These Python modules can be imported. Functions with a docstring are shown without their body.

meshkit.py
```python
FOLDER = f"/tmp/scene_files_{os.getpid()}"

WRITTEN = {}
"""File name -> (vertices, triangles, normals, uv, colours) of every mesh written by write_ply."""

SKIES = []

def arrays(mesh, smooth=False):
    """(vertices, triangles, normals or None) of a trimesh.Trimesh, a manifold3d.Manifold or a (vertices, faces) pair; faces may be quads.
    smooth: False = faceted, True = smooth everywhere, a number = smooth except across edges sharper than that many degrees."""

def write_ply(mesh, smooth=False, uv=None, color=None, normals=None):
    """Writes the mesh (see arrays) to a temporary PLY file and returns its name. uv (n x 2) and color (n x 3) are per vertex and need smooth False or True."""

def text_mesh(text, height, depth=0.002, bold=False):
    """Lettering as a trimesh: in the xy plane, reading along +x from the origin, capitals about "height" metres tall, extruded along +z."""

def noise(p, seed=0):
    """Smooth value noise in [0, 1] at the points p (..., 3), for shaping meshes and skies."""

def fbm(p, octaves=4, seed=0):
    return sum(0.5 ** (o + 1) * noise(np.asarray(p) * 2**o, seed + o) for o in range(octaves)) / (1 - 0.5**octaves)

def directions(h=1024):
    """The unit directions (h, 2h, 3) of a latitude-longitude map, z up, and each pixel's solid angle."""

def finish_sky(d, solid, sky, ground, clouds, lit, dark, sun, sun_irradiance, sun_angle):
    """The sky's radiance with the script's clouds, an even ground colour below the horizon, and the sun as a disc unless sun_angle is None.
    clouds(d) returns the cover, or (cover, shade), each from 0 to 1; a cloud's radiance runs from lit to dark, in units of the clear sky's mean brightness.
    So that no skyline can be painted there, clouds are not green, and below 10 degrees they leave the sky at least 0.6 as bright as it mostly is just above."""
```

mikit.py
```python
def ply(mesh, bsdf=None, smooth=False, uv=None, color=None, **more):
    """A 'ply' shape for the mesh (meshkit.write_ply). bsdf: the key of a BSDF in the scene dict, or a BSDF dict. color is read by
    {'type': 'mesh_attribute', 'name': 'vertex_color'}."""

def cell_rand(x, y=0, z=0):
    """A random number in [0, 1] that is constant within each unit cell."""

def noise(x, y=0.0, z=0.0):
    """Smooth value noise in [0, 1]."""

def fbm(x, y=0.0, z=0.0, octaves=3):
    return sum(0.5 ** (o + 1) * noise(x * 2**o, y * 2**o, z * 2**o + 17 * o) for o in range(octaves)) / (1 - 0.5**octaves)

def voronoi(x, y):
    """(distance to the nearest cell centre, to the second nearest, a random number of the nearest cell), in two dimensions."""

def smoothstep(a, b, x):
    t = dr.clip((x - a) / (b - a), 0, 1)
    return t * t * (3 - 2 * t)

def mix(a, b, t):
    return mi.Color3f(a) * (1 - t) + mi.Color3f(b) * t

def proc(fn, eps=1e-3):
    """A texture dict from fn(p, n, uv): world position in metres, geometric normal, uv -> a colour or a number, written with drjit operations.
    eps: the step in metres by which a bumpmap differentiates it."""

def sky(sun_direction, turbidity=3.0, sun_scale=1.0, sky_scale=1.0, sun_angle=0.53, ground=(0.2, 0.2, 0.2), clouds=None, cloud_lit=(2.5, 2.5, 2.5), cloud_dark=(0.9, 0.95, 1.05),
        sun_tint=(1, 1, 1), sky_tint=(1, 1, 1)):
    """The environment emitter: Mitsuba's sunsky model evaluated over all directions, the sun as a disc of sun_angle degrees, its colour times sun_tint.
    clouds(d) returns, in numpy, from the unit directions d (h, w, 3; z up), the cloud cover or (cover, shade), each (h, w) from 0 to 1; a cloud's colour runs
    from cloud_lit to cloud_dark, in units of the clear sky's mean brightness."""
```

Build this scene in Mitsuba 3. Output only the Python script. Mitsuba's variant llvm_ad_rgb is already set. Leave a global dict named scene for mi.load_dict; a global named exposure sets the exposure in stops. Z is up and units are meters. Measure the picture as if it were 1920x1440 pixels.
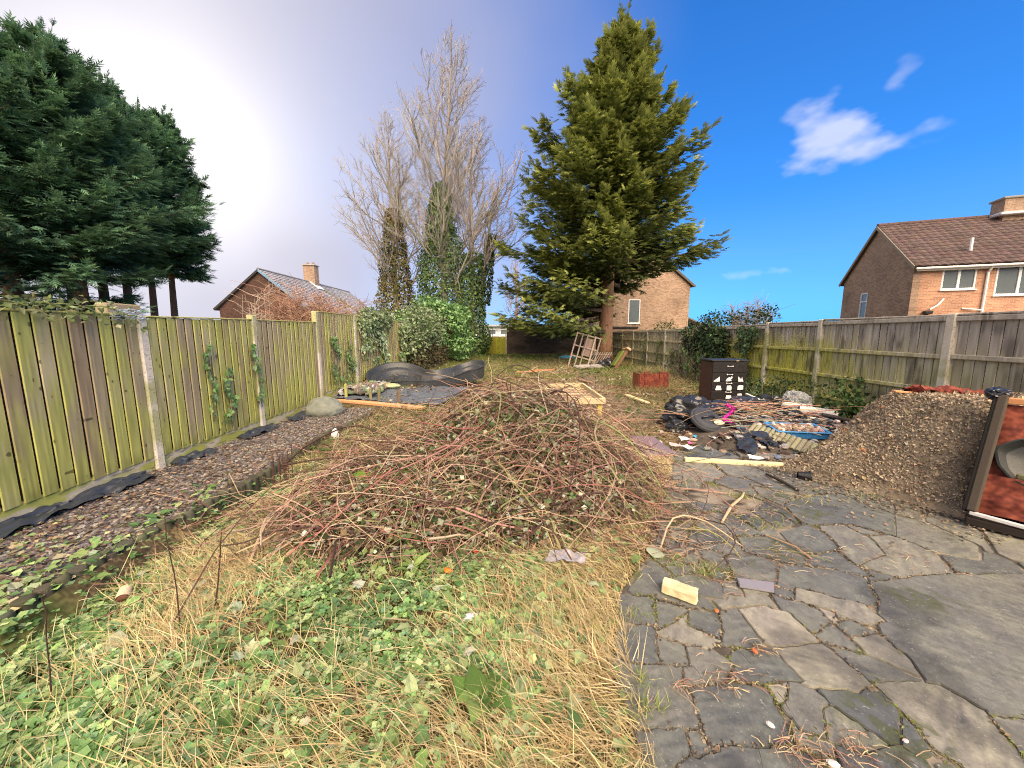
import math
import numpy as np
import trimesh
import mitsuba as mi
import drjit as dr
import mikit
import meshkit
from mikit import noise, fbm, smoothstep, mix, cell_rand, proc
from shapely.geometry import Polygon, Point
from scipy.spatial import cKDTree

T = mi.ScalarTransform4f
scene, labels = {}, {}

# ------------------------------------------------------------------ camera, sky, exposure
PITCH = math.atan(95 / 690)
scene['camera'] = {'type': 'perspective', 'fov': 2 * math.degrees(math.atan(960 / 690)), 'fov_axis': 'x', 'near_clip': 0.05, 'far_clip': 5000.0,
                   'to_world': T().look_at(origin=[0, 0, 1.55], target=[0.0043, math.cos(PITCH), 1.55 - math.sin(PITCH)], up=[0, 0, 1])}
exposure = 2.97
SUN = np.array([0.20, -0.70, 0.64])
GLOW = np.array([-0.62, 0.72, 0.34]) / np.linalg.norm([-0.62, 0.72, 0.34])
SUN = SUN / np.linalg.norm(SUN)


def clouds(d):
    """thin bright cloud over the left and behind, an open blue gap to the front right with a few small puffs"""
    az = np.degrees(np.arctan2(d[..., 0], d[..., 1]))          # 0 straight ahead, + to the right
    el = np.degrees(np.arcsin(np.clip(d[..., 2], -1, 1)))
    w1 = meshkit.fbm(d * 2.2 + 3.1, 4, 5)
    w2 = meshkit.fbm(d * np.array([6, 6, 11.0]) + 7.7, 5, 9)
    w3 = meshkit.fbm(d * np.array([15, 15, 24.0]) + 3.3, 5, 4)
    off = np.abs((az - 70 + 180) % 360 - 180)                  # distance in azimuth from the middle of the gap
    sheet = np.clip((off + (w1 - .5) * 34 - 47) / 60, 0, 1)
    sheet = sheet * sheet * (3 - 2 * sheet) * 0.97
    high = np.clip((el - 50) / 25, 0, 1)
    sheet = np.maximum(sheet, high * np.clip((w1 - .4) * 4, 0, .9))
    puff = np.zeros_like(az)
    for a, e, ra, re, s in ((40, 20.3, 7.0, 3.0, 1.0), (37.5, 22.8, 3.2, 2.6, .9), (44, 24.3, 1.6, 1.5, .6), (42, 17.5, 1.8, 1.8, .7), (32.5, 7.6, 4.5, .7, .75), (3, 46, 5, 1.5, .8), (-25, 46, 4, 2, .7), (-24.5, 26.5, 4, 1.5, .8), (55, 29, 6, 2, .35), (75, 18, 8, 3, .8), (95, 30, 12, 5, .9), (110, 14, 9, 3, .8)):
        q = ((az - a) / ra) ** 2 + ((el - e) / re) ** 2
        puff = np.maximum(puff, s * np.clip(.95 - q * .8 - (w3 - .40) * 4.0, 0, 1) * np.clip(1.7 - q, 0, 1) * .62)
    glow = np.exp(-(np.arccos(np.clip(d @ GLOW, -1, 1)) / .18) ** 2)
    shade = np.clip(.86 + (w1 - .5) * .7 + .15 * np.clip((el - 22) / 20, 0, 1) - .85 * glow, 0, 1)
    shade = np.where(puff > sheet, .35 + .5 * (w2 - .4), shade)
    haze = .07 * np.clip((17 - el) / 7, 0, 1) * np.clip(el / 4, .3, 1)
    cover = 1 - (1 - sheet) * (1 - puff * .85) * (1 - haze)
    return cover, shade


scene['sky'] = mikit.sky(SUN.tolist(), turbidity=3.0, sun_scale=0.76, sky_scale=0.72, sun_angle=58, ground=(0.16, 0.15, 0.12), clouds=clouds,
                         cloud_lit=(3.2, 3.08, 3.12), cloud_dark=(1.48, 1.42, 1.68), sky_tint=(0.22, 0.72, 1.30), sun_tint=(1.0, 0.95, 0.88))

# ------------------------------------------------------------------ materials


def rgbtex(c):
    return {'type': 'rgb', 'value': list(c)}


VC = {'type': 'mesh_attribute', 'name': 'vertex_color'}


def two(b):
    return {'type': 'twosided', 'bsdf': b}


scene['matte'] = two({'type': 'principled', 'base_color': VC, 'roughness': 0.85, 'specular': 0.25})
scene['satin'] = two({'type': 'principled', 'base_color': VC, 'roughness': 0.42, 'specular': 0.5})
scene['shiny'] = two({'type': 'principled', 'base_color': VC, 'roughness': 0.22, 'specular': 0.6})
scene['leaf'] = {'type': 'principledthin', 'base_color': VC, 'roughness': 0.5, 'diff_trans': 0.5, 'eta': 1.4}
scene['glass'] = {'type': 'thindielectric', 'int_ior': 1.5}
scene['film'] = {'type': 'principledthin', 'base_color': rgbtex((.75, .78, .8)), 'roughness': 0.25, 'spec_trans': 0.55, 'diff_trans': 0.8, 'eta': 1.45}


def C3(*v):
    return mi.Color3f(*v)


def wood_green(p, n, uv):
    grain = noise(p.x * 55, p.y * 55, p.z * 3.2)
    blot = fbm(p.x * 2.3 + uv.x * 9, p.y * 2.3, p.z * 1.6)
    fine = fbm(p.x * 14 + uv.x * 40, p.y * 14 + uv.x * 31, p.z * 2.2)
    base = mix((.36, .295, .18), (.46, .40, .245), uv.x)
    base = mix(base, C3(.24, .16, .10), smoothstep(.6, .98, uv.y) * .45)
    green = smoothstep(.30, .60, blot * .55 + fine * .3 + smoothstep(.9, .1, p.z) * .16 + (uv.x - .5) * .22)
    c = mix(base, C3(.43, .44, .105), green * .85)
    knot = smoothstep(.87, .92, noise(p.x * 25 + uv.x * 17, p.y * 25 + uv.y * 11, p.z * 13.0 + uv.x * 50))
    c = c * (1 - .65 * knot)
    low_dark = smoothstep(.34, .16, p.z) * smoothstep(.35, .6, fine)  # boards darken in patches towards the bottom
    return c * (.72 + .5 * grain) * (1 - .35 * low_dark)


def wood_grey(p, n, uv):
    grain = noise(p.x * 40, p.y * 40, p.z * 2.6)
    fine = fbm(p.x * 12 + uv.x * 40, p.y * 12 + uv.x * 31, p.z * 2.0)
    far = smoothstep(4.6, 8.5, p.y + (uv.x - .5) * 1.5)
    low = smoothstep(1.5, .85, p.z + (fine - .5) * .9 - far * .25)
    base = mix((.33, .295, .25), (.58, .525, .44), uv.x * .6 + fine * .4)
    base = mix(base, C3(.56, .50, .34), smoothstep(10, 16, p.y) * .75)  # far boards are tan, lightened further to offset the shade under the conifer
    green = low * (.25 + .75 * far) * smoothstep(.2, .55, fine + uv.y * .25) * (1 - .75 * smoothstep(10, 14, p.y))
    c = mix(base, C3(.50, .485, .095), green)
    c = mix(c, C3(.075, .062, .055), smoothstep(.52, .74, fbm(p.x * 6, p.y * 8, p.z * 2.2 + 5)) * .62)
    stripe = smoothstep(.66, .8, noise(p.x * 30 + uv.x * 13, p.y * 30 + uv.x * 17, p.z * 1.1))
    c = mix(c, C3(.58, .54, .48), stripe * .65 * (1 - green))
    return c * (.7 + .5 * grain)


def concrete(p, n, uv):
    a = fbm(p.x * 30, p.y * 30, p.z * 30)
    b = fbm(p.x * 3, p.y * 3, p.z * 2.5 + uv.x * 30)
    c = mix((.56, .51, .42), (.70, .65, .54), a)
    g = smoothstep(.42, .62, b + uv.y * .25 - .1)
    c = mix(c, C3(.33, .34, .12), g * .75)
    spot = smoothstep(.72, .8, noise(p.x * 60, p.y * 60, p.z * 60))
    return c * (1 - .3 * spot)


def gravel_board(p, n, uv):
    b = fbm(p.x * 4, p.y * 4, p.z * 12 + 3)
    a = fbm(p.x * 22, p.y * 22, p.z * 22)
    c = mix((.42, .38, .26), (.55, .50, .38), a)
    c = mix(c, C3(.34, .36, .07), smoothstep(.38, .56, b) * .9)
    return mix(c, C3(.09, .09, .05), smoothstep(.62, .8, fbm(p.x * 9, p.y * 9, p.z * 30)) * .7)


def slab(p, n, uv):
    a = fbm(p.x * 7 + uv.x * 20, p.y * 7, p.z * 7)
    f = noise(p.x * 140, p.y * 140, p.z * 140)
    ang = uv.y * 2.2 + .5
    s = noise((p.x * dr.cos(ang) - p.y * dr.sin(ang)) * 70, (p.x * dr.sin(ang) + p.y * dr.cos(ang)) * 9, 3)
    c = mix((.108, .112, .115), (.222, .206, .184), smoothstep(.35, .95, uv.x))
    c = mix(c, C3(.37, .325, .305), smoothstep(.94, .99, uv.x) * .8)
    c = mix(c, c * C3(1.02, 1.06, .85) * 1.15, a)
    c = c * (.94 + .12 * s) * (.8 + .4 * a) * (.86 + .28 * noise(p.x * 42, p.y * 42, 9))
    stain = smoothstep(.56, .72, fbm(p.x * 3.1 + 8, p.y * 3.1, 2))
    c = mix(c, c * .62, stain)
    moss = smoothstep(.60, .74, fbm(p.x * 2.3 + 1.5, p.y * 2.3 + 9.2, 5)) * smoothstep(.4, .6, noise(p.x * 26, p.y * 26))
    c = mix(c, C3(.075, .085, .03), moss * .7)
    speck = smoothstep(.90, .96, noise(p.x * 110, p.y * 110, 7))
    return mix(c, C3(.42, .41, .38), speck * .4) * (.85 + .3 * f)


def slab_bump(p, n, uv):
    ang = uv.y * 2.2 + .5
    s = noise((p.x * dr.cos(ang) - p.y * dr.sin(ang)) * 55, (p.x * dr.sin(ang) + p.y * dr.cos(ang)) * 10, 3)
    return s * .3 + fbm(p.x * 38, p.y * 38, p.z * 38) * .7


def mortar(p, n, uv):
    a = fbm(p.x * 11, p.y * 11, 1)
    c = mix((.17, .145, .115), (.31, .27, .215), a)
    c = mix(c, C3(.035, .03, .025), smoothstep(.52, .72, fbm(p.x * 5 + 3, p.y * 5, 4)) * .8)
    c = mix(c, C3(.10, .11, .03), smoothstep(.6, .75, fbm(p.x * 6 + 13, p.y * 6, 8)) * .8)
    return c * (.75 + .5 * noise(p.x * 120, p.y * 120))


def soil(p, n, uv):
    a = fbm(p.x * 3, p.y * 3, 1)
    b = fbm(p.x * 16, p.y * 16, 2)
    f = noise(p.x * 75, p.y * 75)
    c = mix((.055, .042, .028), (.15, .115, .07), b)
    c = mix(c, C3(.27, .21, .10), smoothstep(.45, .7, a * .6 + f * .4) * .6)
    c = mix(c, C3(.085, .105, .03), smoothstep(.5, .7, fbm(p.x * 1.1 + 5, p.y * 1.1, 6) + smoothstep(12, 24, p.y) * .18) * .8)
    path = smoothstep(1.0, .3, dr.abs(p.x - 2.6 - .45 * dr.sin(p.y * .5))) * smoothstep(5, 6.5, p.y) * smoothstep(17, 14, p.y)
    c = mix(c, mix((.12, .085, .065), (.20, .15, .12), b), path * .75)
    far = smoothstep(30, 60, p.y)
    c = mix(c, C3(.09, .12, .04), far)
    return c * (.6 + .7 * f)


def brick(dark, light, joint):
    def fn(p, n, uv):
        row = dr.floor(uv.y / .075)
        u = uv.x / .225 + .5 * (row - 2 * dr.floor(row / 2))
        fu, fv = u - dr.floor(u), uv.y / .075 - row
        m = smoothstep(0, .05, fu) * smoothstep(1, .95, fu) * smoothstep(0, .13, fv) * smoothstep(1, .87, fv)
        r = cell_rand(dr.floor(u), row, 3)
        c = mix(dark, light, r * .75 + .25 * noise(uv.x * 30, uv.y * 30))
        c = mix(joint, c, m)
        w = fbm(uv.x * .8, uv.y * .8, 4)
        return c * (.72 + .55 * w)
    return fn


def bark(p, n, uv):
    a = noise(p.x * 30, p.y * 30, p.z * 3.0)
    b = fbm(p.x * 4, p.y * 4, p.z * .8)
    c = mix((.10, .055, .035), (.27, .155, .10), a * .6 + b * .5)
    return mix(c, C3(.13, .14, .05), smoothstep(.58, .72, fbm(p.x * 3, p.y * 3, p.z * 2 + 4)) * .5)


def oldwall(p, n, uv):
    c = brick((.055, .042, .035), (.12, .085, .065), (.07, .065, .055))(p, n, uv)
    a = fbm(p.x * 1.3, p.y, p.z * 2.0)
    c = mix(c, C3(.028, .026, .022), smoothstep(.42, .62, a) * .75)
    return mix(c, C3(.06, .07, .02), smoothstep(.62, .75, fbm(p.x * 2 + 5, p.y, p.z * 2 + 3)) * .6)


def foam(p, n, uv):
    a = fbm(p.x * 9, p.y * 9, p.z * 9)
    b = noise(p.x * 40, p.y * 40, p.z * 40)
    a2 = fbm(p.x * 26, p.y * 26, p.z * 13)
    c = mix((.085, .018, .014), (.25, .068, .042), smoothstep(.25, .8, a * .4 + a2 * .4 + b * .25))
    return c * (.75 + .5 * b)


def rough(fn, r=.85, s=.25, bump=None, scale=.004, rfn=None):
    b = {'type': 'principled', 'base_color': proc(fn), 'roughness': proc(rfn) if rfn else r, 'specular': s}
    if bump:
        b = {'type': 'bumpmap', 'scale': scale, 'relief': proc(bump, .003), 'bsdf': b}
    return two(b)


scene['wood_green'] = rough(wood_green)
scene['wood_grey'] = rough(wood_grey)
scene['concrete'] = rough(concrete)
scene['gravel_board_stone'] = rough(gravel_board)
scene['slab_stone'] = rough(slab, s=.45, r=.5, bump=slab_bump, scale=.006)
scene['mortar'] = rough(mortar)
scene['soil'] = rough(soil, .95, .1)
scene['brick_orange'] = rough(brick((.36, .165, .10), (.56, .31, .19), (.52, .46, .38)))
scene['brick_brown'] = rough(brick((.22, .135, .095), (.41, .285, .20), (.40, .34, .27)))
scene['brick_red'] = rough(brick((.058, .031, .027), (.115, .060, .048), (.11, .085, .07)))
scene['bark'] = rough(bark)
scene['old_wall'] = rough(oldwall)
scene['foam'] = rough(foam)

# ------------------------------------------------------------------ mesh helpers


class MB:
    """collects pieces of one mesh; every vertex carries a colour (colour materials) or tone numbers (procedural materials)"""

    def __init__(self):
        self.v, self.f, self.c, self.n = [], [], [], 0

    def add(self, v, f, c=(.5, .5, .5)):
        v = np.asarray(v, float)
        c = np.asarray(c, float)
        if c.ndim == 1:
            c = np.broadcast_to(c, (len(v), len(c)))
        self.v.append(v)
        self.f.append(np.asarray(f, int) + self.n)
        self.c.append(c)
        self.n += len(v)
        return self

    def arrays(self):
        return np.vstack(self.v), np.vstack(self.f), np.vstack(self.c)

    def box(self, c, size, R=None, bevel=.0, col=(.5, .5, .5), taper=None):
        v, f = boxmesh(size, bevel)
        if taper is not None:
            v = v.copy()
            k = v[:, 2] / size[2] + .5
            v[:, :2] *= (1 + (taper - 1) * k)[:, None]
        if R is not None:
            v = v @ np.asarray(R).T
        return self.add(v + np.asarray(c, float), f, col)

    def bar(self, a, b, w, h, bevel=.0, col=(.5, .5, .5), roll=0.0):
        """a beam from a to b, w wide and h high"""
        a, b = np.asarray(a, float), np.asarray(b, float)
        x = b - a
        L = np.linalg.norm(x)
        x = x / L
        up = np.array([0, 0, 1.0]) if abs(x[2]) < .95 else np.array([0, 1.0, 0])
        y = np.cross(up, x)
        y /= np.linalg.norm(y)
        z = np.cross(x, y)
        cy, sy = math.cos(roll), math.sin(roll)
        R = np.stack([x, y * cy + z * sy, z * cy - y * sy], 1)
        return self.box((a + b) / 2, (L, w, h), R, bevel, col)

    def tube(self, pts, rad, sides=6, col=(.5, .5, .5), caps=True):
        v, f = tubemesh(np.asarray(pts, float), rad, sides, caps)
        return self.add(v, f, col)


_SG = np.array([[x, y, z] for x in (-1, 1) for y in (-1, 1) for z in (-1, 1)], float)


def _bevel_template():
    pts = []
    for s in _SG:
        for k in range(3):
            q = s * .7
            q[k] = s[k]
            pts.append(q)
    pts = np.array(pts)
    h = trimesh.convex.convex_hull(pts)
    order = [int(np.argmin(np.linalg.norm(pts - v, axis=1))) for v in h.vertices]
    return np.array(order)[h.faces]


_BF = _bevel_template()
_CF = np.array([[0, 1, 3], [0, 3, 2], [4, 6, 7], [4, 7, 5], [0, 4, 5], [0, 5, 1], [2, 3, 7], [2, 7, 6], [0, 2, 6], [0, 6, 4], [1, 5, 7], [1, 7, 3]])


def boxmesh(size, bevel=0.0):
    h = np.asarray(size, float) / 2
    if bevel <= 0:
        return _SG * h, _CF
    b = min(bevel, h.min() * .9)
    out = []
    for s in _SG:
        for k in range(3):
            q = s * (h - b)
            q[k] = s[k] * h[k]
            out.append(q)
    return np.array(out), _BF


def tubemesh(p, rad, sides=6, caps=True):
    n = len(p)
    rad = np.broadcast_to(np.asarray(rad, float), (n,))
    t = np.gradient(p, axis=0)
    t /= np.linalg.norm(t, axis=1, keepdims=True) + 1e-12
    ref = np.array([0, 0, 1.0]) if abs(t.mean(0)[2]) < .8 else np.array([1.0, 0, 0])
    x = np.cross(t, ref)
    x /= np.linalg.norm(x, axis=1, keepdims=True) + 1e-12
    y = np.cross(t, x)
    a = np.arange(sides) * 2 * np.pi / sides
    v = (p[:, None] + rad[:, None, None] * (np.cos(a)[None, :, None] * x[:, None] + np.sin(a)[None, :, None] * y[:, None])).reshape(-1, 3)
    i = np.arange(sides)
    j = (i + 1) % sides
    f = []
    for k in range(n - 1):
        o, q = k * sides, (k + 1) * sides
        f.append(np.stack([o + i, q + j, o + j], 1))
        f.append(np.stack([o + i, q + i, q + j], 1))
    if caps and sides > 2:
        k = np.arange(1, sides - 1)
        f.append(np.stack([0 * k, k, k + 1], 1))
        o = (n - 1) * sides
        f.append(np.stack([o + 0 * k, o + k + 1, o + k], 1))
    return v, np.vstack(f)


def tubes(mb, P, R, sides, C):
    """many open tubes at once: P (N,k,3) points, R (N,k) radii, C (N,3) colours"""
    P, R, C = np.asarray(P, float), np.asarray(R, float), np.asarray(C, float)
    N, k, _ = P.shape
    t = np.gradient(P, axis=1)
    t /= np.linalg.norm(t, axis=2, keepdims=True) + 1e-12
    ref = np.where(np.abs(t.mean(1)[:, 2:3]) < .8, np.array([[0, 0, 1.0]]), np.array([[1.0, 0, 0]]))[:, None]
    x = np.cross(t, ref)
    x /= np.linalg.norm(x, axis=2, keepdims=True) + 1e-12
    y = np.cross(t, x)
    a = np.arange(sides) * 2 * np.pi / sides
    v = P[:, :, None] + R[:, :, None, None] * (np.cos(a)[None, None, :, None] * x[:, :, None] + np.sin(a)[None, None, :, None] * y[:, :, None])
    i = np.arange(sides)
    j = (i + 1) % sides
    f = np.vstack([np.vstack([np.stack([q * sides + i, (q + 1) * sides + j, q * sides + j], 1), np.stack([q * sides + i, (q + 1) * sides + i, (q + 1) * sides + j], 1)]) for q in range(k - 1)])
    f = (f[None] + (np.arange(N) * k * sides)[:, None, None]).reshape(-1, 3)
    mb.add(v.reshape(-1, 3), f, np.repeat(C, k * sides, 0))


def rotz(a):
    c, s = math.cos(a), math.sin(a)
    return np.array([[c, -s, 0], [s, c, 0], [0, 0, 1.0]])


def rotx(a):
    c, s = math.cos(a), math.sin(a)
    return np.array([[1, 0, 0], [0, c, -s], [0, s, c]])


def roty(a):
    c, s = math.cos(a), math.sin(a)
    return np.array([[c, 0, s], [0, 1, 0], [-s, 0, c]])


def frames(x, up):
    """(N,3,3) rotation matrices whose first axis is x and third axis leans to up"""
    x = x / (np.linalg.norm(x, axis=1, keepdims=True) + 1e-9)
    y = np.cross(up, x)
    y /= np.linalg.norm(y, axis=1, keepdims=True) + 1e-9
    z = np.cross(x, y)
    return np.stack([x, y, z], 2)


def scatter(mb, tv, tf, R, pos, scale, col, tipcol=None):
    """copies of one small piece: R (N,3,3), pos (N,3), scale (N,) or (N,3), col (N,3); tipcol goes to vertices far along x"""
    N = len(pos)
    scale = np.asarray(scale, float)
    if scale.ndim == 1:
        scale = np.repeat(scale[:, None], 3, 1)
    v = tv[None] * scale[:, None, :]
    v = np.einsum('nij,nkj->nki', R, v) + pos[:, None]
    k = len(tv)
    f = (tf[None] + (np.arange(N) * k)[:, None, None]).reshape(-1, 3)
    c = np.repeat(col[:, None], k, 1)
    if tipcol is not None:
        w = np.clip(tv[:, 0] / max(tv[:, 0].max(), 1e-6), 0, 1)[None, :, None]
        c = c * (1 - w) + tipcol[:, None] * w
    mb.add(v.reshape(-1, 3), f, c.reshape(-1, 3))


COLOURED = {'matte', 'satin', 'shiny', 'leaf'}


def number(name):
    if name not in USED:
        USED[name] = 0
        return name
    USED[name] += 1
    return f'{name}_{USED[name]:03d}'


USED = {}


def thing(name, label=None, category=None, group=None, kind=None):
    key = number(name)
    tag(key, label, category, group, kind)
    return key


def tag(key, label=None, category=None, group=None, kind=None):
    d = {k: v for k, v in (('label', label), ('category', category), ('group', group), ('kind', kind)) if v}
    if d:
        labels[key] = d
    return key


def emit(key, mb, bsdf, smooth=False):
    """one entry of the scene under exactly this key"""
    if isinstance(mb, MB):
        v, f, c = mb.arrays()
        if smooth is not False and smooth is not True:
            m = trimesh.graph.smooth_shade(trimesh.Trimesh(v, f, process=False), angle=math.radians(smooth), facet_minarea=None)
            c = c[cKDTree(v).query(m.vertices)[1]]
            v, f, smooth = np.array(m.vertices), np.array(m.faces), True
        if bsdf in COLOURED:
            scene[key] = mikit.ply((v, f), bsdf, smooth, color=c[:, :3])
        elif bsdf in ('glass', 'film'):
            scene[key] = mikit.ply((v, f), bsdf, smooth)
        else:
            scene[key] = mikit.ply((v, f), bsdf, smooth, uv=c[:, :2])
    else:
        scene[key] = mikit.ply(mb, bsdf, smooth)
    return key


def part(parent, name, mb, bsdf, smooth=False, label=None, kind=None):
    key = number(parent + '__' + name)
    emit(key, mb, bsdf, smooth)
    return tag(key, label, kind=kind)


def one(name, mb, bsdf, label, category, group=None, smooth=False, kind=None):
    key = thing(name, label, category, group, kind)
    return emit(key, mb, bsdf, smooth)


def jig(rng, c, s=.15):
    """a colour varied a little"""
    c = np.asarray(c, float)
    return np.clip(c * (1 + rng.uniform(-s, s)) * (1 + rng.uniform(-s, s, 3) * .35), .004, .95)


def jigs(rng, cols, N, s=.2):
    cols = np.asarray(cols, float)
    c = cols[rng.integers(0, len(cols), N)]
    return np.clip(c * (1 + rng.uniform(-s, s, (N, 1))) * (1 + rng.uniform(-s, s, (N, 3)) * .3), .004, .95)


# small leaf and blade shapes
LEAF_V = np.array([[0, 0, 0], [.45, .42, .10], [1, 0, -.05], [.45, -.42, .10]])
LEAF_F = np.array([[0, 2, 1], [0, 3, 2]])
IVY_V = np.array([[0, 0, 0], [.12, .38, .05], [.42, .30, .09], [.55, .52, .03], [.68, .22, .05], [1.05, 0, -.08], [.68, -.22, .05], [.55, -.52, .03], [.42, -.30, .09], [.12, -.38, .05]])
IVY_F = np.array([[0, 2, 1], [0, 4, 2], [2, 4, 3], [0, 5, 4], [0, 6, 5], [0, 8, 6], [8, 7, 6], [0, 9, 8]])
BLADE_V = np.array([[0, -.5, 0], [0, .5, 0], [.5, -.4, .16], [.5, .4, .16], [1.0, 0, .06]])
BLADE_F = np.array([[0, 2, 1], [1, 2, 3], [2, 4, 3]])

# ------------------------------------------------------------------ ground heights


def edge_x(y):
    """left edge of the paving at depth y"""
    return np.interp(y, [0, 1.12, 1.68, 2.0, 2.4, 3.1, 3.9, 4.6, 5.2], [.44, .48, .54, .62, .95, 1.3, 1.75, 2.05, 3.0])


def gz(x, y):
    x, y = np.asarray(x, float), np.asarray(y, float)
    p = np.stack([x * .9, y * .9, 0 * x], -1)
    h = (meshkit.fbm(p, 3, 3) - .5) * .09
    nearpat = np.clip((x - edge_x(y) + .35) / .35, 0, 1) * (y < 5.6)
    h = h * (1 - nearpat)
    dip = np.clip((x + 2.66) / .04, 0, 1) * np.clip((-1.6 - x) / .9, 0, 1) * np.clip((5.2 - y) / 2.2, 0, 1)
    h = h - .17 * dip
    bed = np.clip((-2.70 - x) / .05, 0, 1) * (y < 7.6)
    h = h * (1 - bed) + bed * (.0 + .03 * (meshkit.fbm(p * 2.5, 2, 7) - .5))
    h = h + .13 * np.exp(-((x + 2.7) / 1.5) ** 2 - ((y - 9.6) / 1.6) ** 2)
    h = h + .11 * np.clip((y - 7.6) / 1.2, 0, 1) * np.clip((-1.0 - x) / 2.5, 0, 1) * np.clip((17 - y) / 5, 0, 1)
    return h - .03 * nearpat


def on(x, y, dz=0.0):
    return np.array([x, y, float(gz(x, y)) + dz])

# ------------------------------------------------------------------ setting: ground, paving, gravel bed


def grid(xs, ys, hf):
    X, Y = np.meshgrid(xs, ys)
    v = np.stack([X, Y, hf(X, Y)], -1).reshape(-1, 3)
    nx, ny = len(xs), len(ys)
    i, j = np.meshgrid(np.arange(nx - 1), np.arange(ny - 1))
    a = (j * nx + i).ravel()
    return v, np.vstack([np.stack([a, a + 1, a + nx + 1], 1), np.stack([a, a + nx + 1, a + nx], 1)])


def build_ground():
    xs = np.concatenate([[-3000, -800, -200, -80, -40, -20, -10, -6], np.arange(-4.6, 6.9, .07), [8, 12, 20, 40, 80, 200, 800, 3000]])
    ys = np.concatenate([[-60, -20, -8, -3], np.arange(-1, 12, .07), np.arange(12, 28, .25), [30, 35, 45, 60, 100, 200, 600, 1500, 4000]])

    def hf(X, Y):
        h = gz(X, Y)
        out = np.clip(np.maximum(np.maximum(-4.3 - X, X - 6.6) / 2, (Y - 28) / 4), 0, 1)
        return h * (1 - out) - .12 * out
    mb = MB()
    v, f = grid(xs, ys, hf)
    mb.add(v, f, (.5, .5))
    emit('ground', mb, 'soil', True)
    tag('ground', kind='structure')


def prism(poly, z0, z1, bevel=.004):
    """top face with a worn edge and side walls of a polygon"""
    p = Polygon(poly).buffer(0)
    inner = p.buffer(-bevel, join_style=1)
    if inner.is_empty or inner.geom_type != 'Polygon':
        inner = p
    mesh = trimesh.creation.extrude_polygon(Polygon(p.exterior), z1 - bevel - z0, engine='earcut')
    mesh.apply_translation([0, 0, z0])
    top = trimesh.creation.extrude_polygon(Polygon(inner.exterior), bevel, engine='earcut')
    top.apply_translation([0, 0, z1 - bevel - .0004])
    return trimesh.util.concatenate([mesh, top])


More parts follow.
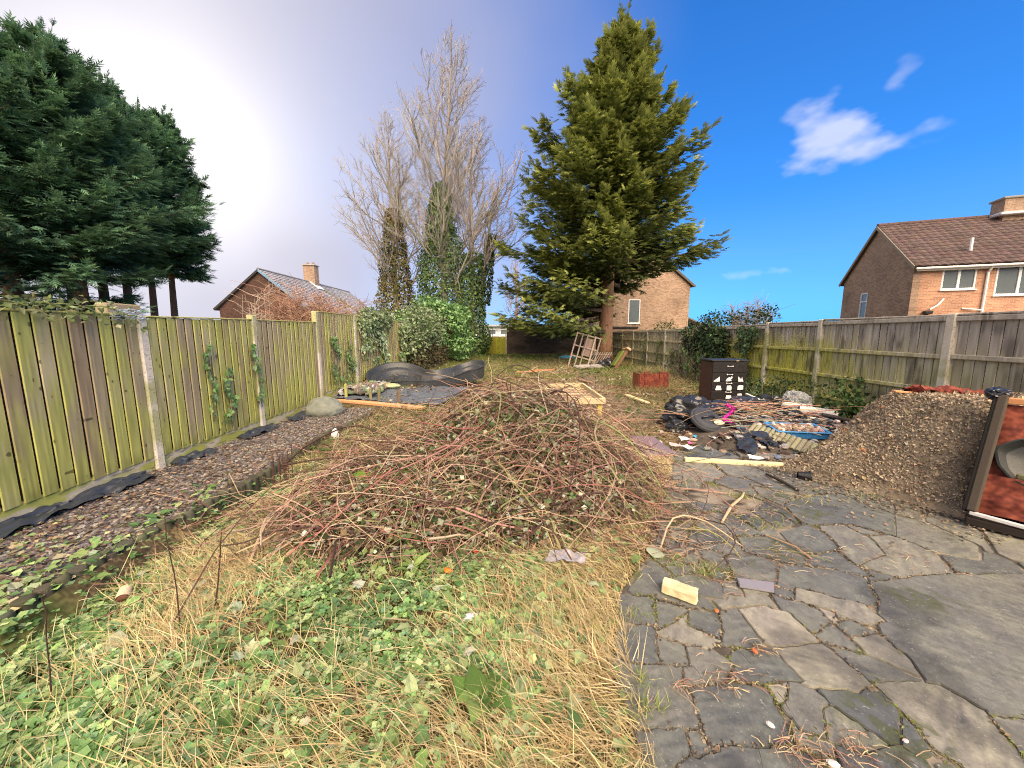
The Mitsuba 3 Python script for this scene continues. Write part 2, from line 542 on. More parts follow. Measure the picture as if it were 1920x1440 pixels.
SLABS = {
    'a1':[(0.59,1.733),(0.734,1.745),(0.724,1.685),(0.68,1.547),(0.602,1.554),(0.522,1.588),(0.532,1.654)],
    'a2':[(0.666,1.983),(0.822,1.962),(0.755,1.758),(0.687,1.783),(0.622,1.836)],
    'a3':[(0.836,1.932),(0.951,1.888),(0.973,1.873),(0.864,1.801),(0.763,1.753)],
    'a4':[(0.757,1.729),(0.86,1.792),(0.966,1.859),(0.922,1.758),(1.037,1.669),(0.973,1.631),(0.874,1.661)],
    'a5':[(0.977,1.859),(1.132,1.841),(1.048,1.677),(0.972,1.704),(0.929,1.762)],
    'a6':[(1.147,1.841),(1.254,1.859),(1.254,1.669),(1.193,1.624),(1.047,1.661)],
    'a7':[(1.287,1.855),(1.436,1.878),(1.525,1.836),(1.544,1.673),(1.325,1.643),(1.263,1.673)],
    'a8':[(0.753,1.692),(0.854,1.646),(0.823,1.54),(0.703,1.55)],
    'a9':[(0.876,1.639),(0.968,1.623),(1.007,1.561),(1.018,1.527),(0.936,1.455),(0.794,1.443),(0.83,1.527)],
    'a10':[(1.027,1.527),(1.092,1.581),(1.177,1.61),(1.27,1.592),(1.288,1.464),(1.068,1.449),(0.967,1.479)],
    'a11':[(0.505,1.54),(0.678,1.532),(0.811,1.527),(0.788,1.452),(0.748,1.428),(0.734,1.265),(0.65,1.267),(0.509,1.265),(0.488,1.452)],
    'a12':[(0.798,1.405),(0.864,1.425),(1.067,1.422),(1.107,1.399),(1.066,1.206),(0.923,1.202),(0.772,1.206),(0.765,1.228)],
    'a13':[(1.142,1.434),(1.199,1.428),(1.157,1.377),(1.096,1.345),(1.1,1.388)],
    'a14':[(0.512,1.26),(0.665,1.256),(0.646,1.172),(0.551,1.124),(0.487,1.124)],
    'a15':[(0.685,1.246),(0.745,1.256),(0.758,1.189),(0.693,1.172),(0.659,1.18)],
    'a16':[(0.633,1.145),(0.769,1.182),(1.035,1.191),(1.095,1.124),(1.052,1.093),(0.609,1.093)],
    'a17':[(1.299,1.624),(1.546,1.66),(1.581,1.44),(1.509,1.414),(1.325,1.432),(1.295,1.473)],
    'a18':[(1.211,1.44),(1.302,1.411),(1.319,1.358),(1.268,1.329),(1.207,1.237),(1.153,1.256),(1.138,1.345)],
    'a20':[(1.567,1.962),(1.661,1.912),(1.71,1.862),(1.703,1.792),(1.557,1.72),(1.539,1.845)],
    'a19':[(1.275,1.332),(1.309,1.35),(1.405,1.202),(1.314,1.176),(1.207,1.239)],
    'b1':[(1.328,1.364),(1.367,1.399),(1.585,1.377),(1.582,1.319),(1.463,1.204),(1.415,1.207),(1.367,1.291)],
    'b2':[(1.582,1.309),(1.583,1.246),(1.545,1.168),(1.515,1.162),(1.473,1.202)],
    'b3':[(1.624,1.416),(1.822,1.425),(1.893,1.41),(1.933,1.311),(1.901,1.239),(1.849,1.124),(1.79,1.093),(1.648,1.101),(1.606,1.18),(1.605,1.221),(1.611,1.334)],
    'b5':[(1.236,1.168),(1.421,1.184),(1.495,1.139),(1.491,1.124),(1.444,1.093),(1.196,1.093)],
    'b6':[(1.194,1.236),(1.306,1.175),(1.235,1.172),(1.09,1.184),(1.081,1.224),(1.137,1.245)],
    'b7':[(1.579,1.62),(1.726,1.555),(1.822,1.464),(1.587,1.447),(1.594,1.567)],
    'b8':[(1.753,1.66),(1.884,1.677),(1.889,1.631),(1.883,1.55),(1.845,1.479),(1.742,1.567)],
    'b9':[(1.757,1.753),(1.831,1.787),(1.891,1.7),(1.761,1.669)],
    'b10':[(1.567,1.724),(1.705,1.79),(1.723,1.731),(1.747,1.658),(1.705,1.583),(1.608,1.633),(1.563,1.685)],
    'b11':[(1.726,1.873),(1.781,1.844),(1.731,1.739),(1.715,1.785)],
    'b12':[(1.745,2.025),(1.823,1.991),(2.003,1.897),(2.004,1.801),(1.895,1.783),(1.839,1.796),(1.725,1.881),(1.658,1.914)],
    'b14':[(2.248,2.081),(2.725,2.151),(3.287,2.151),(2.843,1.783),(2.114,1.289),(1.943,1.319),(1.907,1.418),(1.854,1.419),(1.833,1.443),(1.85,1.479),(1.899,1.561),(1.918,1.669),(2.005,1.792),(2.17,1.932)],
    'b15':[(1.944,1.311),(2.093,1.275),(1.916,1.101),(1.858,1.124),(1.909,1.244)],
    'c1':[(2.123,2.674),(2.409,2.788),(2.436,2.674),(2.365,2.47),(2.13,2.417),(2.093,2.509)],
    'c2':[(2.5,2.756),(2.683,2.756),(2.71,2.578),(2.618,2.403),(2.34,2.294),(2.372,2.462),(2.444,2.664)],
    'c3':[(1.746,2.606),(2.048,2.616),(2.045,2.371),(1.957,2.283),(1.831,2.343),(1.691,2.436)],
    'c4':[(1.42,2.694),(1.676,2.631),(1.564,2.563),(1.328,2.527)],
    'c5':[(1.358,2.505),(1.724,2.587),(1.681,2.436),(1.547,2.412)],
    'c6':[(1.509,2.363),(1.677,2.4),(1.802,2.309),(1.637,2.102),(1.453,2.155)],
    'c7':[(1.801,2.261),(2.12,2.214),(2.242,2.132),(2.204,2.035),(2.178,1.939),(2.036,1.917),(1.829,2.013),(1.658,2.064)],
    'c9':[(1.337,2.1),(1.397,2.112),(1.363,2.008),(1.303,2.025)],
    'c10':[(1.001,2.371),(1.172,2.497),(1.29,2.428),(1.26,2.309),(1.029,2.297)],
    'c11':[(1.048,2.139),(1.192,2.172),(1.286,2.084),(1.245,1.99),(1.091,2.019),(1.002,2.074)],
    'c12':[(1.043,2.286),(1.27,2.291),(1.238,2.159),(1.07,2.168)],
    'c13':[(1.373,2.484),(1.523,2.387),(1.421,2.228),(1.356,2.347)],
    'c14':[(2.131,2.4),(2.352,2.412),(2.298,2.172),(2.141,2.238),(1.991,2.297)],
    'c15':[(1.611,2.035),(1.809,1.999),(1.788,1.945),(1.587,1.978)],
    'c16':[(1.954,2.971),(2.06,2.978),(2.072,2.821),(1.975,2.76)],
    'c17':[(2.13,3.058),(2.304,3.003),(2.299,2.821),(2.146,2.782)],
    'c18':[(1.795,3.7),(1.995,3.664),(1.852,3.493),(1.716,3.559)],
    'c20':[(2.477,3.559),(2.702,3.335),(2.474,3.169),(2.41,3.335)],
    'c21':[(2.512,3.185),(3.167,3.381),(3.27,2.971),(2.955,2.654),(2.791,2.825),(2.563,2.825),(2.404,2.825)],
    'c22':[(1.597,3.242),(1.827,3.142),(1.719,3.033),(1.588,3.089)],
    'c23':[(1.874,3.137),(1.999,3.105),(1.901,3.013),(1.787,3.058)],
    'c24':[(1.289,2.756),(1.481,2.854),(1.345,2.587),(1.246,2.616)],
    'c25':[(2.562,3.813),(2.763,3.768),(2.805,3.444),(2.637,3.466)],
    'c26':[(2.825,3.39),(3.281,3.542),(3.466,3.15),(3.301,2.995),(3.213,3.403)],
    'c27':[(2.749,2.597),(2.915,2.616),(2.99,2.403),(2.82,2.139),(2.503,2.139),(2.338,2.271),(2.63,2.395)],
    'c28':[(3.287,2.959),(3.403,2.865),(3.412,2.505),(3.223,2.355),(3.038,2.436),(2.961,2.645)],
    'c29':[(2.282,2.271),(2.48,2.125),(2.45,2.081),(2.231,2.05),(2.292,2.152)],
    'c30':[(3.324,3.559),(3.619,3.664),(3.923,3.335),(3.441,2.9),(3.325,2.995),(3.481,3.158)],
}
TONE = dict(a1=(.30, 'wet'), a2=.42, a3=.4, a4=.86, a5=.3, a6=.5, a7=.985, a8=.5, a9=.62, a10=.3, a11=.5, a12=.2, a13=.95, a14=.35, a15=.4, a16=.35, a17=.93, a18=.55, a20=.5,
            a19=.66, b1=.25, b2=.28, b3=.88, b5=.3, b6=.7, b7=.52, b8=.8, b9=.42, b10=.5, b11=.99, b12=.78, b14=.52, b15=.62, c1=.4, c2=.58, c3=.45, c7=.42)


def build_patio():
    rng = np.random.default_rng(4)
    pad = [(.40, -1.5), (.44, 0), (.50, 1.12), (.56, 1.68), (.64, 2.0), (.97, 2.4), (1.32, 3.1), (1.77, 3.9), (2.07, 4.6), (3.0, 5.25), (6.2, 5.3), (6.2, -1.5)]
    b = trimesh.creation.extrude_polygon(Polygon(pad), .12, engine='earcut')
    b = b.subdivide_to_size(.4)
    v = np.array(b.vertices)
    v[:, 2] -= .12
    mb = MB().add(v, b.faces, (.5, .5))
    emit('patio', mb, 'mortar')
    tag('patio', kind='structure')
    polys = []
    for k, pl in SLABS.items():
        p = Polygon(pl).buffer(0)
        if p.geom_type != 'Polygon':
            p = max(p.geoms, key=lambda g: g.area)
        p = p.buffer(.019, join_style=2, mitre_limit=2)
        for q, _, _ in polys:
            if q.intersects(p):
                p = p.difference(q.buffer(.006))
                if p.geom_type != 'Polygon':
                    p = max(p.geoms, key=lambda g: g.area)
        if p.area < .002:
            continue
        t = TONE.get(k, rng.uniform(.2, .8))
        polys.append((p, t if not isinstance(t, tuple) else t[0], .013 if k == 'b14' else rng.uniform(.007, .014)))
    # paving outside the stretch that can be traced: irregular stones between the others
    from scipy.spatial import Voronoi
    pts = rng.uniform([.3, -1.2], [6.3, 5.3], (150, 2))
    for _ in range(3):
        vor = Voronoi(np.vstack([pts, [[-30, 0], [30, 0], [0, 30], [0, -30]]]))
        for i in range(len(pts)):
            reg = vor.regions[vor.point_region[i]]
            if -1 not in reg and reg:
                pts[i] = .5 * pts[i] + .5 * np.clip(vor.vertices[reg].mean(0), [.3, -1.2], [6.3, 5.3])
    padp = Polygon(pad).buffer(-.03)
    from shapely import union_all
    taken = union_all([q for q, _, _ in polys]).buffer(.018)
    for i in range(len(pts)):
        reg = vor.regions[vor.point_region[i]]
        if -1 in reg or not reg:
            continue
        p = Polygon(vor.vertices[reg]).buffer(-.009, join_style=2).intersection(padp).difference(taken)
        for g in getattr(p, 'geoms', [p]):
            g = g.buffer(-.02).buffer(.02)
            if g.geom_type == 'Polygon' and g.area > .012:
                polys.append((Polygon(g.exterior), rng.uniform(.2, .85), rng.uniform(.006, .011)))
    jq = np.vstack([[p.exterior.interpolate(u * p.exterior.length).coords[0] for u in rng.random(int(p.exterior.length * 130))] for p, _, _ in polys if p.centroid.y < 4.6])
    jq = jq + rng.normal(0, .006, jq.shape)
    clump = meshkit.fbm(np.c_[jq * 2.2, jq[:, :1] * 0], 3, 6)
    jq = jq[(clump > .42) & (rng.random(len(jq)) < .9)]
    n = len(jq)
    a = rng.uniform(0, 6.3, n)
    mossy = meshkit.fbm(np.c_[jq * 1.4, jq[:, :1] * 0 + 3], 3, 8) > .55
    jc = np.where(mossy[:, None], jigs(rng, [(.12, .14, .04), (.17, .18, .06), (.20, .16, .10)], n, .3), jigs(rng, [(.20, .155, .11), (.13, .10, .075), (.30, .24, .165), (.07, .058, .045)], n, .3))
    jm = MB()
    scatter(jm, LEAF_V * [1, 1, 2.2], LEAF_F, frames(np.stack([np.cos(a), np.sin(a), rng.normal(0, .3, n)], 1), np.array([0, 0, 1.0]) + rng.normal(0, .5, (n, 3))), np.c_[jq, np.full(n, .009)], rng.uniform(.006, .020, n), jc)
    emit('joint_soil', jm, 'matte')
    tag('joint_soil', 'soil crumbs and moss filling the joints of the paving', 'soil', kind='stuff')
    for p, t, h in polys:
        ring = p.simplify(.006)
        # roughen the outline
        L = ring.exterior.length
        n = max(8, int(L / .022))
        q = np.array([ring.exterior.interpolate(s).coords[0] for s in np.linspace(0, L, n, endpoint=False)] + [])
        corners = np.array(ring.exterior.coords[:-1])
        q = np.vstack([q, corners])
        s = np.array([ring.exterior.project(Point(*a)) for a in q])
        q = q[np.argsort(s)]
        q = q + (meshkit.noise(np.c_[q * 26, q[:, :1] * 0]) - .5)[:, None] * .014 + (meshkit.noise(np.c_[q * 75, q[:, :1] * 0 + 4]) - .5)[:, None] * .010
        pp = Polygon(q).buffer(0)
        if pp.geom_type != 'Polygon' or pp.area < .002:
            pp = ring
        m = prism(list(pp.exterior.coords)[:-1], -.01, h)
        c = np.array(pp.centroid.coords[0])
        tilt = rng.uniform(-.01, .01, 2)
        v = np.array(m.vertices)
        v[:, 2] += (v[:, 0] - c[0]) * tilt[0] * (p.area < .4) + (v[:, 1] - c[1]) * tilt[1] * (p.area < .4)
        part('patio', 'paving_slab', MB().add(v, m.faces, (.12 + .85 * t, rng.uniform(0, 1))), 'slab_stone', 25)


def build_gravel():
    rng = np.random.default_rng(11)
    mb = MB()
    xs, ys = np.arange(-4.0, -2.74, .06), np.arange(-1.0, 7.5, .06)
    v, f = grid(xs, ys, lambda X, Y: gz(X * 0 - 3.4, Y) + .016 + .012 * meshkit.noise(np.stack([X * 5, Y * 5, X * 0], -1)))
    mb.add(v, f, (.06, .048, .042))
    emit('gravel_bed', mb, 'matte', True)
    tag('gravel_bed', kind='structure')
    ico = trimesh.convex.convex_hull(np.array([[1, .1, 0], [-1, -.1, .1], [.1, 1, -.1], [-.2, -1, .1], [.5, .4, .85], [-.5, -.2, .9], [0, .1, -1]]))
    st = MB()
    N = 15000
    y = 1.2 + 6.2 * rng.random(N) ** 1.25
    x = rng.uniform(-3.97, -2.76, N)
    z = gz(x * 0 - 3.4, y) + .024
    R = frames(rng.normal(size=(N, 3)), rng.normal(size=(N, 3)))
    sc = rng.uniform(.009, .024, N)[:, None] * np.array([1.25, .9, .55]) * rng.uniform(.8, 1.3, (N, 3))
    R = np.stack([rotz(a) @ rotx(b) for a, b in zip(rng.uniform(0, 6.3, N), rng.normal(0, .35, N))])
    col = jigs(rng, [(.13, .118, .112), (.155, .142, .135), (.095, .085, .08), (.20, .18, .165), (.125, .113, .118), (.085, .074, .063), (.30, .285, .265)], N, .3)
    scatter(st, ico.vertices, ico.faces, R, np.stack([x, y, z], 1), sc, col)
    n = 5200
    y = 1.0 + 6.3 * rng.random(n) ** 1.6
    x = rng.uniform(-3.95, -2.72, n)
    near = rng.random(n) < np.clip((3.0 - y) / 1.6, 0, .8)
    a = rng.uniform(0, 6.3, n)
    col = np.where(near[:, None], jigs(rng, [(.19, .30, .11), (.13, .21, .08), (.28, .38, .16), (.38, .34, .20)], n, .3), jigs(rng, [(.17, .11, .075), (.25, .17, .11), (.11, .075, .055), (.32, .25, .17)], n, .3))
    sc = np.where(near, rng.uniform(.03, .07, n), rng.uniform(.02, .045, n))
    scatter(st, LEAF_V, LEAF_F, frames(np.stack([np.cos(a), np.sin(a), rng.uniform(-.1, .3, n)], 1), np.array([0, 0, 1.0]) + rng.normal(0, .3, (n, 3))), np.stack([x, y, gz(x * 0 - 3.4, y) + rng.uniform(.03, .055, n)], 1), sc, col)
    emit('gravel', st, 'matte')
    tag('gravel', 'loose purple grey stones with leaf litter in the bed along the left fence', 'gravel', kind='stuff')


# ------------------------------------------------------------------ fences
LX, RX = -4.0, 6.3


def build_left_fence():
    rng = np.random.default_rng(21)
    t = thing('board_fence', 'mossy green close board fence with pale posts along the left side', 'fence')
    posts = [(-1.55, 1.70, 0), (.32, 1.72, 0), (2.18, 1.73, 0), (4.03, 1.74, 0), (5.78, 1.83, 0), (7.66, 2.0, 0), (9.5, 2.0, .12), (11.55, 1.98, .12), (13.7, 1.93, .12), (15.8, 1.9, .1), (17.9, 1.88, .08)]
    tops = [1.70, 1.71, 1.725, 1.735, 1.755, 1.985, 1.975, 1.95, 1.90, 1.88]
    for i, (y, top, base) in enumerate(posts):
        mb = MB().box((LX, y, (top + base) / 2 - .1), (.10, .10, top - base + .2), bevel=.012, col=(rng.random(), (.1 if i == 3 else .55)))
        part(t, 'post', mb, 'concrete', label='pale clean concrete post' if i == 3 else None)
    for i in range(len(posts) - 1):
        y0, y1 = posts[i][0] + .053, posts[i + 1][0] - .053
        base = max(posts[i][2], posts[i + 1][2]) * (1 if i >= 5 else .0)
        top = tops[i]
        mb = MB().box((LX, (y0 + y1) / 2, base + .05), (.045, y1 - y0, .24), bevel=.008, col=(.5, .5))
        part(t, 'gravel_board', mb, 'gravel_board_stone')
        n = 14 if i < 6 else 15
        w = (y1 - y0) / n
        slope = (posts[i + 1][1] - posts[i][1]) * (.35 if i != 4 else .1)
        for k in range(n):
            yc = y0 + (k + .5) * w
            b0 = base + .172 + rng.uniform(-.008, .004)
            b1 = top + slope * (k / n - .5) + rng.uniform(-.006, .004)
            R = rotz(.13 + rng.normal(0, .012)) @ rotx(rng.normal(0, .003))
            mb = MB().box((LX + .028 + rng.uniform(0, .003), yc, (b0 + b1) / 2), (.014, w * .945, b1 - b0), R, .003, (rng.random(), rng.random()))
            part(t, 'board', mb, 'wood_green')
        part(t, 'gap_shade', MB().box((LX + .008, (y0 + y1) / 2, (base + .18 + top) / 2), (.008, y1 - y0, top - base - .2), None, 0, (.035, .028, .02)), 'matte')  # dark sheet added to draw the shadow lines between the boards
        for z in (base + .35, (base + top) / 2, top - .25):
            part(t, 'rail', MB().box((LX - .01, (y0 + y1) / 2, z), (.035, y1 - y0, .07), bevel=.004, col=(.4, .5)), 'wood_green')
        R = rotx(slope / (y1 - y0))
        part(t, 'capping', MB().box((LX + .022, (y0 + y1) / 2, top + .012), (.055, y1 - y0 + .002, .018), R, .004, (.75, .1)), 'wood_green')


def build_right_fence():
    rng = np.random.default_rng(22)
    t = thing('panel_fence', 'weathered grey panel fence with horizontal rails along the right side', 'fence')
    posts = [(-.9, 1.83), (1.15, 1.83), (3.2, 1.83), (5.27, 1.83), (7.5, 1.83), (9.05, 1.81), (11.0, 1.77), (13.0, 1.74), (15.0, 1.72), (16.95, 1.72), (18.9, 1.70), (20.7, 1.69), (22.8, 1.67), (24.9, 1.65), (27.0, 1.64)]
    for i, (y, top) in enumerate(posts):
        w = .12 if i == 3 else .105
        mb = MB().box((RX, y, top / 2 - .1), (w, w, top + .2), bevel=.014, col=(rng.random(), .05 if i < 4 else .42))
        part(t, 'post', mb, 'concrete')
    for i in range(len(posts) - 1):
        y0, y1 = posts[i][0] + .06, posts[i + 1][0] - .06
        top = min(posts[i][1], posts[i + 1][1]) - .03
        part(t, 'gravel_board', MB().box((RX + .01, (y0 + y1) / 2, .06), (.045, y1 - y0, .24), bevel=.008, col=(.5, .5)), 'gravel_board_stone')
        n = max(8, int((y1 - y0) / .118))
        w = (y1 - y0) / n
        for k in range(n):
            yc = y0 + (k + .5) * w
            b0, b1 = .18 + rng.uniform(-.01, .01), top + rng.uniform(-.012, .006)
            R = rotz(-.07 + rng.normal(0, .02)) @ rotx(rng.normal(0, .004))
            mb = MB().box((RX + .012, yc, (b0 + b1) / 2), (.013, w * .97, b1 - b0), R, .003, (rng.random(), rng.random()))
            part(t, 'board', mb, 'wood_grey')
        part(t, 'gap_shade', MB().box((RX + .035, (y0 + y1) / 2, (top + .2) / 2), (.01, y1 - y0, top - .2), None, 0, (.05, .045, .04)), 'matte')  # dark sheet behind the boards stands in for shade in the gaps
        for z, h in ((.30, .06), (.72, .065), (1.22, .065), (top - .045, .07)):
            mb = MB().box((RX - .024, (y0 + y1) / 2, z), (.045, y1 - y0, h), rotx(rng.normal(0, .004)), .008, (rng.uniform(.5, 1), .1))
            part(t, 'rail', mb, 'wood_grey')
        part(t, 'capping', MB().box((RX - .005, (y0 + y1) / 2, top + .012), (.075, y1 - y0, .028), rotx(rng.normal(0, .006)), .006, (.8, .1)), 'wood_grey')


def build_back():
    rng = np.random.default_rng(23)
    t = thing('boundary_wall', 'dark stained brick wall closing the far end of the garden', 'wall')
    mb = MB()
    wallbox(mb, (-.25, 27.0), (6.1, 27.0), -.2, 1.93, .22)
    part(t, 'wall', mb, 'old_wall')
    for k in range(28):
        part(t, 'coping_stone', MB().box((-.14 + k * .227, 27.1, 1.955 + rng.uniform(-.005, .005)), (.22, .26, .05), bevel=.01, col=jig(rng, (.045, .04, .035))), 'matte')
    t = thing('garden_gate', 'moss green boarded gate left of the dark end wall', 'gate')
    for k in range(13):
        part(t, 'board', MB().box((-2.0 + k * .135 + .06, 27.0, .62), (.131, .02, 1.42 + rng.uniform(-.02, .02)), bevel=.003, col=jig(rng, (.30, .29, .035), .12)), 'matte')
    for z in (.2, 1.1):
        part(t, 'rail', MB().box((-1.14, 27.03, z), (1.75, .04, .09), bevel=.005, col=(.22, .21, .05)), 'matte')
    for x in (-2.09, -.32):
        part(t, 'post', MB().box((x, 27.0, .65), (.1, .1, 1.7), bevel=.01, col=(.33, .31, .22)), 'matte')
    t = thing('handrail', 'grey metal handrail showing above the green gate', 'railing')
    for z in (1.75, 2.1):
        part(t, 'bar', MB().bar((-2.1, 31, z), (.6, 31, z), .05, .05, col=(.22, .22, .23)), 'satin')
    for x in (-1.5, .1):
        part(t, 'post', MB().bar((x, 31, -.2), (x, 31, 2.1), .05, .05, col=(.22, .22, .23)), 'satin')
    t = thing('far_building', 'long low white building on the horizon behind the gate', 'building')
    mb = MB()
    wallbox(mb, (-9, 92), (6, 92), -.2, 3.2, 4)
    part(t, 'wall', MB().add(mb.arrays()[0], mb.arrays()[1], (.62, .63, .66)), 'matte')
    part(t, 'roof', MB().box((-1.5, 94, 3.4), (16, 6, .4), bevel=.05, col=(.35, .36, .38)), 'matte')
    for k in range(5):
        part(t, 'window', MB().box((-7.5 + k * 3, 91.99, 1.9), (1.6, .06, 1.0), col=(.12, .14, .16)), 'shiny')


def wallbox(mb, a, b, z0, z1, thick, gable=None, side=1):
    """a wall from a to b (plan), uv in metres; gable = height of the apex above z1; thick goes to the left of a->b times side"""
    a, b = np.array(a, float), np.array(b, float)
    d = b - a
    L = np.linalg.norm(d)
    d /= L
    nrm = np.array([-d[1], d[0]]) * side
    prof = [(0, z0), (L, z0), (L, z1)] + ([(L / 2, z1 + gable)] if gable else []) + [(0, z1)]
    wall_profile(mb, a, d, nrm, prof, thick)


def wall_profile(mb, a, d, nrm, prof, thick, holes=()):
    p = Polygon(prof, [[(x0, y0), (x1, y0), (x1, y1), (x0, y1)] for x0, x1, y0, y1 in holes])
    m = trimesh.creation.extrude_polygon(p, thick, engine='earcut')
    v = np.array(m.vertices)
    s, z, k = v[:, 0], v[:, 1], v[:, 2]
    w = np.stack([a[0] + d[0] * s + nrm[0] * k, a[1] + d[1] * s + nrm[1] * k, z], 1)
    f = np.array(m.faces)
    # separate the faces so that reveals carry their own uv
    tri = w[f].reshape(-1, 3)
    uv = np.stack([s, z], 1)[f].reshape(-1, 2)
    kk = np.stack([k, k], 1)[f].reshape(-1, 2)
    uv[:, 0] += kk[:, 0]
    mb.add(tri, np.arange(len(tri)).reshape(-1, 3), np.c_[uv, uv[:, :1]])


def wmap(a, d, nrm):
    return lambda s, k, z: np.array([a[0] + d[0] * s + nrm[0] * k, a[1] + d[1] * s + nrm[1] * k, z])


def window(parent, M, R, s0, s1, z0, z1, lights, blind=True, frame=(.78, .79, .80), transom=None):
    """a white framed window in a wall: M maps (along, in, z); frame with casements, panes and a blind behind"""
    w, h = s1 - s0, z1 - z0
    mb = MB()
    fw = .07
    for a, b, c, e in ((s0, s1, z0, z0 + fw), (s0, s1, z1 - fw, z1), (s0, s0 + fw, z0 + fw, z1 - fw), (s1 - fw, s1, z0 + fw, z1 - fw)):
        mb.box(M((a + b) / 2, .04, (c + e) / 2), (b - a, .07, e - c), R, .008, frame)
    n = len(lights)
    for a in lights[1:]:
        sa = s0 + w * a
        mb.box(M(sa, .041, (z0 + z1) / 2), (.10, .068, h - 2 * fw), R, .008, frame)
    if transom:
        zt = z0 + h * transom
        mb.box(M((s0 + s1) / 2, .042, zt), (w - 2 * fw, .066, .07), R, .008, frame)
    wkey = part(parent, 'window', mb, 'satin')
    part(wkey, 'sill', MB().box(M((s0 + s1) / 2, -.015, z0 - .03), (w + .1, .14, .05), R, .01, frame), 'satin')
    ed = [s0 + w * a for a in lights] + [s1]
    for i in range(n):
        pm = MB().box(M((ed[i] + ed[i + 1]) / 2, .05, (z0 + z1) / 2), (ed[i + 1] - ed[i] - .08, .012, h - .1), R, 0, (.10, .125, .13))
        part(wkey, 'pane', pm, 'shiny')
    return wkey


def tiled_slope(parent, o, du, dv, nu, nv, col, rng, name='roof_tile', stuff_after=300, order=None, thick=.03):
    """tiles on a roof slope: o lower corner, du along one course per tile, dv up the slope per course"""
    o, du, dv = (np.asarray(q, float) for q in (o, du, dv))
    nrm = np.cross(du, dv)
    nrm /= np.linalg.norm(nrm)
    prof = np.array([0, .16, .34, .5, .66, .84, 1.0])
    hh = np.array([0, .5, .95, 1.0, .6, .12, .0]) * thick * 1.2
    ids = [(i, j) for j in range(nv) for i in range(nu)]
    rest = MB()
    if order:
        ids.sort(key=order)
    for q, (i, j) in enumerate(ids):
        low = o + du * (i + prof[:, None]) + dv * (j - .06) + nrm * (hh + thick)[:, None]
        lo2 = low - nrm * thick * 1.1
        up = o + du * (i + prof[:, None]) + dv * (j + 1.02) + nrm * (hh + .004)[:, None]
        v = np.vstack([lo2, low, up])
        k = np.arange(6)
        f = np.vstack([np.stack([a + k, a + k + 1, a + k + 8], 1) for a in (0, 7)] + [np.stack([a + k, a + k + 8, a + k + 7], 1) for a in (0, 7)])
        v = v + nrm * rng.uniform(-.003, .004)
        c = jig(rng, col, .18)
        if q < stuff_after:
            part(parent, name, MB().add(v, f, c), 'matte')
        else:
            rest.add(v, f, c)
    if rest.n:
        part(parent, 'further_tiles', rest, 'matte', kind='stuff')


def roof_slab(mb, e0, e1, r1, r0, thick, col):
    """a roof plane as a slab below the tiles: eave e0-e1, ridge r0-r1"""
    q = np.array([e0, e1, r1, r0], float)
    n = np.cross(q[1] - q[0], q[3] - q[0])
    n /= np.linalg.norm(n)
    if n[2] < 0:
        n = -n
    v = np.vstack([q, q - n * thick])
    f = [[0, 1, 2], [0, 2, 3], [4, 6, 5], [4, 7, 6]]
    for i in range(4):
        j = (i + 1) % 4
        f += [[i, i + 4, j + 4], [i, j + 4, j]]
    mb.add(v, f, col)


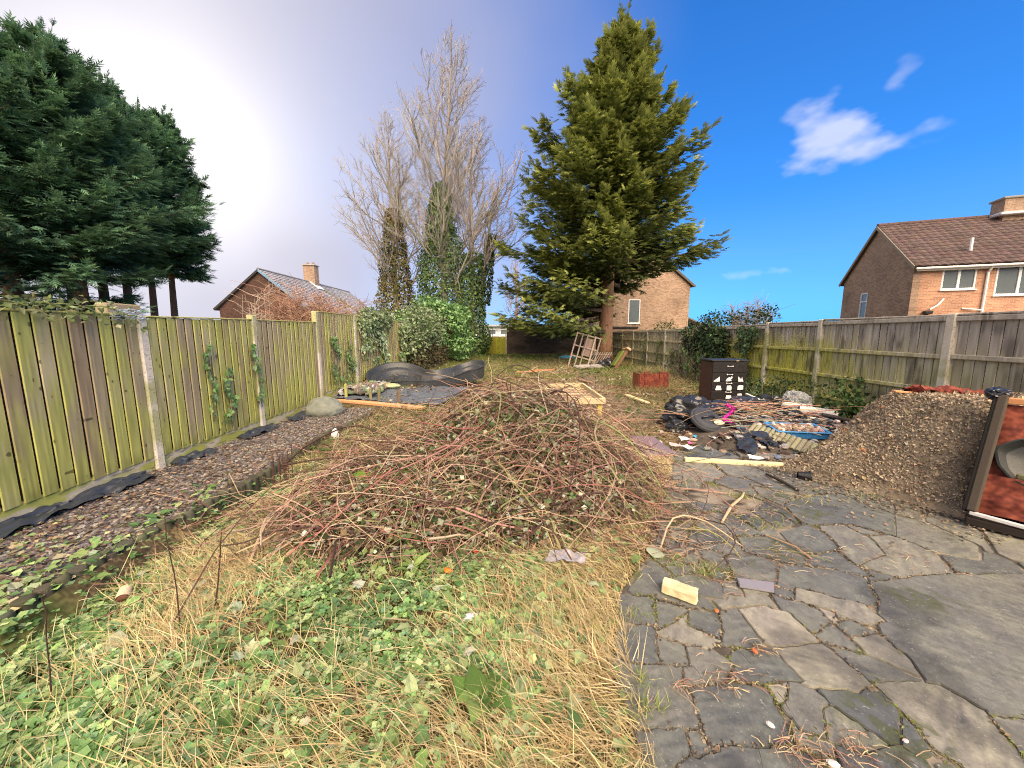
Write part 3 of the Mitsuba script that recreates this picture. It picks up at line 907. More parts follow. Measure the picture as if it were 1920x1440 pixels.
def build_right_house():
    rng = np.random.default_rng(31)
    t = thing('brick_house', 'orange brick house with brown tiled roof above the right fence', 'house')
    c0 = np.array([19.75, 18.5])
    ang = math.radians(20.5)
    g = np.array([math.sin(ang), math.cos(ang)])           # along the gable, away from the camera
    w = np.array([math.cos(ang), -math.sin(ang)])          # along the front, to the right
    W, Lh, ez, rise = 7.0, 13.0, 4.86, 2.58
    # gable wall
    mb = MB()
    wall_profile(mb, c0, g, w, [(0, -.2), (W, -.2), (W, ez), (W / 2, ez + rise), (0, ez)], .28, [(3.95, 4.72, 2.35, 3.95)])
    part(t, 'gable_wall', mb, 'brick_brown', label='brick gable in a browner colour for its shade, with one tall window')  # browner brick carries the shade on this side of the house
    Rg = np.stack([np.append(g, 0), np.append(w, 0), [0, 0, 1.0]], 1)
    window(t, wmap(c0, g, w), Rg, 3.95, 4.72, 2.35, 3.95, [0], transom=.68)
    # front wall
    mb = MB()
    wall_profile(mb, c0 + w * .283, w, g, [(0, -.2), (Lh, -.2), (Lh, ez), (0, ez)], .28, [(.78, 2.0, 3.62, 4.6), (2.66, 4.85, 3.3, 4.66), (6.2, 7.4, 3.5, 4.6)])
    part(t, 'front_wall', mb, 'brick_orange')
    Rf = np.stack([np.append(w, 0), np.append(g, 0), [0, 0, 1.0]], 1)
    Mf = wmap(c0 + w * .283, w, g)
    window(t, Mf, Rf, .78, 2.0, 3.62, 4.6, [0, .5])
    window(t, Mf, Rf, 2.66, 4.85, 3.3, 4.66, [0, .36, .68])
    window(t, Mf, Rf, 6.2, 7.4, 3.5, 4.6, [0, .5])
    part(t, 'curtain_wall', MB().box(Mf(Lh / 2, 2.5, 2.4), (Lh, .1, 4.6), Rf, 0, (.25, .23, .2)), 'matte')
    white = (.72, .73, .74)
    # roof: slope over the front, slope behind
    e = lambda s, k, z: np.append(c0 + w * s + g * k, z)
    k0, sl = -.28, rise / (W / 2)
    zl = ez + .12 - .28 * sl
    rf = MB()
    roof_slab(rf, e(-.10, k0, zl), e(Lh + .2, k0, zl), e(Lh + .2, W / 2, ez + rise + .12), e(-.10, W / 2, ez + rise + .12), .12, (.10, .07, .06))
    roof_slab(rf, e(-.10, W - k0, zl), e(Lh + .2, W - k0, zl), e(Lh + .2, W / 2 + .002, ez + rise + .12), e(-.10, W / 2 + .002, ez + rise + .12), .12, (.10, .07, .06))
    rk = part(t, 'roof', rf, 'matte')
    nv, nu = 15, 44
    a0, up = e(-.14, k0 - .05, zl - .02), (e(-.14, W / 2, ez + rise + .14) - e(-.14, k0 - .05, zl - .02)) / nv
    tiled_slope(rk, a0, np.append(w, 0) * .30, up, nu, nv, (.105, .074, .068), rng, order=lambda q: q[0] + .001 * q[1])
    rg = MB()
    for i in range(30):
        rg.tube([e(-.14 + i * .45, W / 2, ez + rise + .15), e(.30 + i * .45, W / 2, ez + rise + .15)], .12, 8, jig(rng, (.12, .08, .075)))
    part(rk, 'ridge_tiles', rg, 'matte', kind='stuff')
    vg = MB()
    vg.bar(e(-.16, k0, zl - .07), e(-.16, W / 2, ez + rise + .05), .05, .16, .01, (.30, .26, .2))
    vg.bar(e(-.16, W - k0, zl - .07), e(-.16, W / 2, ez + rise + .05), .05, .16, .01, (.30, .26, .2))
    part(rk, 'verge', vg, 'matte')
    gt = MB().bar(e(-.1, k0 - .05, zl - .13), e(Lh, k0 - .05, zl - .13), .11, .09, .02, white)
    gt.bar(e(.0, k0 + .08, zl - .17), e(Lh, k0 + .08, zl - .17), .03, .16, .01, white)
    part(t, 'gutter', gt, 'satin')
    dp = MB().tube([Mf(2.33, k0 + .0, zl - .15), Mf(2.33, -.07, zl - .42), Mf(2.33, -.07, 1.5), Mf(2.33, -.07, -.1)], .05, 8, white)
    part(t, 'downpipe', dp, 'satin')
    part(t, 'waste_pipe', MB().tube([Mf(2.3, -.12, 2.62), Mf(1.85, -.10, 2.70), Mf(1.65, -.02, 2.72)], .035, 8, white), 'satin')
    hp = MB().tube([Mf(.95, -.02, 3.2), Mf(.72, -.10, 2.9), Mf(.45, -.12, 2.7)], .04, 8, white)
    part(t, 'waste_pipe', hp, 'satin')
    part(t, 'hopper', MB().box(Mf(.38, -.14, 2.55), (.28, .2, .16), Rf, .03, (.03, .03, .032), taper=1.25).tube([Mf(.38, -.1, 2.48), Mf(.38, -.1, -.1)], .045, 8, (.03, .03, .032)), 'satin')
    part(t, 'vent_pipe', MB().tube([e(2.2, .5, ez + .6), e(2.2, .5, ez + 1.2)], .06, 8, white), 'satin')
    part(t, 'soil_pipe', MB().tube([np.append(c0 + g * 6.4 - w * .08, -.1), np.append(c0 + g * 6.4 - w * .08, 2.15)], .05, 8, (.05, .03, .03)).box(np.append(c0 + g * 6.4 - w * .1, 2.2), (.2, .2, .2), Rg, .03, (.05, .03, .03)), 'satin')
    ck = MB()
    cm = e(5.1, W / 2 - .1, 0)
    for a, b in (((-.46, -.42), (.46, -.42)), ((.46, -.42), (.46, .42)), ((.46, .42), (-.46, .42)), ((-.46, .42), (-.46, -.42))):
        wallbox(ck, cm[:2] + w * a[0] + g * a[1], cm[:2] + w * b[0] + g * b[1], 6.6, 8.32, .1)
    ckk = part(t, 'chimney', ck, 'brick_brown')
    part(ckk, 'cap', MB().box((cm[0], cm[1], 8.37), (1.10, .98, .1), Rf, .02, (.3, .28, .25)), 'matte')
    fl = MB().box((cm[0], cm[1] - .1, ez + rise + .12), (1.5, 1.2, .14), Rf, .03, (.55, .57, .6))
    part(ckk, 'flashing', fl, 'satin')


def build_centre_house():
    rng = np.random.default_rng(32)
    t = thing('gabled_house', 'brown brick house partly hidden behind the tall conifer', 'house')
    Y, x0, x1, ez, rise, D = 28.6, 6.4, 13.65, 5.25, 2.95, 9.0
    W = x1 - x0
    a, d, n = np.array([x0, Y]), np.array([1.0, 0]), np.array([0, 1.0])
    mb = MB()
    wall_profile(mb, a, d, n, [(0, -.2), (W, -.2), (W, ez), (W / 2, ez + rise), (0, ez)], .28, [(2.62, 3.52, 2.3, 4.12)])
    part(t, 'gable_wall', mb, 'brick_brown')
    R = np.eye(3)
    window(t, wmap(a, d, n), R, 2.62, 3.52, 2.3, 4.12, [0])
    mb = MB()
    wallbox(mb, (x1, Y + .283), (x1, Y + D), -.2, ez, .28)
    wallbox(mb, (x0 + .28, Y + .283), (x0 + .28, Y + D), -.2, ez, .28)
    part(t, 'side_walls', mb, 'brick_brown')
    part(t, 'inner_wall', MB().box((x0 + W / 2, Y + 3, 2.3), (W - 1, .1, 4.8), None, 0, (.2, .2, .2)), 'matte')
    rf = MB()
    sl = rise / (W / 2)
    for s in (-1, 1):
        xe, xm = (x0 - .3, x0 + W / 2 - .001) if s < 0 else (x1 + .3, x0 + W / 2 + .001)
        roof_slab(rf, (xe, Y - .15, ez + .12 - .3 * sl), (xe, Y + D, ez + .12 - .3 * sl), (xm, Y + D, ez + rise + .12), (xm, Y - .15, ez + rise + .12), .14, (.11, .08, .07))
    part(t, 'roof', rf, 'matte')
    vg = MB()
    vg.bar((x1 + .32, Y - .17, ez - .22), (x0 + W / 2, Y - .17, ez + rise + .05), .05, .16, .01, (.12, .11, .10))
    vg.bar((x0 - .32, Y - .17, ez - .22), (x0 + W / 2, Y - .17, ez + rise + .05), .05, .16, .01, (.12, .11, .10))
    part(t, 'verge', vg, 'matte')
    part(t, 'shadow_strip', MB().box((x0 + 1.6, Y - .05, 1.98), (3.6, .1, .16), None, .02, (.03, .03, .03)), 'matte')  # dark strip modelled in place of a shadow line across the wall
    t = thing('lean_to_shed', 'pale shed with a dark roof right of the gabled house', 'shed')
    part(t, 'wall', MB().box((15.0, 31, .9), (2.0, 2, 2.2), None, .02, (.6, .6, .58)), 'matte')
    rf = MB()
    roof_slab(rf, (16.3, 29.9, 2.0), (16.3, 32.2, 2.0), (13.9, 32.2, 3.0), (13.9, 29.9, 3.0), .1, (.16, .15, .15))
    part(t, 'roof', rf, 'matte')


def build_left_house():
    rng = np.random.default_rng(33)
    t = thing('bungalow', 'dark red brick bungalow with a grey slate roof behind the left fence', 'house')
    Y, xm, hw, ez, rise, D = 32.0, -21.1, 3.65, 3.75, 3.0, 17.5
    x0, x1 = xm - hw, xm + hw
    a, d, n = np.array([x0, Y]), np.array([1.0, 0]), np.array([0, 1.0])
    mb = MB()
    wall_profile(mb, a, d, n, [(0, -.2), (2 * hw, -.2), (2 * hw, ez), (hw, ez + rise), (0, ez)], .28, [(4.0, 5.4, 1.2, 2.5)])
    part(t, 'gable_wall', mb, 'brick_red')
    window(t, wmap(a, d, n), np.eye(3), 4.0, 5.4, 1.2, 2.5, [0, .5])
    Rw = np.array([[0, 1.0, 0], [-1.0, 0, 0], [0, 0, 1]]).T
    b, dd, nn = np.array([x1, Y + .283]), np.array([0, 1.0]), np.array([-1.0, 0])
    mb = MB()
    wall_profile(mb, b, dd, nn, [(0, -.2), (D - .3, -.2), (D - .3, ez), (0, ez)], .28, [(5.2, 7.0, 2.2, 3.5), (13.2, 14.6, 2.2, 3.5)])
    part(t, 'side_wall', mb, 'brick_red')
    Rs = np.stack([[0, 1.0, 0], [-1.0, 0, 0], [0, 0, 1.0]], 1)
    window(t, wmap(b, dd, nn), Rs, 5.2, 7.0, 2.2, 3.5, [0, .5])
    window(t, wmap(b, dd, nn), Rs, 13.2, 14.6, 2.2, 3.5, [0, .5])
    part(t, 'render_panel', MB().box((x1 + .02, Y + 9.2, 2.9), (.04, 3.6, 1.1), None, .01, (.62, .63, .66)), 'matte')
    part(t, 'fascia', MB().box((x1 + .3, Y + D / 2, ez - .17), (.04, D, .2), None, .01, (.55, .57, .6)), 'satin')
    sl = rise / hw
    rf = MB()
    zl = ez + .1 - .35 * sl
    roof_slab(rf, (x1 + .35, Y - .15, zl), (x1 + .35, Y + D, zl), (xm + .001, Y + D, ez + rise + .1), (xm + .001, Y - .15, ez + rise + .1), .12, (.12, .12, .13))
    roof_slab(rf, (x0 - .35, Y - .15, zl), (x0 - .35, Y + D, zl), (xm - .001, Y + D, ez + rise + .1), (xm - .001, Y - .15, ez + rise + .1), .12, (.12, .12, .13))
    rk = part(t, 'roof', rf, 'matte')
    nv, nu = 17, 58
    o = np.array([x1 + .38, Y - .17, zl])
    up = (np.array([xm, Y - .17, ez + rise + .12]) - o) / nv
    rest = MB()
    for j in range(nv):
        for i in range(nu):
            p0 = o + np.array([0, .305 * i, 0]) + up * (j - .05)
            nrm = np.array([sl, 0, 1.0]) / math.hypot(sl, 1)
            q = np.array([p0, p0 + [0, .30, 0], p0 + [0, .30, 0] + up * 1.04, p0 + up * 1.04])
            q[:2] += nrm * .05
            v = np.vstack([q, q[:2] - nrm * .055])
            f = [[0, 1, 2], [0, 2, 3], [4, 5, 1], [4, 1, 0]]
            c = jig(rng, (.25, .25, .27), .22)
            if abs(i * .305 - 8.6 - .18 * (nv - j)) < .25 + .3 * rng.random():
                c = jig(rng, (.16, .17, .07), .2)
            rest.add(v, f, c)
    part(rk, 'slates', rest, 'matte', kind='stuff')
    part(rk, 'ridge', MB().tube([(xm, Y - .15, ez + rise + .13), (xm, Y + D, ez + rise + .13)], .12, 8, (.2, .2, .21)), 'matte')
    part(rk, 'barge_board', MB().bar((xm, Y - .18, ez + rise + .04), (x1 + .37, Y - .18, zl - .03), .05, .2, .01, (.16, .30, .46)), 'satin', label='blue painted barge board')
    part(rk, 'verge', MB().bar((xm, Y - .18, ez + rise + .04), (x0 - .37, Y - .18, zl - .03), .05, .18, .01, (.05, .045, .045)), 'matte')
    ck = MB()
    cx, cy = xm, 40.3
    for p, q in (((-.58, -.45), (.58, -.45)), ((.58, -.45), (.58, .45)), ((.58, .45), (-.58, .45)), ((-.58, .45), (-.58, -.45))):
        wallbox(ck, (cx + p[0], cy + p[1]), (cx + q[0], cy + q[1]), 5.6, 8.6, .1)
    ckk = part(t, 'chimney', ck, 'brick_brown')
    part(ckk, 'cap', MB().box((cx, cy, 8.65), (1.34, 1.1, .1), None, .02, (.4, .38, .35)), 'matte')
    part(ckk, 'flashing', MB().box((cx + .55, cy, 6.55), (1.2, 1.3, .1), roty(math.atan(sl)), .02, (.55, .57, .6)), 'satin')
    for dx in (-.28, .28):
        part(ckk, 'pot', MB().tube([(cx + dx, cy, 8.7), (cx + dx, cy, 8.95)], .13, 8, (.30, .2, .14)), 'matte')


def build_edging():
    """half log edging between the gravel bed and the lawn"""
    rng = np.random.default_rng(41)
    t = thing('log_edging', 'dark half log edging between gravel bed and lawn on the left', 'edging')
    for y0, y1, top in ((.9, 3.15, .07), (3.15, 5.35, .08), (5.42, 7.3, .08)):
        y = y0
        k = 0
        while y < y1:
            r = rng.uniform(.042, .05)
            h = top + rng.uniform(-.015, .012)
            x = -2.715 + .05 * math.sin(y * 2.1)
            pts = [(x, y + r, -.2), (x + rng.uniform(-.006, .006), y + r, h - .012), (x, y + r, h)]
            mb = MB().tube(pts, [r, r, r * .78], 9, jig(rng, (.075, .072, .052), .3))
            part(t, 'log', mb, 'matte', 40)
            y += 2 * r + .002
            k += 1

# ------------------------------------------------------------------ plants
def frond(rng, n=9, wd=.08):
    """one flat spray of small scale-leaved shoots along x, drooping at the tip"""
    v, f = [], []
    for i in range(n):
        s = (i + .5) / n
        side = 1 if i % 2 else -1
        a = side * math.radians(rng.uniform(28, 55)) * (1.0 if i < n - 1 else 0)
        L = .55 * (1 - .55 * s) + .12
        p = np.array([s * .8, 0, -.12 * s * s])
        q = p + L * np.array([math.cos(a), math.sin(a), -.18 * L - rng.uniform(0, .12)])
        w = np.array([-math.sin(a), math.cos(a), 0]) * wd
        k = len(v)
        m = (p * .5 + q * .5) + np.array([0, 0, .03])
        v += [p - w * .8, p + w * 1.2, q]
        f += [[k, k + 2, k + 1]]
    return np.array(v), np.array(f)


def conifer(name, label, x, y, H, prof, tr, nl, seed, dark, tip, spray=.34, per=95, lean=(0, 0), lowcut=None, extra=(), group=None, leaflets=9, wd=.08, squash=1.0):
    rng = np.random.default_rng(seed)
    t = thing(name, label, 'tree', group)
    zs, rs = np.array(prof).T
    zz = np.linspace(-.3, H * .97, 14)
    ax = np.stack([x + lean[0] * np.clip(zz / H, 0, 1) ** 1.2, y + lean[1] * np.clip(zz / H, 0, 1), zz], 1)
    rad = tr * (1 - .93 * np.clip(zz / H, 0, 1)) * (1 + .5 * np.exp(-np.clip(zz, 0, 9) * 2.2))
    tm = MB().tube(ax, rad, 14, (.5, .5))
    part(t, 'trunk', tm, 'bark', True)
    br, cr = MB(), MB()
    tv, tf = frond(np.random.default_rng(seed + 1), leaflets, wd)
    P, D, U, S, C, TC = [], [], [], [], [], []
    limbs = []
    z0 = zs[0]
    for i in range(nl):
        z = z0 + (H * .985 - z0) * (1 - (1 - (i + rng.random()) / nl) ** 1.0)
        az = i * 2.39996 + rng.normal(0, .35)
        limbs.append((z, az, np.interp(z, zs, rs) * rng.choice([rng.uniform(.5, .85), rng.uniform(.82, 1.02), rng.uniform(1.0, 1.3)], p=[.45, .37, .18]), 1.0))
    limbs += [(*e, 1.0) for e in extra]
    for z, az, r, _ in limbs:
        if lowcut is not None and z < 8.5 and math.cos(az) > .4:
            r *= .90
        if lowcut is not None and z < 9.5 and math.cos(az) < 0:
            r *= 1 + .16 * -math.cos(az)
        d = np.array([math.cos(az), math.sin(az), 0])
        if lowcut is not None and z < lowcut(az):
            continue
        c0 = np.array([np.interp(z, zz, ax[:, 0]), np.interp(z, zz, ax[:, 1]), z])
        frac = (z - z0) / max(H - z0, 1)
        rise = -.10 + .38 * frac + rng.normal(0, .08)
        s = np.linspace(0, 1, 7)
        start = c0 - np.array([0, 0, .25 * r])
        pts = start + d * (s * r)[:, None] * np.array([1, squash, 1]) + np.array([0, 0, 1.0]) * (r * (.25 * s + rise * s - .10 * np.sin(s * 3.1) + (-.12 + .25 * frac) * s ** 3))[:, None]
        pts[1:, :2] += rng.normal(0, .03 * r, (6, 2))
        br.tube(pts, np.linspace(.022 * r + .012, .006, 7), 5, (.055, .04, .03))
        n = int(per * (r / 3.5 + .22))
        u = rng.uniform(.22, 1.0, n) ** .75
        base = np.stack([np.interp(u, s, pts[:, k]) for k in range(3)], 1)
        side = np.array([-d[1], d[0], 0])
        wid = (.06 + .24 * u * (1.12 - u) * 2.3) * r
        off = rng.normal(0, .55, n) * wid
        base = base + side * off[:, None] + np.array([0, 0, 1.0]) * (rng.normal(0, .07, n) * r ** .5 - np.abs(off) * .18)[:, None]
        dd = d + side * (np.clip(off / (wid + 1e-6), -1.6, 1.6) * .55)[:, None] + rng.normal(0, .28, (n, 3)) + np.array([0, 0, .25 * frac - .06])
        m = 5 + int(r)
        tipd = pts[-1] - pts[-3]
        tipd /= np.linalg.norm(tipd)
        uu = rng.uniform(0, 1, m)
        base = np.vstack([base, pts[-1] + tipd * (uu * .09 * r)[:, None] + rng.normal(0, .05 * r ** .5, (m, 3))])
        dd = np.vstack([dd, tipd + np.array([0, 0, .25]) + rng.normal(0, .22, (m, 3))])
        u, n = np.r_[u, np.ones(m)], n + m
        P.append(base)
        D.append(dd)
        U.append(np.array([0, 0, 1.0]) + rng.normal(0, .35, (n, 3)))
        S.append(spray * rng.uniform(.65, 1.35, n))
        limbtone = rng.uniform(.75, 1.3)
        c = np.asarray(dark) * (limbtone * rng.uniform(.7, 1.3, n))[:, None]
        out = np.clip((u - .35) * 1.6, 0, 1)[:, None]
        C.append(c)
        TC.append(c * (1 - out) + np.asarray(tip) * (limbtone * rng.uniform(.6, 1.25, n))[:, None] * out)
    for k in range(int(10 + H * 2.2)):
        z = H * rng.uniform(.62, .99)
        az = rng.uniform(0, 2 * np.pi)
        r = np.interp(z, zs, rs) * rng.uniform(.4, .8)
        d = np.array([math.cos(az) * .5, math.sin(az) * .5, 1.0])
        d /= np.linalg.norm(d)
        L = rng.uniform(.35, .95)
        m = 16
        uu = rng.random(m)
        b = np.array([np.interp(z, zz, ax[:, 0]) + math.cos(az) * r, np.interp(z, zz, ax[:, 1]) + math.sin(az) * r, z + .15 * r])
        br.tube([b - d * .3, b + d * L], [.012, .005], 4, (.055, .04, .03))
        P.append(b + d * (uu * L)[:, None])
        D.append(d + rng.normal(0, .38, (m, 3)))
        U.append(rng.normal(0, 1, (m, 3)))
        S.append(spray * rng.uniform(.5, .95, m) * (1.15 - .5 * uu))
        c = np.asarray(dark) * rng.uniform(.8, 1.4, m)[:, None]
        C.append(c)
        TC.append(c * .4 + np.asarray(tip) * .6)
    P, D, U, S, C, TC = (np.concatenate(a) for a in (P, D, U, S, C, TC))
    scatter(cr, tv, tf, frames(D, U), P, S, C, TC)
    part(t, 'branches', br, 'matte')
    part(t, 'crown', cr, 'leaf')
    return t


def build_conifers():
    prof = [(1.9, 4.4), (3.5, 5.1), (5, 4.9), (7, 4.45), (9, 3.85), (11, 3.2), (13, 2.4), (15, 1.25), (16.2, .45), (16.9, .1)]

    def lowcut(az):
        return 3.1 + 3.0 * max(0.0, math.cos(az)) ** .5 + (2.0 if math.sin(az) < -.35 and math.cos(az) > -.55 else 0)
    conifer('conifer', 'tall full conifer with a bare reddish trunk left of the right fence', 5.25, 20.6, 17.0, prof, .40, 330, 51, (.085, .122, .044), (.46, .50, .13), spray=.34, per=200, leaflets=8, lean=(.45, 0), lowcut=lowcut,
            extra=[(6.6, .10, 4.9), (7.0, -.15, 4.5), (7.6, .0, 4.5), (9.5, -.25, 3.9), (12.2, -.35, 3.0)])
    spec = [
        ('leftmost dark conifer of the row behind the board fence', -16.8, 12.8, 11.4, .30, 1.6, 2.8),
        ('dark conifer with the thickest trunk behind the left fence', -16.0, 14.0, 11.6, .36, 4.2, 3.1),
        ('dark conifer third from the left behind the board fence', -17.2, 16.0, 11.9, .21, 4.8, 2.8),
        ('dark conifer fourth from the left behind the board fence', -17.2, 17.0, 12.0, .20, 5.1, 2.6),
        ('dark conifer fifth from the left behind the board fence', -17.6, 18.5, 11.7, .18, 5.2, 2.3),
        ('rightmost dark conifer of the row, nearest the bungalow', -17.6, 19.6, 12.2, .18, 4.8, 2.1),
    ]
    for i, (lab, x, y, H, tr, zl, r) in enumerate(spec):
        prof = [(zl, r * .62), (zl + 1.2, r * .95), (zl + 3, r), (H * .62, r * .86), (H * .8, r * .6), (H * .92, r * .3), (H, .1)]
        conifer('dark_conifer', lab, x, y, H, prof, tr, 135, 60 + i, (.068, .145, .10), (.23, .40, .19), spray=.30, per=215, leaflets=6, wd=.075, lean=(.5 if i > 3 else .1, 0), group='row of dark conifers behind the left fence')


def bare_tree(name, label, x, y, H, seed, r0, nb, zlo, spread, up, col, ivy=(), lean=(0, 0), extra=(), levels=(7, 5), thin=1.0):
    rng = np.random.default_rng(seed)
    t = thing(name, label, 'tree')
    zz = np.linspace(-.2, H, 16)
    wob = np.cumsum(rng.normal(0, .06, (16, 2)), 0) * np.linspace(0, 1, 16)[:, None]
    ax = np.stack([x + wob[:, 0] + lean[0] * (zz / H), y + wob[:, 1], zz], 1)
    rad = r0 * np.clip(1 - zz / H, 0, 1) ** .9 + .012
    part(t, 'trunk', MB().tube(ax, rad, 9, jig(rng, col, .05)), 'matte', True)
    lim, tw = MB(), MB()
    got = ([], [], [])
    stack = []
    for i in range(nb):
        z = zlo + (H * .93 - zlo) * ((i + rng.random()) / nb) ** .85
        az = i * 2.4 + rng.normal(0, .4)
        L = spread * (H - z) ** .85 * rng.uniform(.42, .80) + .5
        a = rng.uniform(.4, .85) + .3 * (1 - (z - zlo) / (H - zlo))
        d = np.array([math.cos(az) * math.sin(a), math.sin(az) * math.sin(a), math.cos(a)])
        p = np.array([np.interp(z, zz, ax[:, k]) for k in range(3)])
        stack.append((p, d, L, max(.014, .35 * np.interp(z, zz, rad)), 1))
    for p, d, L, r in extra:
        stack.append((np.array(p, float), np.array(d, float) / np.linalg.norm(d), L, r, 1))
    while stack:
        p, d, L, r, lv = stack.pop()
        n = (9, 7, 5)[lv - 1]
        pts, q = [p], d
        for k in range(n - 1):
            q = q + rng.normal(0, .055 + .035 * lv, 3) + np.array([0, 0, up * (.9 if lv < 3 else .5)])
            q = q / np.linalg.norm(q)
            pts.append(pts[-1] + q * L / (n - 1))
        pts = np.array(pts)
        rr = np.linspace(r, max(.0075 * thin, r * .3), n)
        got[lv - 1].append((pts, rr, jig(rng, col, .25)))
        if lv < 3:
            m = int(levels[lv - 1] * (L / (2.5 if lv == 1 else 1.1)) ** .6 * rng.uniform(.7, 1.3)) + 1
            for _ in range(m):
                u = rng.uniform(.18, 1.0)
                i = min(int(u * (n - 1)), n - 2)
                b = pts[i] + (pts[i + 1] - pts[i]) * (u * (n - 1) - i)
                td = pts[i + 1] - pts[i]
                td /= np.linalg.norm(td)
                e = rng.normal(0, 1, 3)
                e -= td * (e @ td)
                e /= np.linalg.norm(e)
                a = rng.uniform(.35, .8)
                stack.append((b, td * math.cos(a) + e * math.sin(a), L * rng.uniform(.28, .5) * (1.15 - .5 * u), max(.0085 * thin, r * .42), lv + 1))
    for lv, g in enumerate(got):
        tubes(tw if lv else lim, [q[0] for q in g], [q[1] for q in g], 3 if lv else 5, [q[2] for q in g])
    part(t, 'limb', lim, 'matte', kind='stuff')
    part(t, 'twigs', tw, 'matte', kind='stuff')
    for z0, z1, ra, rb, n, cols, px, py in ivy:
        m = MB()
        z = z0 + (z1 - z0) * rng.random(n) ** 1.15
        k = (z - z0) / (z1 - z0)
        lump = meshkit.fbm(np.stack([z * 1.3, rng.random(n) * 0, z * 0], 1), 2, seed)
        a = rng.uniform(0, 2 * np.pi, n)
        lum2 = meshkit.fbm(np.stack([np.cos(a) * 1.2 + 5, np.sin(a) * 1.2, z * .8], 1), 3, seed + 3)
        R = (ra + (rb - ra) * k) * (.55 + .9 * lum2) * np.sqrt(rng.uniform(.45, 1.1, n))
        cx = np.interp(z, [z0, z1], [px[0], px[1]])
        cy = np.interp(z, [z0, z1], [py, py])
        P = np.stack([cx + np.cos(a) * R, cy + np.sin(a) * R, z], 1)
        out = np.stack([np.cos(a), np.sin(a), np.full(n, .5)], 1) + rng.normal(0, .45, (n, 3))
        D = np.stack([-np.sin(a) * .3, np.cos(a) * .3, np.full(n, -1.0)], 1) + rng.normal(0, .6, (n, 3))
        scatter(m, LEAF_V, LEAF_F, frames(D, out), P, rng.uniform(.10, .19, n), jigs(rng, cols, n, .4) * (.6 + .8 * lum2)[:, None])
        part(t, 'ivy', m, 'leaf')
    return t


IVYC = [(.12, .20, .07), (.085, .145, .055), (.18, .27, .10), (.115, .18, .10)]


def build_bare_trees():
    c = (.31, .285, .26)
    bare_tree('bare_tree', 'bare tree with a browned ivy column, leftmost of the three beyond the lawn', -7.7, 25.5, 15.6, 71, .22, 52, 3.2, 1.0, .085, c,
              ivy=[(-.1, 9.6, 1.75, .5, 9500, [(.20, .165, .075), (.14, .14, .06), (.25, .20, .11), (.11, .14, .05)], (-7.7, -7.7), 25.5)], lean=(-.2, 0), levels=(8, 4))
    bare_tree('poplar_tree', 'tallest bare poplar with green ivy up its trunk, middle of three', -4.6, 25.0, 19.9, 72, .26, 66, 4.0, .98, .115, c,
              ivy=[(-.1, 11.0, 2.3, .5, 14500, IVYC, (-4.7, -4.4), 25.0)], lean=(1.0, 0), levels=(8, 4))
    bare_tree('forked_tree', 'forked bare tree with ivy clad stems, rightmost of three beyond the lawn', -2.6, 25.3, 14.5, 73, .22, 40, 4.5, 1.15, .07, (.28, .255, .235),
              ivy=[(-.1, 6.8, 1.15, .75, 7500, IVYC, (-2.6, -2.5), 25.3), (3.5, 8.0, .6, .28, 1800, [(.08, .11, .055), (.06, .09, .045)], (-1.9, -1.2), 25.2)], lean=(.3, 0),
              extra=[((-2.2, 25.2, 3.4), (.25, 0, 1.0), 4.2, .15), ((-1.55, 25.2, 6.8), (.5, 0, .85), 4.0, .11), ((-.3, 25.2, 9.6), (.25, 0, 1), 3.2, .06), ((-2.6, 25, 2.6), (-.75, -.2, .75), 4.5, .10), ((-1.4, 25, 6.2), (.9, 0, .35), 3.0, .05), ((-3.2, 25, 4.2), (-.5, .1, .9), 5.5, .08)], levels=(8, 4))
    bare_tree('hazy_tree', 'pale bare tree far off, left of the tall conifer', .6, 40, 9.8, 74, .16, 26, 1.8, .7, .15, (.36, .25, .20), levels=(6, 4), thin=1.8)
    shrubs = [('bare_shrub', 'pale bare shrub standing behind the right fence', 9.2, 14.5, 2.75, 75, (.25, .22, .19), 26, .5),
              ('bare_shrub', 'pinkish bare shrub behind the left fence, in front of the bungalow', -6.9, 12.2, 2.85, 76, (.36, .22, .155), 46, .62),
              ('bare_shrub', 'pale upright saplings in front of the bungalow gable', -7.9, 11.2, 3.15, 77, (.42, .34, .27), 9, .22),
              ('bare_shrub', 'bare shrub with pinkish twigs on the right half of the bungalow gable', -6.1, 12.8, 2.6, 78, (.36, .22, .15), 30, .6)]
    for nm, lab, x, y, H, sd, col, ns, sp in shrubs:
        rng = np.random.default_rng(sd)
        t = thing(nm, lab, 'shrub')
        st, tw = MB(), MB()
        for i in range(ns):
            a = rng.uniform(0, 6.3)
            b = np.array([x + rng.normal(0, .35), y + rng.normal(0, .3), -.1])
            top = b + np.array([math.cos(a) * sp * rng.random() * 2.0, math.sin(a) * sp * rng.random(), H * rng.uniform(.75, 1.08)])
            s = np.linspace(0, 1, 7)[:, None]
            pts = b + (top - b) * s + rng.normal(0, .03, (7, 3)) + np.array([0, 0, 1]) * 0
            st.tube(pts, np.linspace(.014, .005, 7), 4, jig(rng, col, .2), caps=False)
            for _ in range(60 if ns > 10 else 14):
                u = rng.uniform(.35, 1)
                p = b + (top - b) * u
                e = np.array([rng.normal(0, .5), rng.normal(0, .5), rng.uniform(.1, .7)]) * rng.uniform(.3, .7)
                tw.tube([p, p + e * .5 + rng.normal(0, .03, 3), p + e + rng.normal(0, .06, 3)], [.0075, .006, .0045], 3, jig(rng, col, .25), caps=False)
        part(t, 'stems', st, 'matte', kind='stuff')
        part(t, 'twigs', tw, 'matte', kind='stuff')


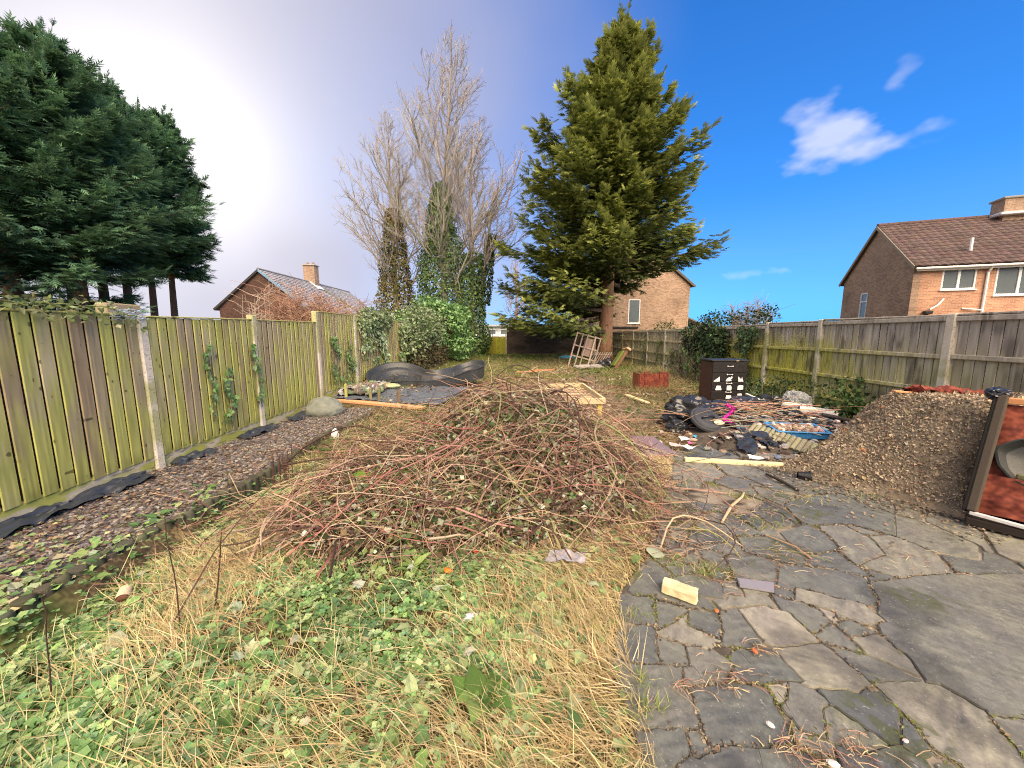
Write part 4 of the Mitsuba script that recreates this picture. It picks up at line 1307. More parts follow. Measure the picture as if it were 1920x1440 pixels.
def leaf_mass(rng, mb, n, centre, radii, size, cols, down=.25, shell=.5):
    """leaves through a lumpy ellipsoid"""
    d = rng.normal(size=(n, 3))
    d /= np.linalg.norm(d, axis=1, keepdims=True)
    k = shell + (1 - shell) * rng.random(n) ** .7
    lump = .62 + .75 * meshkit.fbm(d * 1.7 + np.asarray(centre)[None] * .37, 3, 2)
    P = np.asarray(centre) + d * np.asarray(radii) * (k * lump)[:, None]
    keep = P[:, 2] > -.02
    P, d = P[keep], d[keep]
    n = len(P)
    D = d + rng.normal(0, .7, (n, 3)) - np.array([0, 0, down])
    up = d + np.array([0, 0, .9]) + rng.normal(0, .4, (n, 3))
    tone = .55 + .9 * meshkit.fbm(P * 2.1, 3, 4)
    scatter(mb, LEAF_V, LEAF_F, frames(D, up), P, size * rng.uniform(.6, 1.3, n), jigs(rng, cols, n, .3) * tone[:, None])


def fence_ivy(rng, mb, st, x, y0, y1, z0, z1, n, size, cols, sgn=1, taper=.5, depth=.09):
    """ivy climbing a fence face: a ragged clump of leaves with a few stems"""
    u, v = rng.random(n), rng.random(n) ** .9
    w = 1 - (1 - taper) * v
    y = (y0 + y1) / 2 + (u - .5) * (y1 - y0) * w + .06 * np.sin(v * 9 + y0)
    z = z0 + (z1 - z0) * v
    k = meshkit.fbm(np.stack([y * 4, z * 4, 0 * y], 1), 3, 8)
    sel = (k > .46) & (rng.random(n) < .55)
    y, z, k = y[sel], z[sel], k[sel]
    n = len(y)
    P = np.stack([x + sgn * (.02 + depth * rng.random(n) * k * 2), y, z], 1)
    D = np.stack([sgn * rng.uniform(0, .5, n), rng.normal(0, .6, n), -np.ones(n) * .8 + rng.normal(0, .4, n)], 1)
    up = np.stack([np.full(n, sgn), rng.normal(0, .4, n), rng.uniform(.1, .9, n)], 1)
    scatter(mb, IVY_V, IVY_F, frames(D, up), P, size * 1.25 * rng.uniform(.5, 1.3, n), jigs(rng, cols, n, .35) * (.9 + 1.2 * k)[:, None])
    for _ in range(max(2, int((y1 - y0) * 9))):
        b = rng.uniform(y0, y1)
        zz = np.linspace(z0 - .1, z0 + (z1 - z0) * rng.uniform(.6, 1), 9)
        yy = (y0 + y1) / 2 + (b - (y0 + y1) / 2) * (1 - (1 - taper) * (zz - z0) / (z1 - z0)) + np.cumsum(rng.normal(0, .02, 9))
        st.tube(np.stack([np.full(9, x + sgn * .02), yy, zz], 1), .005, 4, jig(rng, (.10, .08, .055)), caps=False)


def climber(label, x, sgn, patches, seed, size=.06, cols=None, extra=None):
    rng = np.random.default_rng(seed)
    t = thing('ivy_plant', label, 'ivy')
    mb, st = MB(), MB()
    for y0, y1, z0, z1, n, tp, dp in patches:
        fence_ivy(rng, mb, st, x, y0, y1, z0, z1, n, size, cols or IVYC, sgn, tp, dp)
    if extra:
        extra(rng, mb, st)
    part(t, 'leaves', mb, 'leaf', kind='stuff')
    part(t, 'stems', st, 'matte', kind='stuff')


def build_climbers():
    xl, xr = LX + .045, RX - .05
    grey = [(.26, .33, .19), (.20, .27, .13), (.36, .41, .27), (.13, .20, .08)]
    climber('two ragged strands of ivy on the second left fence panel', xl, 1, [(4.74, 4.86, .5, 1.45, 120, .3, .03), (4.98, 5.2, .35, 1.15, 190, .4, .04)], 81, .05)
    climber('ivy strand running down beside the second left fence post', xl + .01, 1, [(5.62, 5.74, .5, 1.75, 230, .7, .04)], 82, .05)
    climber('ivy creeping over the tall left fence panel by the pond liner', xl, 1, [(8.0, 8.5, .5, 1.5, 300, .5, .04), (8.6, 9.3, .3, 1.4, 420, .5, .05)], 83, .06)

    def top(rng, mb, st):
        for y in np.arange(9.9, 11.9, .22):
            leaf_mass(rng, mb, 190, (LX + .08, y, 1.93 + .1 * math.sin(y * 5)), (.24, .28, .26), .075, grey)
    climber('greyish ivy tumbling over the left fence top beside the white post', xl, 1, [(9.65, 10.3, .9, 1.95, 700, .9, .12), (10.5, 11.4, 1.0, 1.95, 700, 1.1, .14), (11.2, 11.6, .4, 1.7, 420, .7, .1), (10.4, 11.2, .2, .9, 200, .5, .05)], 84, .07, grey, top)

    def big(rng, mb, st):
        for y in np.arange(13.6, 18.5, .33):
            leaf_mass(rng, mb, 420, (LX + .25 + rng.uniform(-.1, .3), y, rng.uniform(1.3, 2.0)), (.5, .55, .75), .10, grey)
            leaf_mass(rng, mb, 240, (LX + .45, y, .5), (.5, .5, .6), .10, [(.13, .11, .07), (.09, .095, .05), (.15, .12, .07)])
    climber('large ivy mass hanging over the far end of the left fence', xl, 1, [(12.9, 13.6, .1, 1.9, 800, .8, .15), (13.8, 15.5, .1, 1.9, 1600, .9, .2)], 85, .09, grey, big)

    def clump(rng, mb, st):
        for y in np.arange(10.75, 12.9, .2):
            leaf_mass(rng, mb, 420, (RX - .16, y, 1.35 + .12 * math.sin(y * 4)), (.24, .3, .5), .085, [(.045, .085, .045), (.07, .11, .06), (.035, .06, .03), (.10, .13, .08)])
        for k in range(140):
            p = np.array([RX - .2 - .25 * rng.random(), rng.uniform(11.3, 13.2), rng.uniform(.1, 1.5)])
            e = np.array([rng.normal(0, .12), rng.normal(0, .3), rng.normal(.1, .35)])
            st.tube([p, p + e * .5 + rng.normal(0, .05, 3), p + e], [.007, .006, .004], 4, jig(rng, (.30, .23, .16), .3), caps=False)
        for k in range(34):
            y = rng.uniform(9.2, 13)
            leaf_mass(rng, mb, 22, (RX + .2, y, 1.86 + rng.uniform(0, .25)), (.15, .2, .2), .07, [(.035, .055, .03), (.05, .075, .04)])
            st.tube([(RX + .2, y, 1.5), (RX + .2 + rng.normal(0, .1), y + rng.normal(0, .1), 2.1)], [.007, .004], 3, (.12, .1, .08), caps=False)
    climber('thick ivy clump over the right fence behind the chest of drawers', xr, -1, [(10.8, 12.8, .3, 1.7, 2600, 1.1, .25)], 86, .085, None, clump)
    climber('narrow ivy column on the right fence beside the chest of drawers', xr, -1, [(9.45, 10.2, -.0, 1.62, 1500, .9, .12), (9.2, 10.1, 1.45, 1.75, 350, 1, .1)], 87, .07, [(.06, .10, .05), (.09, .12, .07), (.045, .07, .035)])
    climber('sparse climbing weeds on the far panels of the right fence', xr, -1, [(15.0, 15.8, .0, 1.3, 160, .6, .10), (16.85, 17.1, .0, 1.5, 110, .9, .06), (13.2, 14.4, 0, 1.0, 220, .6, .1)], 88, .09, [(.11, .14, .06), (.08, .11, .05)])

    def sprig(rng, mb, st):
        for k in range(9):
            y0 = rng.uniform(1.9, 3.9)
            s = np.linspace(0, 1, 7)
            pts = np.stack([LX + .05 + .09 * s, y0 + .55 * s * rng.choice([-1, 1]), 1.77 + .10 * np.sin(s * 3) - .14 * s + rng.normal(0, .008, 7)], 1)
            st.tube(pts, .004, 4, (.25, .28, .12), caps=False)
            for q in pts:
                leaf_mass(rng, mb, 3, q, (.05, .06, .05), .055, [(.22, .28, .12), (.14, .20, .07), (.30, .34, .2)])
        for y in np.arange(1.6, 4.2, .11):
            leaf_mass(rng, mb, 12, (LX - .25, y, 1.80), (.18, .12, .12), .05, [(.10, .13, .05), (.16, .15, .08)])
    climber('light green sprigs trailing over the nearest left fence panel top', xl, 1, [(2.5, 2.62, .5, .62, 20, 1, .02)], 89, .05, [(.10, .16, .05)], sprig)

    rng = np.random.default_rng(90)
    t = thing('laurel_bush', 'rounded glossy green evergreen bush in front of the ivy clad trees', 'bush')
    mb, st = MB(), MB()
    gr = [(.18, .33, .12), (.25, .43, .17), (.10, .21, .07), (.33, .50, .25)]
    for k in range(44):
        a, q = rng.uniform(0, 6.3), rng.random() ** .6
        z = rng.uniform(.5, 3.2)
        w = 1.85 * math.sqrt(max(0, 1 - ((z - 1.5) / 2.1) ** 2))
        leaf_mass(rng, mb, 330, (-4.15 + math.cos(a) * w * q, 20 + math.sin(a) * w * q, z), (.55, .55, .42), .15, gr, .5)
    for k in range(14):
        a = rng.uniform(0, 6.3)
        st.tube([(-4.1 + .2 * math.cos(a), 20 + .2 * math.sin(a), -.05), (-4.1 + .8 * math.cos(a), 20 + .8 * math.sin(a), 1.4), (-4.1 + 1.1 * math.cos(a), 20 + 1.1 * math.sin(a), 2.6)], [.05, .035, .015], 6, jig(rng, (.16, .09, .05)), caps=False)
    part(t, 'leaves', mb, 'leaf', kind='stuff')
    part(t, 'stems', st, 'matte', kind='stuff')
    t = thing('small_bush', 'small leafy bush in front of the brown brick house', 'bush')
    mb = MB()
    leaf_mass(rng, mb, 900, (11.0, 26.3, 1.5), (1.0, .9, .9), .13, [(.10, .14, .06), (.14, .17, .08)])
    part(t, 'leaves', mb, 'leaf')
    t = thing('weed_plant', 'leafy bramble weed growing by the rubbish against the right fence', 'plant')
    mb, st = MB(), MB()
    for k in range(26):
        b = np.array([5.75 + rng.normal(0, .14), 6.0 + rng.normal(0, .25), 0])
        e = np.array([rng.normal(-.1, .2), rng.normal(0, .25), rng.uniform(.25, .8)])
        pts = [b, b + e * .6, b + e + np.array([rng.normal(-.1, .1), rng.normal(0, .1), -.05])]
        st.tube(pts, [.005, .004, .003], 4, jig(rng, (.14, .15, .06)), caps=False)
        for q in np.linspace(.4, 1, 5):
            leaf_mass(rng, mb, 7, b + e * q, (.10, .10, .08), .075, [(.06, .11, .04), (.10, .15, .06), (.04, .07, .03)])
    part(t, 'leaves', mb, 'leaf')
    part(t, 'stems', st, 'matte')
    t = thing('weed_plant', 'leafy weeds growing between the chest of drawers and the third right fence post', 'plant')
    mb, st = MB(), MB()
    for k in range(60):
        b = np.array([rng.uniform(4.9, 6.15), rng.uniform(7.0, 8.6), 0])
        e = np.array([rng.normal(0, .15), rng.normal(0, .2), rng.uniform(.2, .62)])
        st.tube([b, b + e], [.005, .003], 4, jig(rng, (.22, .2, .1)), caps=False)
        for q in np.linspace(.3, 1, 4):
            leaf_mass(rng, mb, 6, b + e * q, (.12, .12, .08), .075, [(.055, .10, .045), (.09, .14, .07), (.14, .17, .09)])
    part(t, 'leaves', mb, 'leaf')
    part(t, 'stems', st, 'matte')


# ------------------------------------------------------------------ the heap of cut brambles


def heap(x, y):
    a = .58 * np.exp(-((((x - .10) / .92) ** 2 + ((y - 4.05) / .80) ** 2) ** 1.55))
    yc = 3.75 + .40 * np.clip(x + .2, -2, 0)
    q = np.clip(1 - ((x + .25) / np.where(x > -.25, 1.75, 1.78)) ** 2 - ((y - yc) / np.where(y > yc, 1.15, 1.38)) ** 2, 0, 1)
    return a + .30 * q ** .6


def build_heap():
    rng = np.random.default_rng(101)
    t = thing('bramble_heap', 'large heap of cut bramble stems on the lawn', 'heap')
    xs, ys = np.arange(-2.5, 1.8, .06), np.arange(2.2, 5.5, .06)
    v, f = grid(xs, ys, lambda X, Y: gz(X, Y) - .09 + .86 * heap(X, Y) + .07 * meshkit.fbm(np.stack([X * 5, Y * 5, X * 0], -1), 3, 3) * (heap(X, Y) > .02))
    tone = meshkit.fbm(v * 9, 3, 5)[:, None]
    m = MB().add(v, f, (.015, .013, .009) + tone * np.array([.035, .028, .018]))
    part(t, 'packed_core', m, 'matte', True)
    pink, tan, dark, green, red = (.31, .18, .145), (.42, .32, .22), (.075, .046, .038), (.25, .25, .11), (.27, .11, .095)
    st, lv = MB(), MB()
    M_ = 9000
    x, y = rng.uniform(-2.4, 1.75, M_), rng.uniform(2.3, 5.3, M_)
    h = heap(x, y)
    sel = np.nonzero((h > .02) | (rng.random(M_) < .22))[0][:5400]
    x, y, h = x[sel], y[sel], h[sel]
    n, k = len(x), 9
    L = np.where(rng.random(n) < .52, rng.uniform(.15, .5, n), np.where(rng.random(n) < .72, rng.uniform(.4, 1.0, n), rng.uniform(.8, 1.6, n)))
    a = np.where(rng.random(n) < .75, rng.uniform(0, 2 * np.pi, n), rng.normal(.2, .5, n))
    s = np.linspace(-.5, .5, k)[None] * L[:, None]
    bend = (rng.normal(0, 1.0, n) / np.maximum(L, .4))[:, None]
    ca, sa = np.cos(a)[:, None], np.sin(a)[:, None]
    px = x[:, None] + s * ca - bend * s * s * sa + np.cumsum(rng.normal(0, .008, (n, k)), 1)
    py = y[:, None] + s * sa + bend * s * s * ca + np.cumsum(rng.normal(0, .008, (n, k)), 1)
    ok = (px.max(1) < 1.8) | (rng.random(n) < .12)
    px, py, x, y, h, L, s = px[ok], py[ok], x[ok], y[ok], h[ok], L[ok], s[ok]
    n = len(x)
    depth = np.where(rng.random(n) < .45, rng.uniform(-.13, .0, n), np.where(rng.random(n) < .72, rng.uniform(.0, .05, n), rng.uniform(.03, .13, n)))[:, None]
    g0 = gz(px, py)
    z = g0 + (h[:, None] * .55 + heap(px, py) * .45) * .95 + depth + rng.normal(0, .30, (n, 1)) * s + .15 * L[:, None] * rng.normal(0, 1, (n, 1)) * (1 - 4 * np.linspace(-.5, .5, k)[None] ** 2) + np.cumsum(rng.normal(0, .008, (n, k)), 1)
    z = np.maximum(z, g0 + .006)
    r = rng.choice([.0018, .0026, .0036, .0056, .0085], n, p=[.28, .36, .22, .10, .04])
    cc = np.array([pink, tan, dark, green, red])[rng.choice(5, n, p=[.26, .30, .29, .06, .09])]
    cc = np.clip(cc * (1 + rng.uniform(-.3, .3, (n, 1))) * (1 + rng.uniform(-.1, .1, (n, 3))), .004, .9)
    PP = np.stack([px, py, z], -1)
    q = rng.choice(n, 3200)
    j = rng.integers(2, k - 2, 3200)
    td = PP[q, j + 1] - PP[q, j]
    td /= np.linalg.norm(td, axis=1, keepdims=True) + 1e-9
    e = rng.normal(0, 1, (3200, 3)) + np.array([0, 0, .35])
    dd = td * .6 + e / np.linalg.norm(e, axis=1, keepdims=True) * .8
    kk = np.linspace(0, 1, 4)[None, :, None]
    fork = PP[q, j][:, None] + dd[:, None] * kk * rng.uniform(.05, .28, (3200, 1, 1)) + np.cumsum(rng.normal(0, .006, (3200, 4, 3)), 1)
    fork[:, :, 2] = np.maximum(fork[:, :, 2], gz(fork[:, :, 0], fork[:, :, 1]) + .004)
    tubes(st, fork, np.repeat((r[q] * .62)[:, None], 4, 1), 3, cc[q] * .85)
    tubes(st, PP, r[:, None] * np.linspace(1, .6, k)[None], 4, cc)
    part(t, 'stems', st, 'matte', kind='stuff')
    N = 23000
    x, y = rng.normal(-.25, .95, N), rng.normal(3.3, .75, N)
    h = heap(x, y)
    k = (h > .015) & (y > 2.25)
    x, y, h = x[k], y[k], h[k]
    N = len(x)
    z = gz(x, y) + h * .95 + rng.uniform(-.06, .10, N)
    cl = meshkit.fbm(np.stack([x * 3, y * 3, z * 3], 1), 2, 6)
    cols = jigs(rng, [(.15, .21, .09), (.09, .14, .05), (.52, .55, .44), (.20, .15, .10), (.18, .25, .11), (.06, .085, .04), (.26, .19, .12), (.36, .40, .27), (.11, .075, .05)], N, .35)
    D = rng.normal(0, 1, (N, 3)) * np.array([1, 1, .5])
    up = np.array([0, -.3, 1.0]) + rng.normal(0, .7, (N, 3))
    scatter(lv, LEAF_V, LEAF_F, frames(D, up), np.stack([x, y, z], 1), rng.uniform(.024, .066, N), cols)
    part(t, 'dead_leaves', lv, 'leaf', kind='stuff')
    # the longest stems, told apart one by one
    longs = [((-1.15, 5.0, 1.02), (.05, 4.1, .72), tan, .006), ((-.55, 4.6, .98), (-.2, 3.8, .5), tan, .0075), ((.05, 4.6, 1.1), (.5, 4.0, .6), tan, .006), ((.35, 4.7, 1.12), (.05, 4.0, .72), tan, .005), ((-.9, 4.3, .85), (-.85, 3.6, .22), dark, .006), ((-.3, 4.9, 1.22), (-.25, 4.2, .6), tan, .006), ((-.95, 4.9, .78), (.2, 4.0, .8), pink, .0055), ((-1.6, 3.3, .22), (-.35, 3.2, .42), pink, .009), ((-.75, 3.15, .2), (-.45, 3.2, .55), pink, .008), ((-.15, 4.95, 1.0), (.25, 4.3, .78), pink, .006), ((-1.35, 2.75, .12), (.3, 2.6, .16), pink, .006), ((.5, 4.2, .75), (.86, 3.5, .42), green, .011), ((-.1, 3.0, .5), (.28, 2.55, .14), green, .006), ((.7, 4.0, .95), (1.1, 3.2, .2), pink, .006), ((1.2, 3.8, .5), (1.95, 3.0, .04), pink, .005), ((-.5, 3.1, .45), (.9, 3.4, .35), pink, .006), ((.1, 2.7, .3), (1.3, 2.7, .12), red, .005), ((-1.9, 3.8, .25), (-.9, 3.9, .4), red, .006)]
    for k in range(20):
        b = np.array([rng.normal(-.25, .6), rng.normal(4.1, .35), 0])
        b[2] = .75 * float(heap(b[0], b[1]))
        longs.append((b + [rng.normal(-.35, .45), rng.normal(.35, .3), rng.uniform(.15, .5)], b, (tan, pink, dark)[k % 3], rng.uniform(.004, .007)))
    for a, b, c, r in longs:
        a, b = np.array(a), np.array(b)
        s = np.linspace(0, 1, 10)[:, None]
        side = rng.normal(0, .06, 3)
        pts = a + (b - a) * s + side * np.sin(s * 3.14) + np.array([0, 0, .06]) * np.sin(s * 3.14) + rng.normal(0, .006, (10, 3))
        part(t, 'long_stem', MB().tube(pts, np.linspace(r * .6, r, 10), 6, jig(rng, c, .15)), 'matte', True)


# ------------------------------------------------------------------ lawn, weeds and litter on the ground


def build_lawn():
    rng = np.random.default_rng(111)
    straw = [(.64, .53, .28), (.55, .44, .22), (.74, .64, .39), (.42, .32, .16), (.58, .47, .27)]
    green = [(.20, .29, .08), (.28, .37, .11), (.14, .22, .06), (.36, .40, .14)]

    def where(n, x0, x1, y0, y1, p=1.0):
        return rng.uniform(x0, x1, n), y0 + (y1 - y0) * rng.random(n) ** p

    def wet(x, y):
        """how green the ground is at a place"""
        k = meshkit.fbm(np.stack([x * 1.1, y * 1.1, x * 0], 1), 3, 12)
        g = .58 + 1.9 * (k - .5) + .42 * np.clip((-.6 - x) / 1.0, -1, .7) + .30 * np.exp(-((x + .75) / .5) ** 2 - ((y - 2.25) / .45) ** 2) - .32 * np.clip((1.75 - y) / .6, 0, 1)
        return np.clip(g, 0, 1)

    def lawnmask(x, y):
        return (x > -2.63) & (x < edge_x(y) + .05 * meshkit.noise(np.stack([y * 9, x * 0, x * 0], 1)) + .03) & (heap(x, y) < .25)
    gm = MB()
    # dry, matted straw
    x, y = where(120000, -2.64, 2.2, .55, 4.6, 1.35)
    k = lawnmask(x, y) & (rng.random(len(x)) < 1.0 - .93 * wet(x, y))
    x, y = x[k], y[k]
    n = len(x)
    flow = 6.0 * meshkit.fbm(np.stack([x * .9, y * .9, x * 0 + 2], 1), 2, 21) + rng.normal(0, .75, n)
    tilt = rng.uniform(.02, .55, n) * rng.choice([1, 1.9], n, p=[.8, .2])
    D = np.stack([np.cos(flow), np.sin(flow), np.tan(np.clip(tilt, 0, 1.2))], 1)
    up = np.stack([rng.normal(0, .5, n), rng.normal(0, .5, n), np.ones(n)], 1)
    L = np.where(rng.random(n) < .25, rng.uniform(.15, .32, n), rng.uniform(.05, .2, n))
    sc = np.stack([L, rng.uniform(.002, .0044, n), L * rng.uniform(.3, 1.2, n)], 1)
    scatter(gm, BLADE_V, BLADE_F, frames(D, up), np.stack([x, y, gz(x, y) + rng.uniform(.0, .035, n)], 1), sc, jigs(rng, straw, n, .25))
    # green blades
    x, y = where(42000, -2.64, 2.2, .55, 4.6, 1.3)
    k = lawnmask(x, y) & (rng.random(len(x)) < .35 + .65 * wet(x, y))
    x, y = x[k], y[k]
    n = len(x)
    a = rng.uniform(0, 6.3, n)
    D = np.stack([np.cos(a), np.sin(a), rng.uniform(.5, 2.2, n)], 1)
    L = rng.uniform(.03, .10, n)
    scatter(gm, BLADE_V, BLADE_F, frames(D, rng.normal(0, 1, (n, 3)) + np.array([0, 0, .4])), np.stack([x, y, gz(x, y)], 1), np.stack([L, rng.uniform(.002, .004, n), L], 1), jigs(rng, green, n, .3))
    emit('grass', gm, 'leaf')
    tag('grass', 'matted straw and short green blades of the neglected lawn', 'grass', kind='stuff')

    # low leafy weeds
    wm = MB()
    x, y = where(46000, -2.72, 2.0, .6, 4.4, 1.3)
    k = (x > -2.66) & (x < edge_x(y) - .02) & (heap(x, y) < .12) & (rng.random(len(x)) < np.clip(1.7 * wet(x, y) - .22, .05, 1) * np.clip((meshkit.fbm(np.stack([x * 4.5, y * 4.5, x * 0 + 7], 1), 3, 15) - .33) * 6, .15, 1))
    x, y = x[k], y[k]
    n = len(x)
    tone = .65 + .8 * meshkit.fbm(np.stack([x * 5, y * 5, x * 0], 1), 3, 14)
    cols = jigs(rng, [(.19, .32, .12), (.25, .40, .16), (.12, .22, .08), (.32, .45, .19), (.16, .29, .14), (.42, .52, .27)], n, .25) * tone[:, None]
    P = np.stack([x, y, gz(x, y) + rng.uniform(.012, .065, n)], 1)
    for q in range(3):
        a = rng.uniform(0, 6.3, n) if q == 0 else a + 2.09
        D = np.stack([np.cos(a), np.sin(a), rng.uniform(-.15, .35, n)], 1)
        up = np.array([0, 0, 1.0]) + rng.normal(0, .28, (n, 3))
        sc = rng.uniform(.013, .034, n) * (1 + .7 * (rng.random(n) < .12))
        scatter(wm, LEAF_V * np.array([1, 1.15, .8]), LEAF_F, frames(D, up), P, sc, cols)
    emit('ground_cover', wm, 'leaf')
    tag('ground_cover', 'low green leafy weeds spreading over the left half of the lawn', 'weeds', kind='stuff')

    # bigger ivy leaves lying about
    im = MB()
    x, y = where(2600, -3.6, .9, .9, 4.2, 1.2)
    edge = np.exp(-((x + 2.78) / .30) ** 2)
    k = (rng.random(len(x)) < np.clip(.16 + .75 * edge * (y < 3.6) + .12 * (x > -2.6), 0, 1)) & (heap(x, y) < .2) & (x < edge_x(y)) & ((x > -3.1) | (y < 2.4))
    x, y = x[k], y[k]
    n = len(x)
    a = rng.uniform(0, 6.3, n)
    D = np.stack([np.cos(a), np.sin(a), rng.uniform(-.1, .5, n)], 1)
    cols = jigs(rng, [(.18, .29, .10), (.26, .38, .14), (.12, .22, .08), (.34, .44, .22), (.44, .50, .36), (.10, .19, .08)], n, .25)
    scatter(im, IVY_V, IVY_F, frames(D, np.array([0, -.2, 1.0]) + rng.normal(0, .35, (n, 3))), np.stack([x, y, gz(x, y) + rng.uniform(.02, .07, n)], 1), rng.uniform(.035, .085, n), cols)
    emit('fallen_leaves', im, 'leaf')
    tag('fallen_leaves', 'scattered ivy leaves along the log edging and lawn', 'leaves', kind='stuff')

    # rough growth further back
    fm = MB()
    x, y = where(90000, -4.0, 6.2, 4.3, 27, 1.7)
    pth = np.exp(-((x - 2.6 - .45 * np.sin(y * .5)) / .6) ** 2) * (y < 17)
    k = (heap(x, y) < .15) & ~((x > edge_x(np.minimum(y, 5.2)) - .1) & (y < 5.5)) & (rng.random(len(x)) > pth * .93) & ~((x < -2.7) & (y < 7.6))
    k &= ~((x > -4) & (x < -.9) & (y > 7.9) & (y < 11.2)) & ~((x > 1.5) & (x < 2.15) & (y > 4.2) & (y < 5.2))
    x, y = x[k], y[k]
    n = len(x)
    g = meshkit.fbm(np.stack([x * .7, y * .5, x * 0], 1), 3, 31) + .22 * np.clip((y - 14) / 8, 0, 1) - .08
    mossy = np.exp(-((x - .8) / 1.1) ** 2 - ((y - 11.8) / 1.9) ** 2) + .8 * np.exp(-((x + 1.6) / .5) ** 2 - ((y - 5.1) / .45) ** 2)
    isg = rng.random(n) < np.clip((g - .38) * 4, .10, .95)
    c = np.where(isg[:, None], jigs(rng, [(.19, .24, .07), (.28, .32, .10), (.13, .17, .06)], n, .3), jigs(rng, [(.46, .38, .20), (.36, .29, .15), (.54, .46, .27), (.24, .17, .11)], n, .3))
    c = np.where((rng.random(n) < mossy * .85)[:, None], jigs(rng, [(.42, .40, .09), (.36, .36, .07), (.50, .46, .16)], n, .2), c)
    a = rng.uniform(0, 6.3, n)
    D = np.stack([np.cos(a), np.sin(a), rng.uniform(.05, 1.2, n)], 1)
    L = rng.uniform(.06, .22, n) * (1 + .4 * (y > 12)) * np.where(mossy > .4, .6, 1)
    w = .0016 * (1 + y * .22) * rng.uniform(.7, 1.4, n)
    scatter(fm, BLADE_V, BLADE_F, frames(D, rng.normal(0, .7, (n, 3)) + np.array([0, 0, 1.0])), np.stack([x, y, gz(x, y)], 1), np.stack([L, w, L], 1), c)
    N = 16000
    x, y = where(N, -4.0, 6.2, 4.6, 26, 1.5)
    k = ~((x > edge_x(np.minimum(y, 5.2)) - .1) & (y < 5.4)) & (heap(x, y) < .1) & ~((x < -2.7) & (y < 7.6))
    x, y = x[k], y[k]
    n = len(x)
    a = rng.uniform(0, 6.3, n)
    isg = meshkit.fbm(np.stack([x * .6, y * .6, x * 0], 1), 3, 33) + .3 * np.clip((y - 15) / 8, 0, 1) > .54
    c = np.where(isg[:, None], jigs(rng, [(.09, .13, .05), (.13, .17, .07)], n, .3), jigs(rng, [(.20, .13, .08), (.28, .20, .12), (.13, .085, .06), (.42, .38, .30)], n, .3))
    scatter(fm, LEAF_V, LEAF_F, frames(np.stack([np.cos(a), np.sin(a), rng.uniform(-.1, .6, n)], 1), np.array([0, 0, 1.0]) + rng.normal(0, .4, (n, 3))), np.stack([x, y, gz(x, y) + rng.uniform(.01, .06, n)], 1), rng.uniform(.03, .07, n) * (1 + y * .04), c)
    emit('rough_grass', fm, 'leaf')
    tag('rough_grass', 'rough straw, moss and leaf litter over the back garden', 'grass', kind='stuff')

    # cut bramble stems strewn round the heap and along the path
    bm = MB()
    for _ in range(1500):
        if rng.random() < .55:
            x, y = rng.uniform(-2.4, 2.4), rng.uniform(2.2, 6.6)
        else:
            x, y = rng.uniform(-1.5, 5.2), rng.uniform(5, 11)
        if x < -2.6 or (x > edge_x(min(y, 5.2)) + .4 and y < 4.0) or (1.4 < x < 2.3 and 4.1 < y < 5.3):
            continue
        a, L = rng.uniform(0, 6.3), rng.uniform(.12, .55)
        s = np.linspace(-.5, .5, 6) * L
        bd = rng.normal(0, .8)
        px, py = x + s * math.cos(a) - bd * s * s * math.sin(a), y + s * math.sin(a) + bd * s * s * math.cos(a)
        z = gz(px, py) + heap(px, py) * .9 + .012 + .05 * rng.random() + np.abs(rng.normal(0, .1)) * (s + .5 * L)
        bm.tube(np.stack([px, py, z], 1), rng.choice([.002, .003, .004]), 3, jig(rng, ((.36, .20, .15), (.44, .32, .19), (.13, .08, .06))[rng.integers(3)], .3), caps=False)
    emit('strewn_stems', bm, 'matte')
    tag('strewn_stems', 'loose cut stems strewn round the heap and over the path', 'stems', kind='stuff')

    # twigs, grit and dead leaves in the joints of the paving
    jm = MB()
    spots = [(.95, 1.44, .12, 60), (1.2, 1.6, .06, 30), (1.05, 1.17, .10, 70), (1.9, 2.35, .25, 90), (1.4, 2.1, .2, 50), (2.0, 2.95, .35, 120), (1.5, 2.8, .5, 160), (2.7, 2.35, .3, 50), (2.4, 3.4, .6, 120), (.75, 1.42, .05, 25), (1.25, 1.18, .12, 60)]
    for cx, cy, r, n in spots:
        for _ in range(n):
            x, y = cx + rng.normal(0, r * .6), cy + rng.normal(0, r * .35)
            a, L = rng.normal(-.4, .8), rng.uniform(.02, .09)
            jm.tube([(x, y, .022), (x + L * math.cos(a) * .5, y + L * math.sin(a) * .5, .03), (x + L * math.cos(a), y + L * math.sin(a), .022)], .0014, 3, jig(rng, ((.34, .22, .16), (.25, .14, .10), (.45, .36, .22), (.10, .07, .05))[rng.integers(4)], .3), caps=False)
    emit('joint_litter', jm, 'matte')
    tag('joint_litter', 'dry twigs and stalks lying on the paving joints', 'twigs', kind='stuff')
    pm = MB()
    for cx, cy, r, n in ((1.27, 2.2, .09, 230), (1.1, 2.32, .06, 70), (2.08, 2.78, .10, 90), (2.2, 3.3, .10, 80), (.55, 1.32, .05, 90), (.58, 1.45, .03, 40), (.66, 1.82, .05, 40), (2.75, 3.25, .12, 50), (1.9, 3.6, .12, 60), (3.3, 3.3, .1, 40)):
        a = rng.uniform(0, 6.3, n)
        L = rng.uniform(.03, .085, n)
        x, y = cx + rng.normal(0, r, n), cy + rng.normal(0, r * .5, n)
        scatter(pm, BLADE_V, BLADE_F, frames(np.stack([np.cos(a), np.sin(a), rng.uniform(.2, 1.4, n)], 1), np.array([0, 0, 1.0]) + rng.normal(0, .5, (n, 3))), np.stack([x, y, np.full(n, .012)], 1), np.stack([L, np.full(n, .003), L], 1), jigs(rng, green + straw[:2] + [(.22, .30, .07)], n, .3))
    emit('joint_weeds', pm, 'leaf')
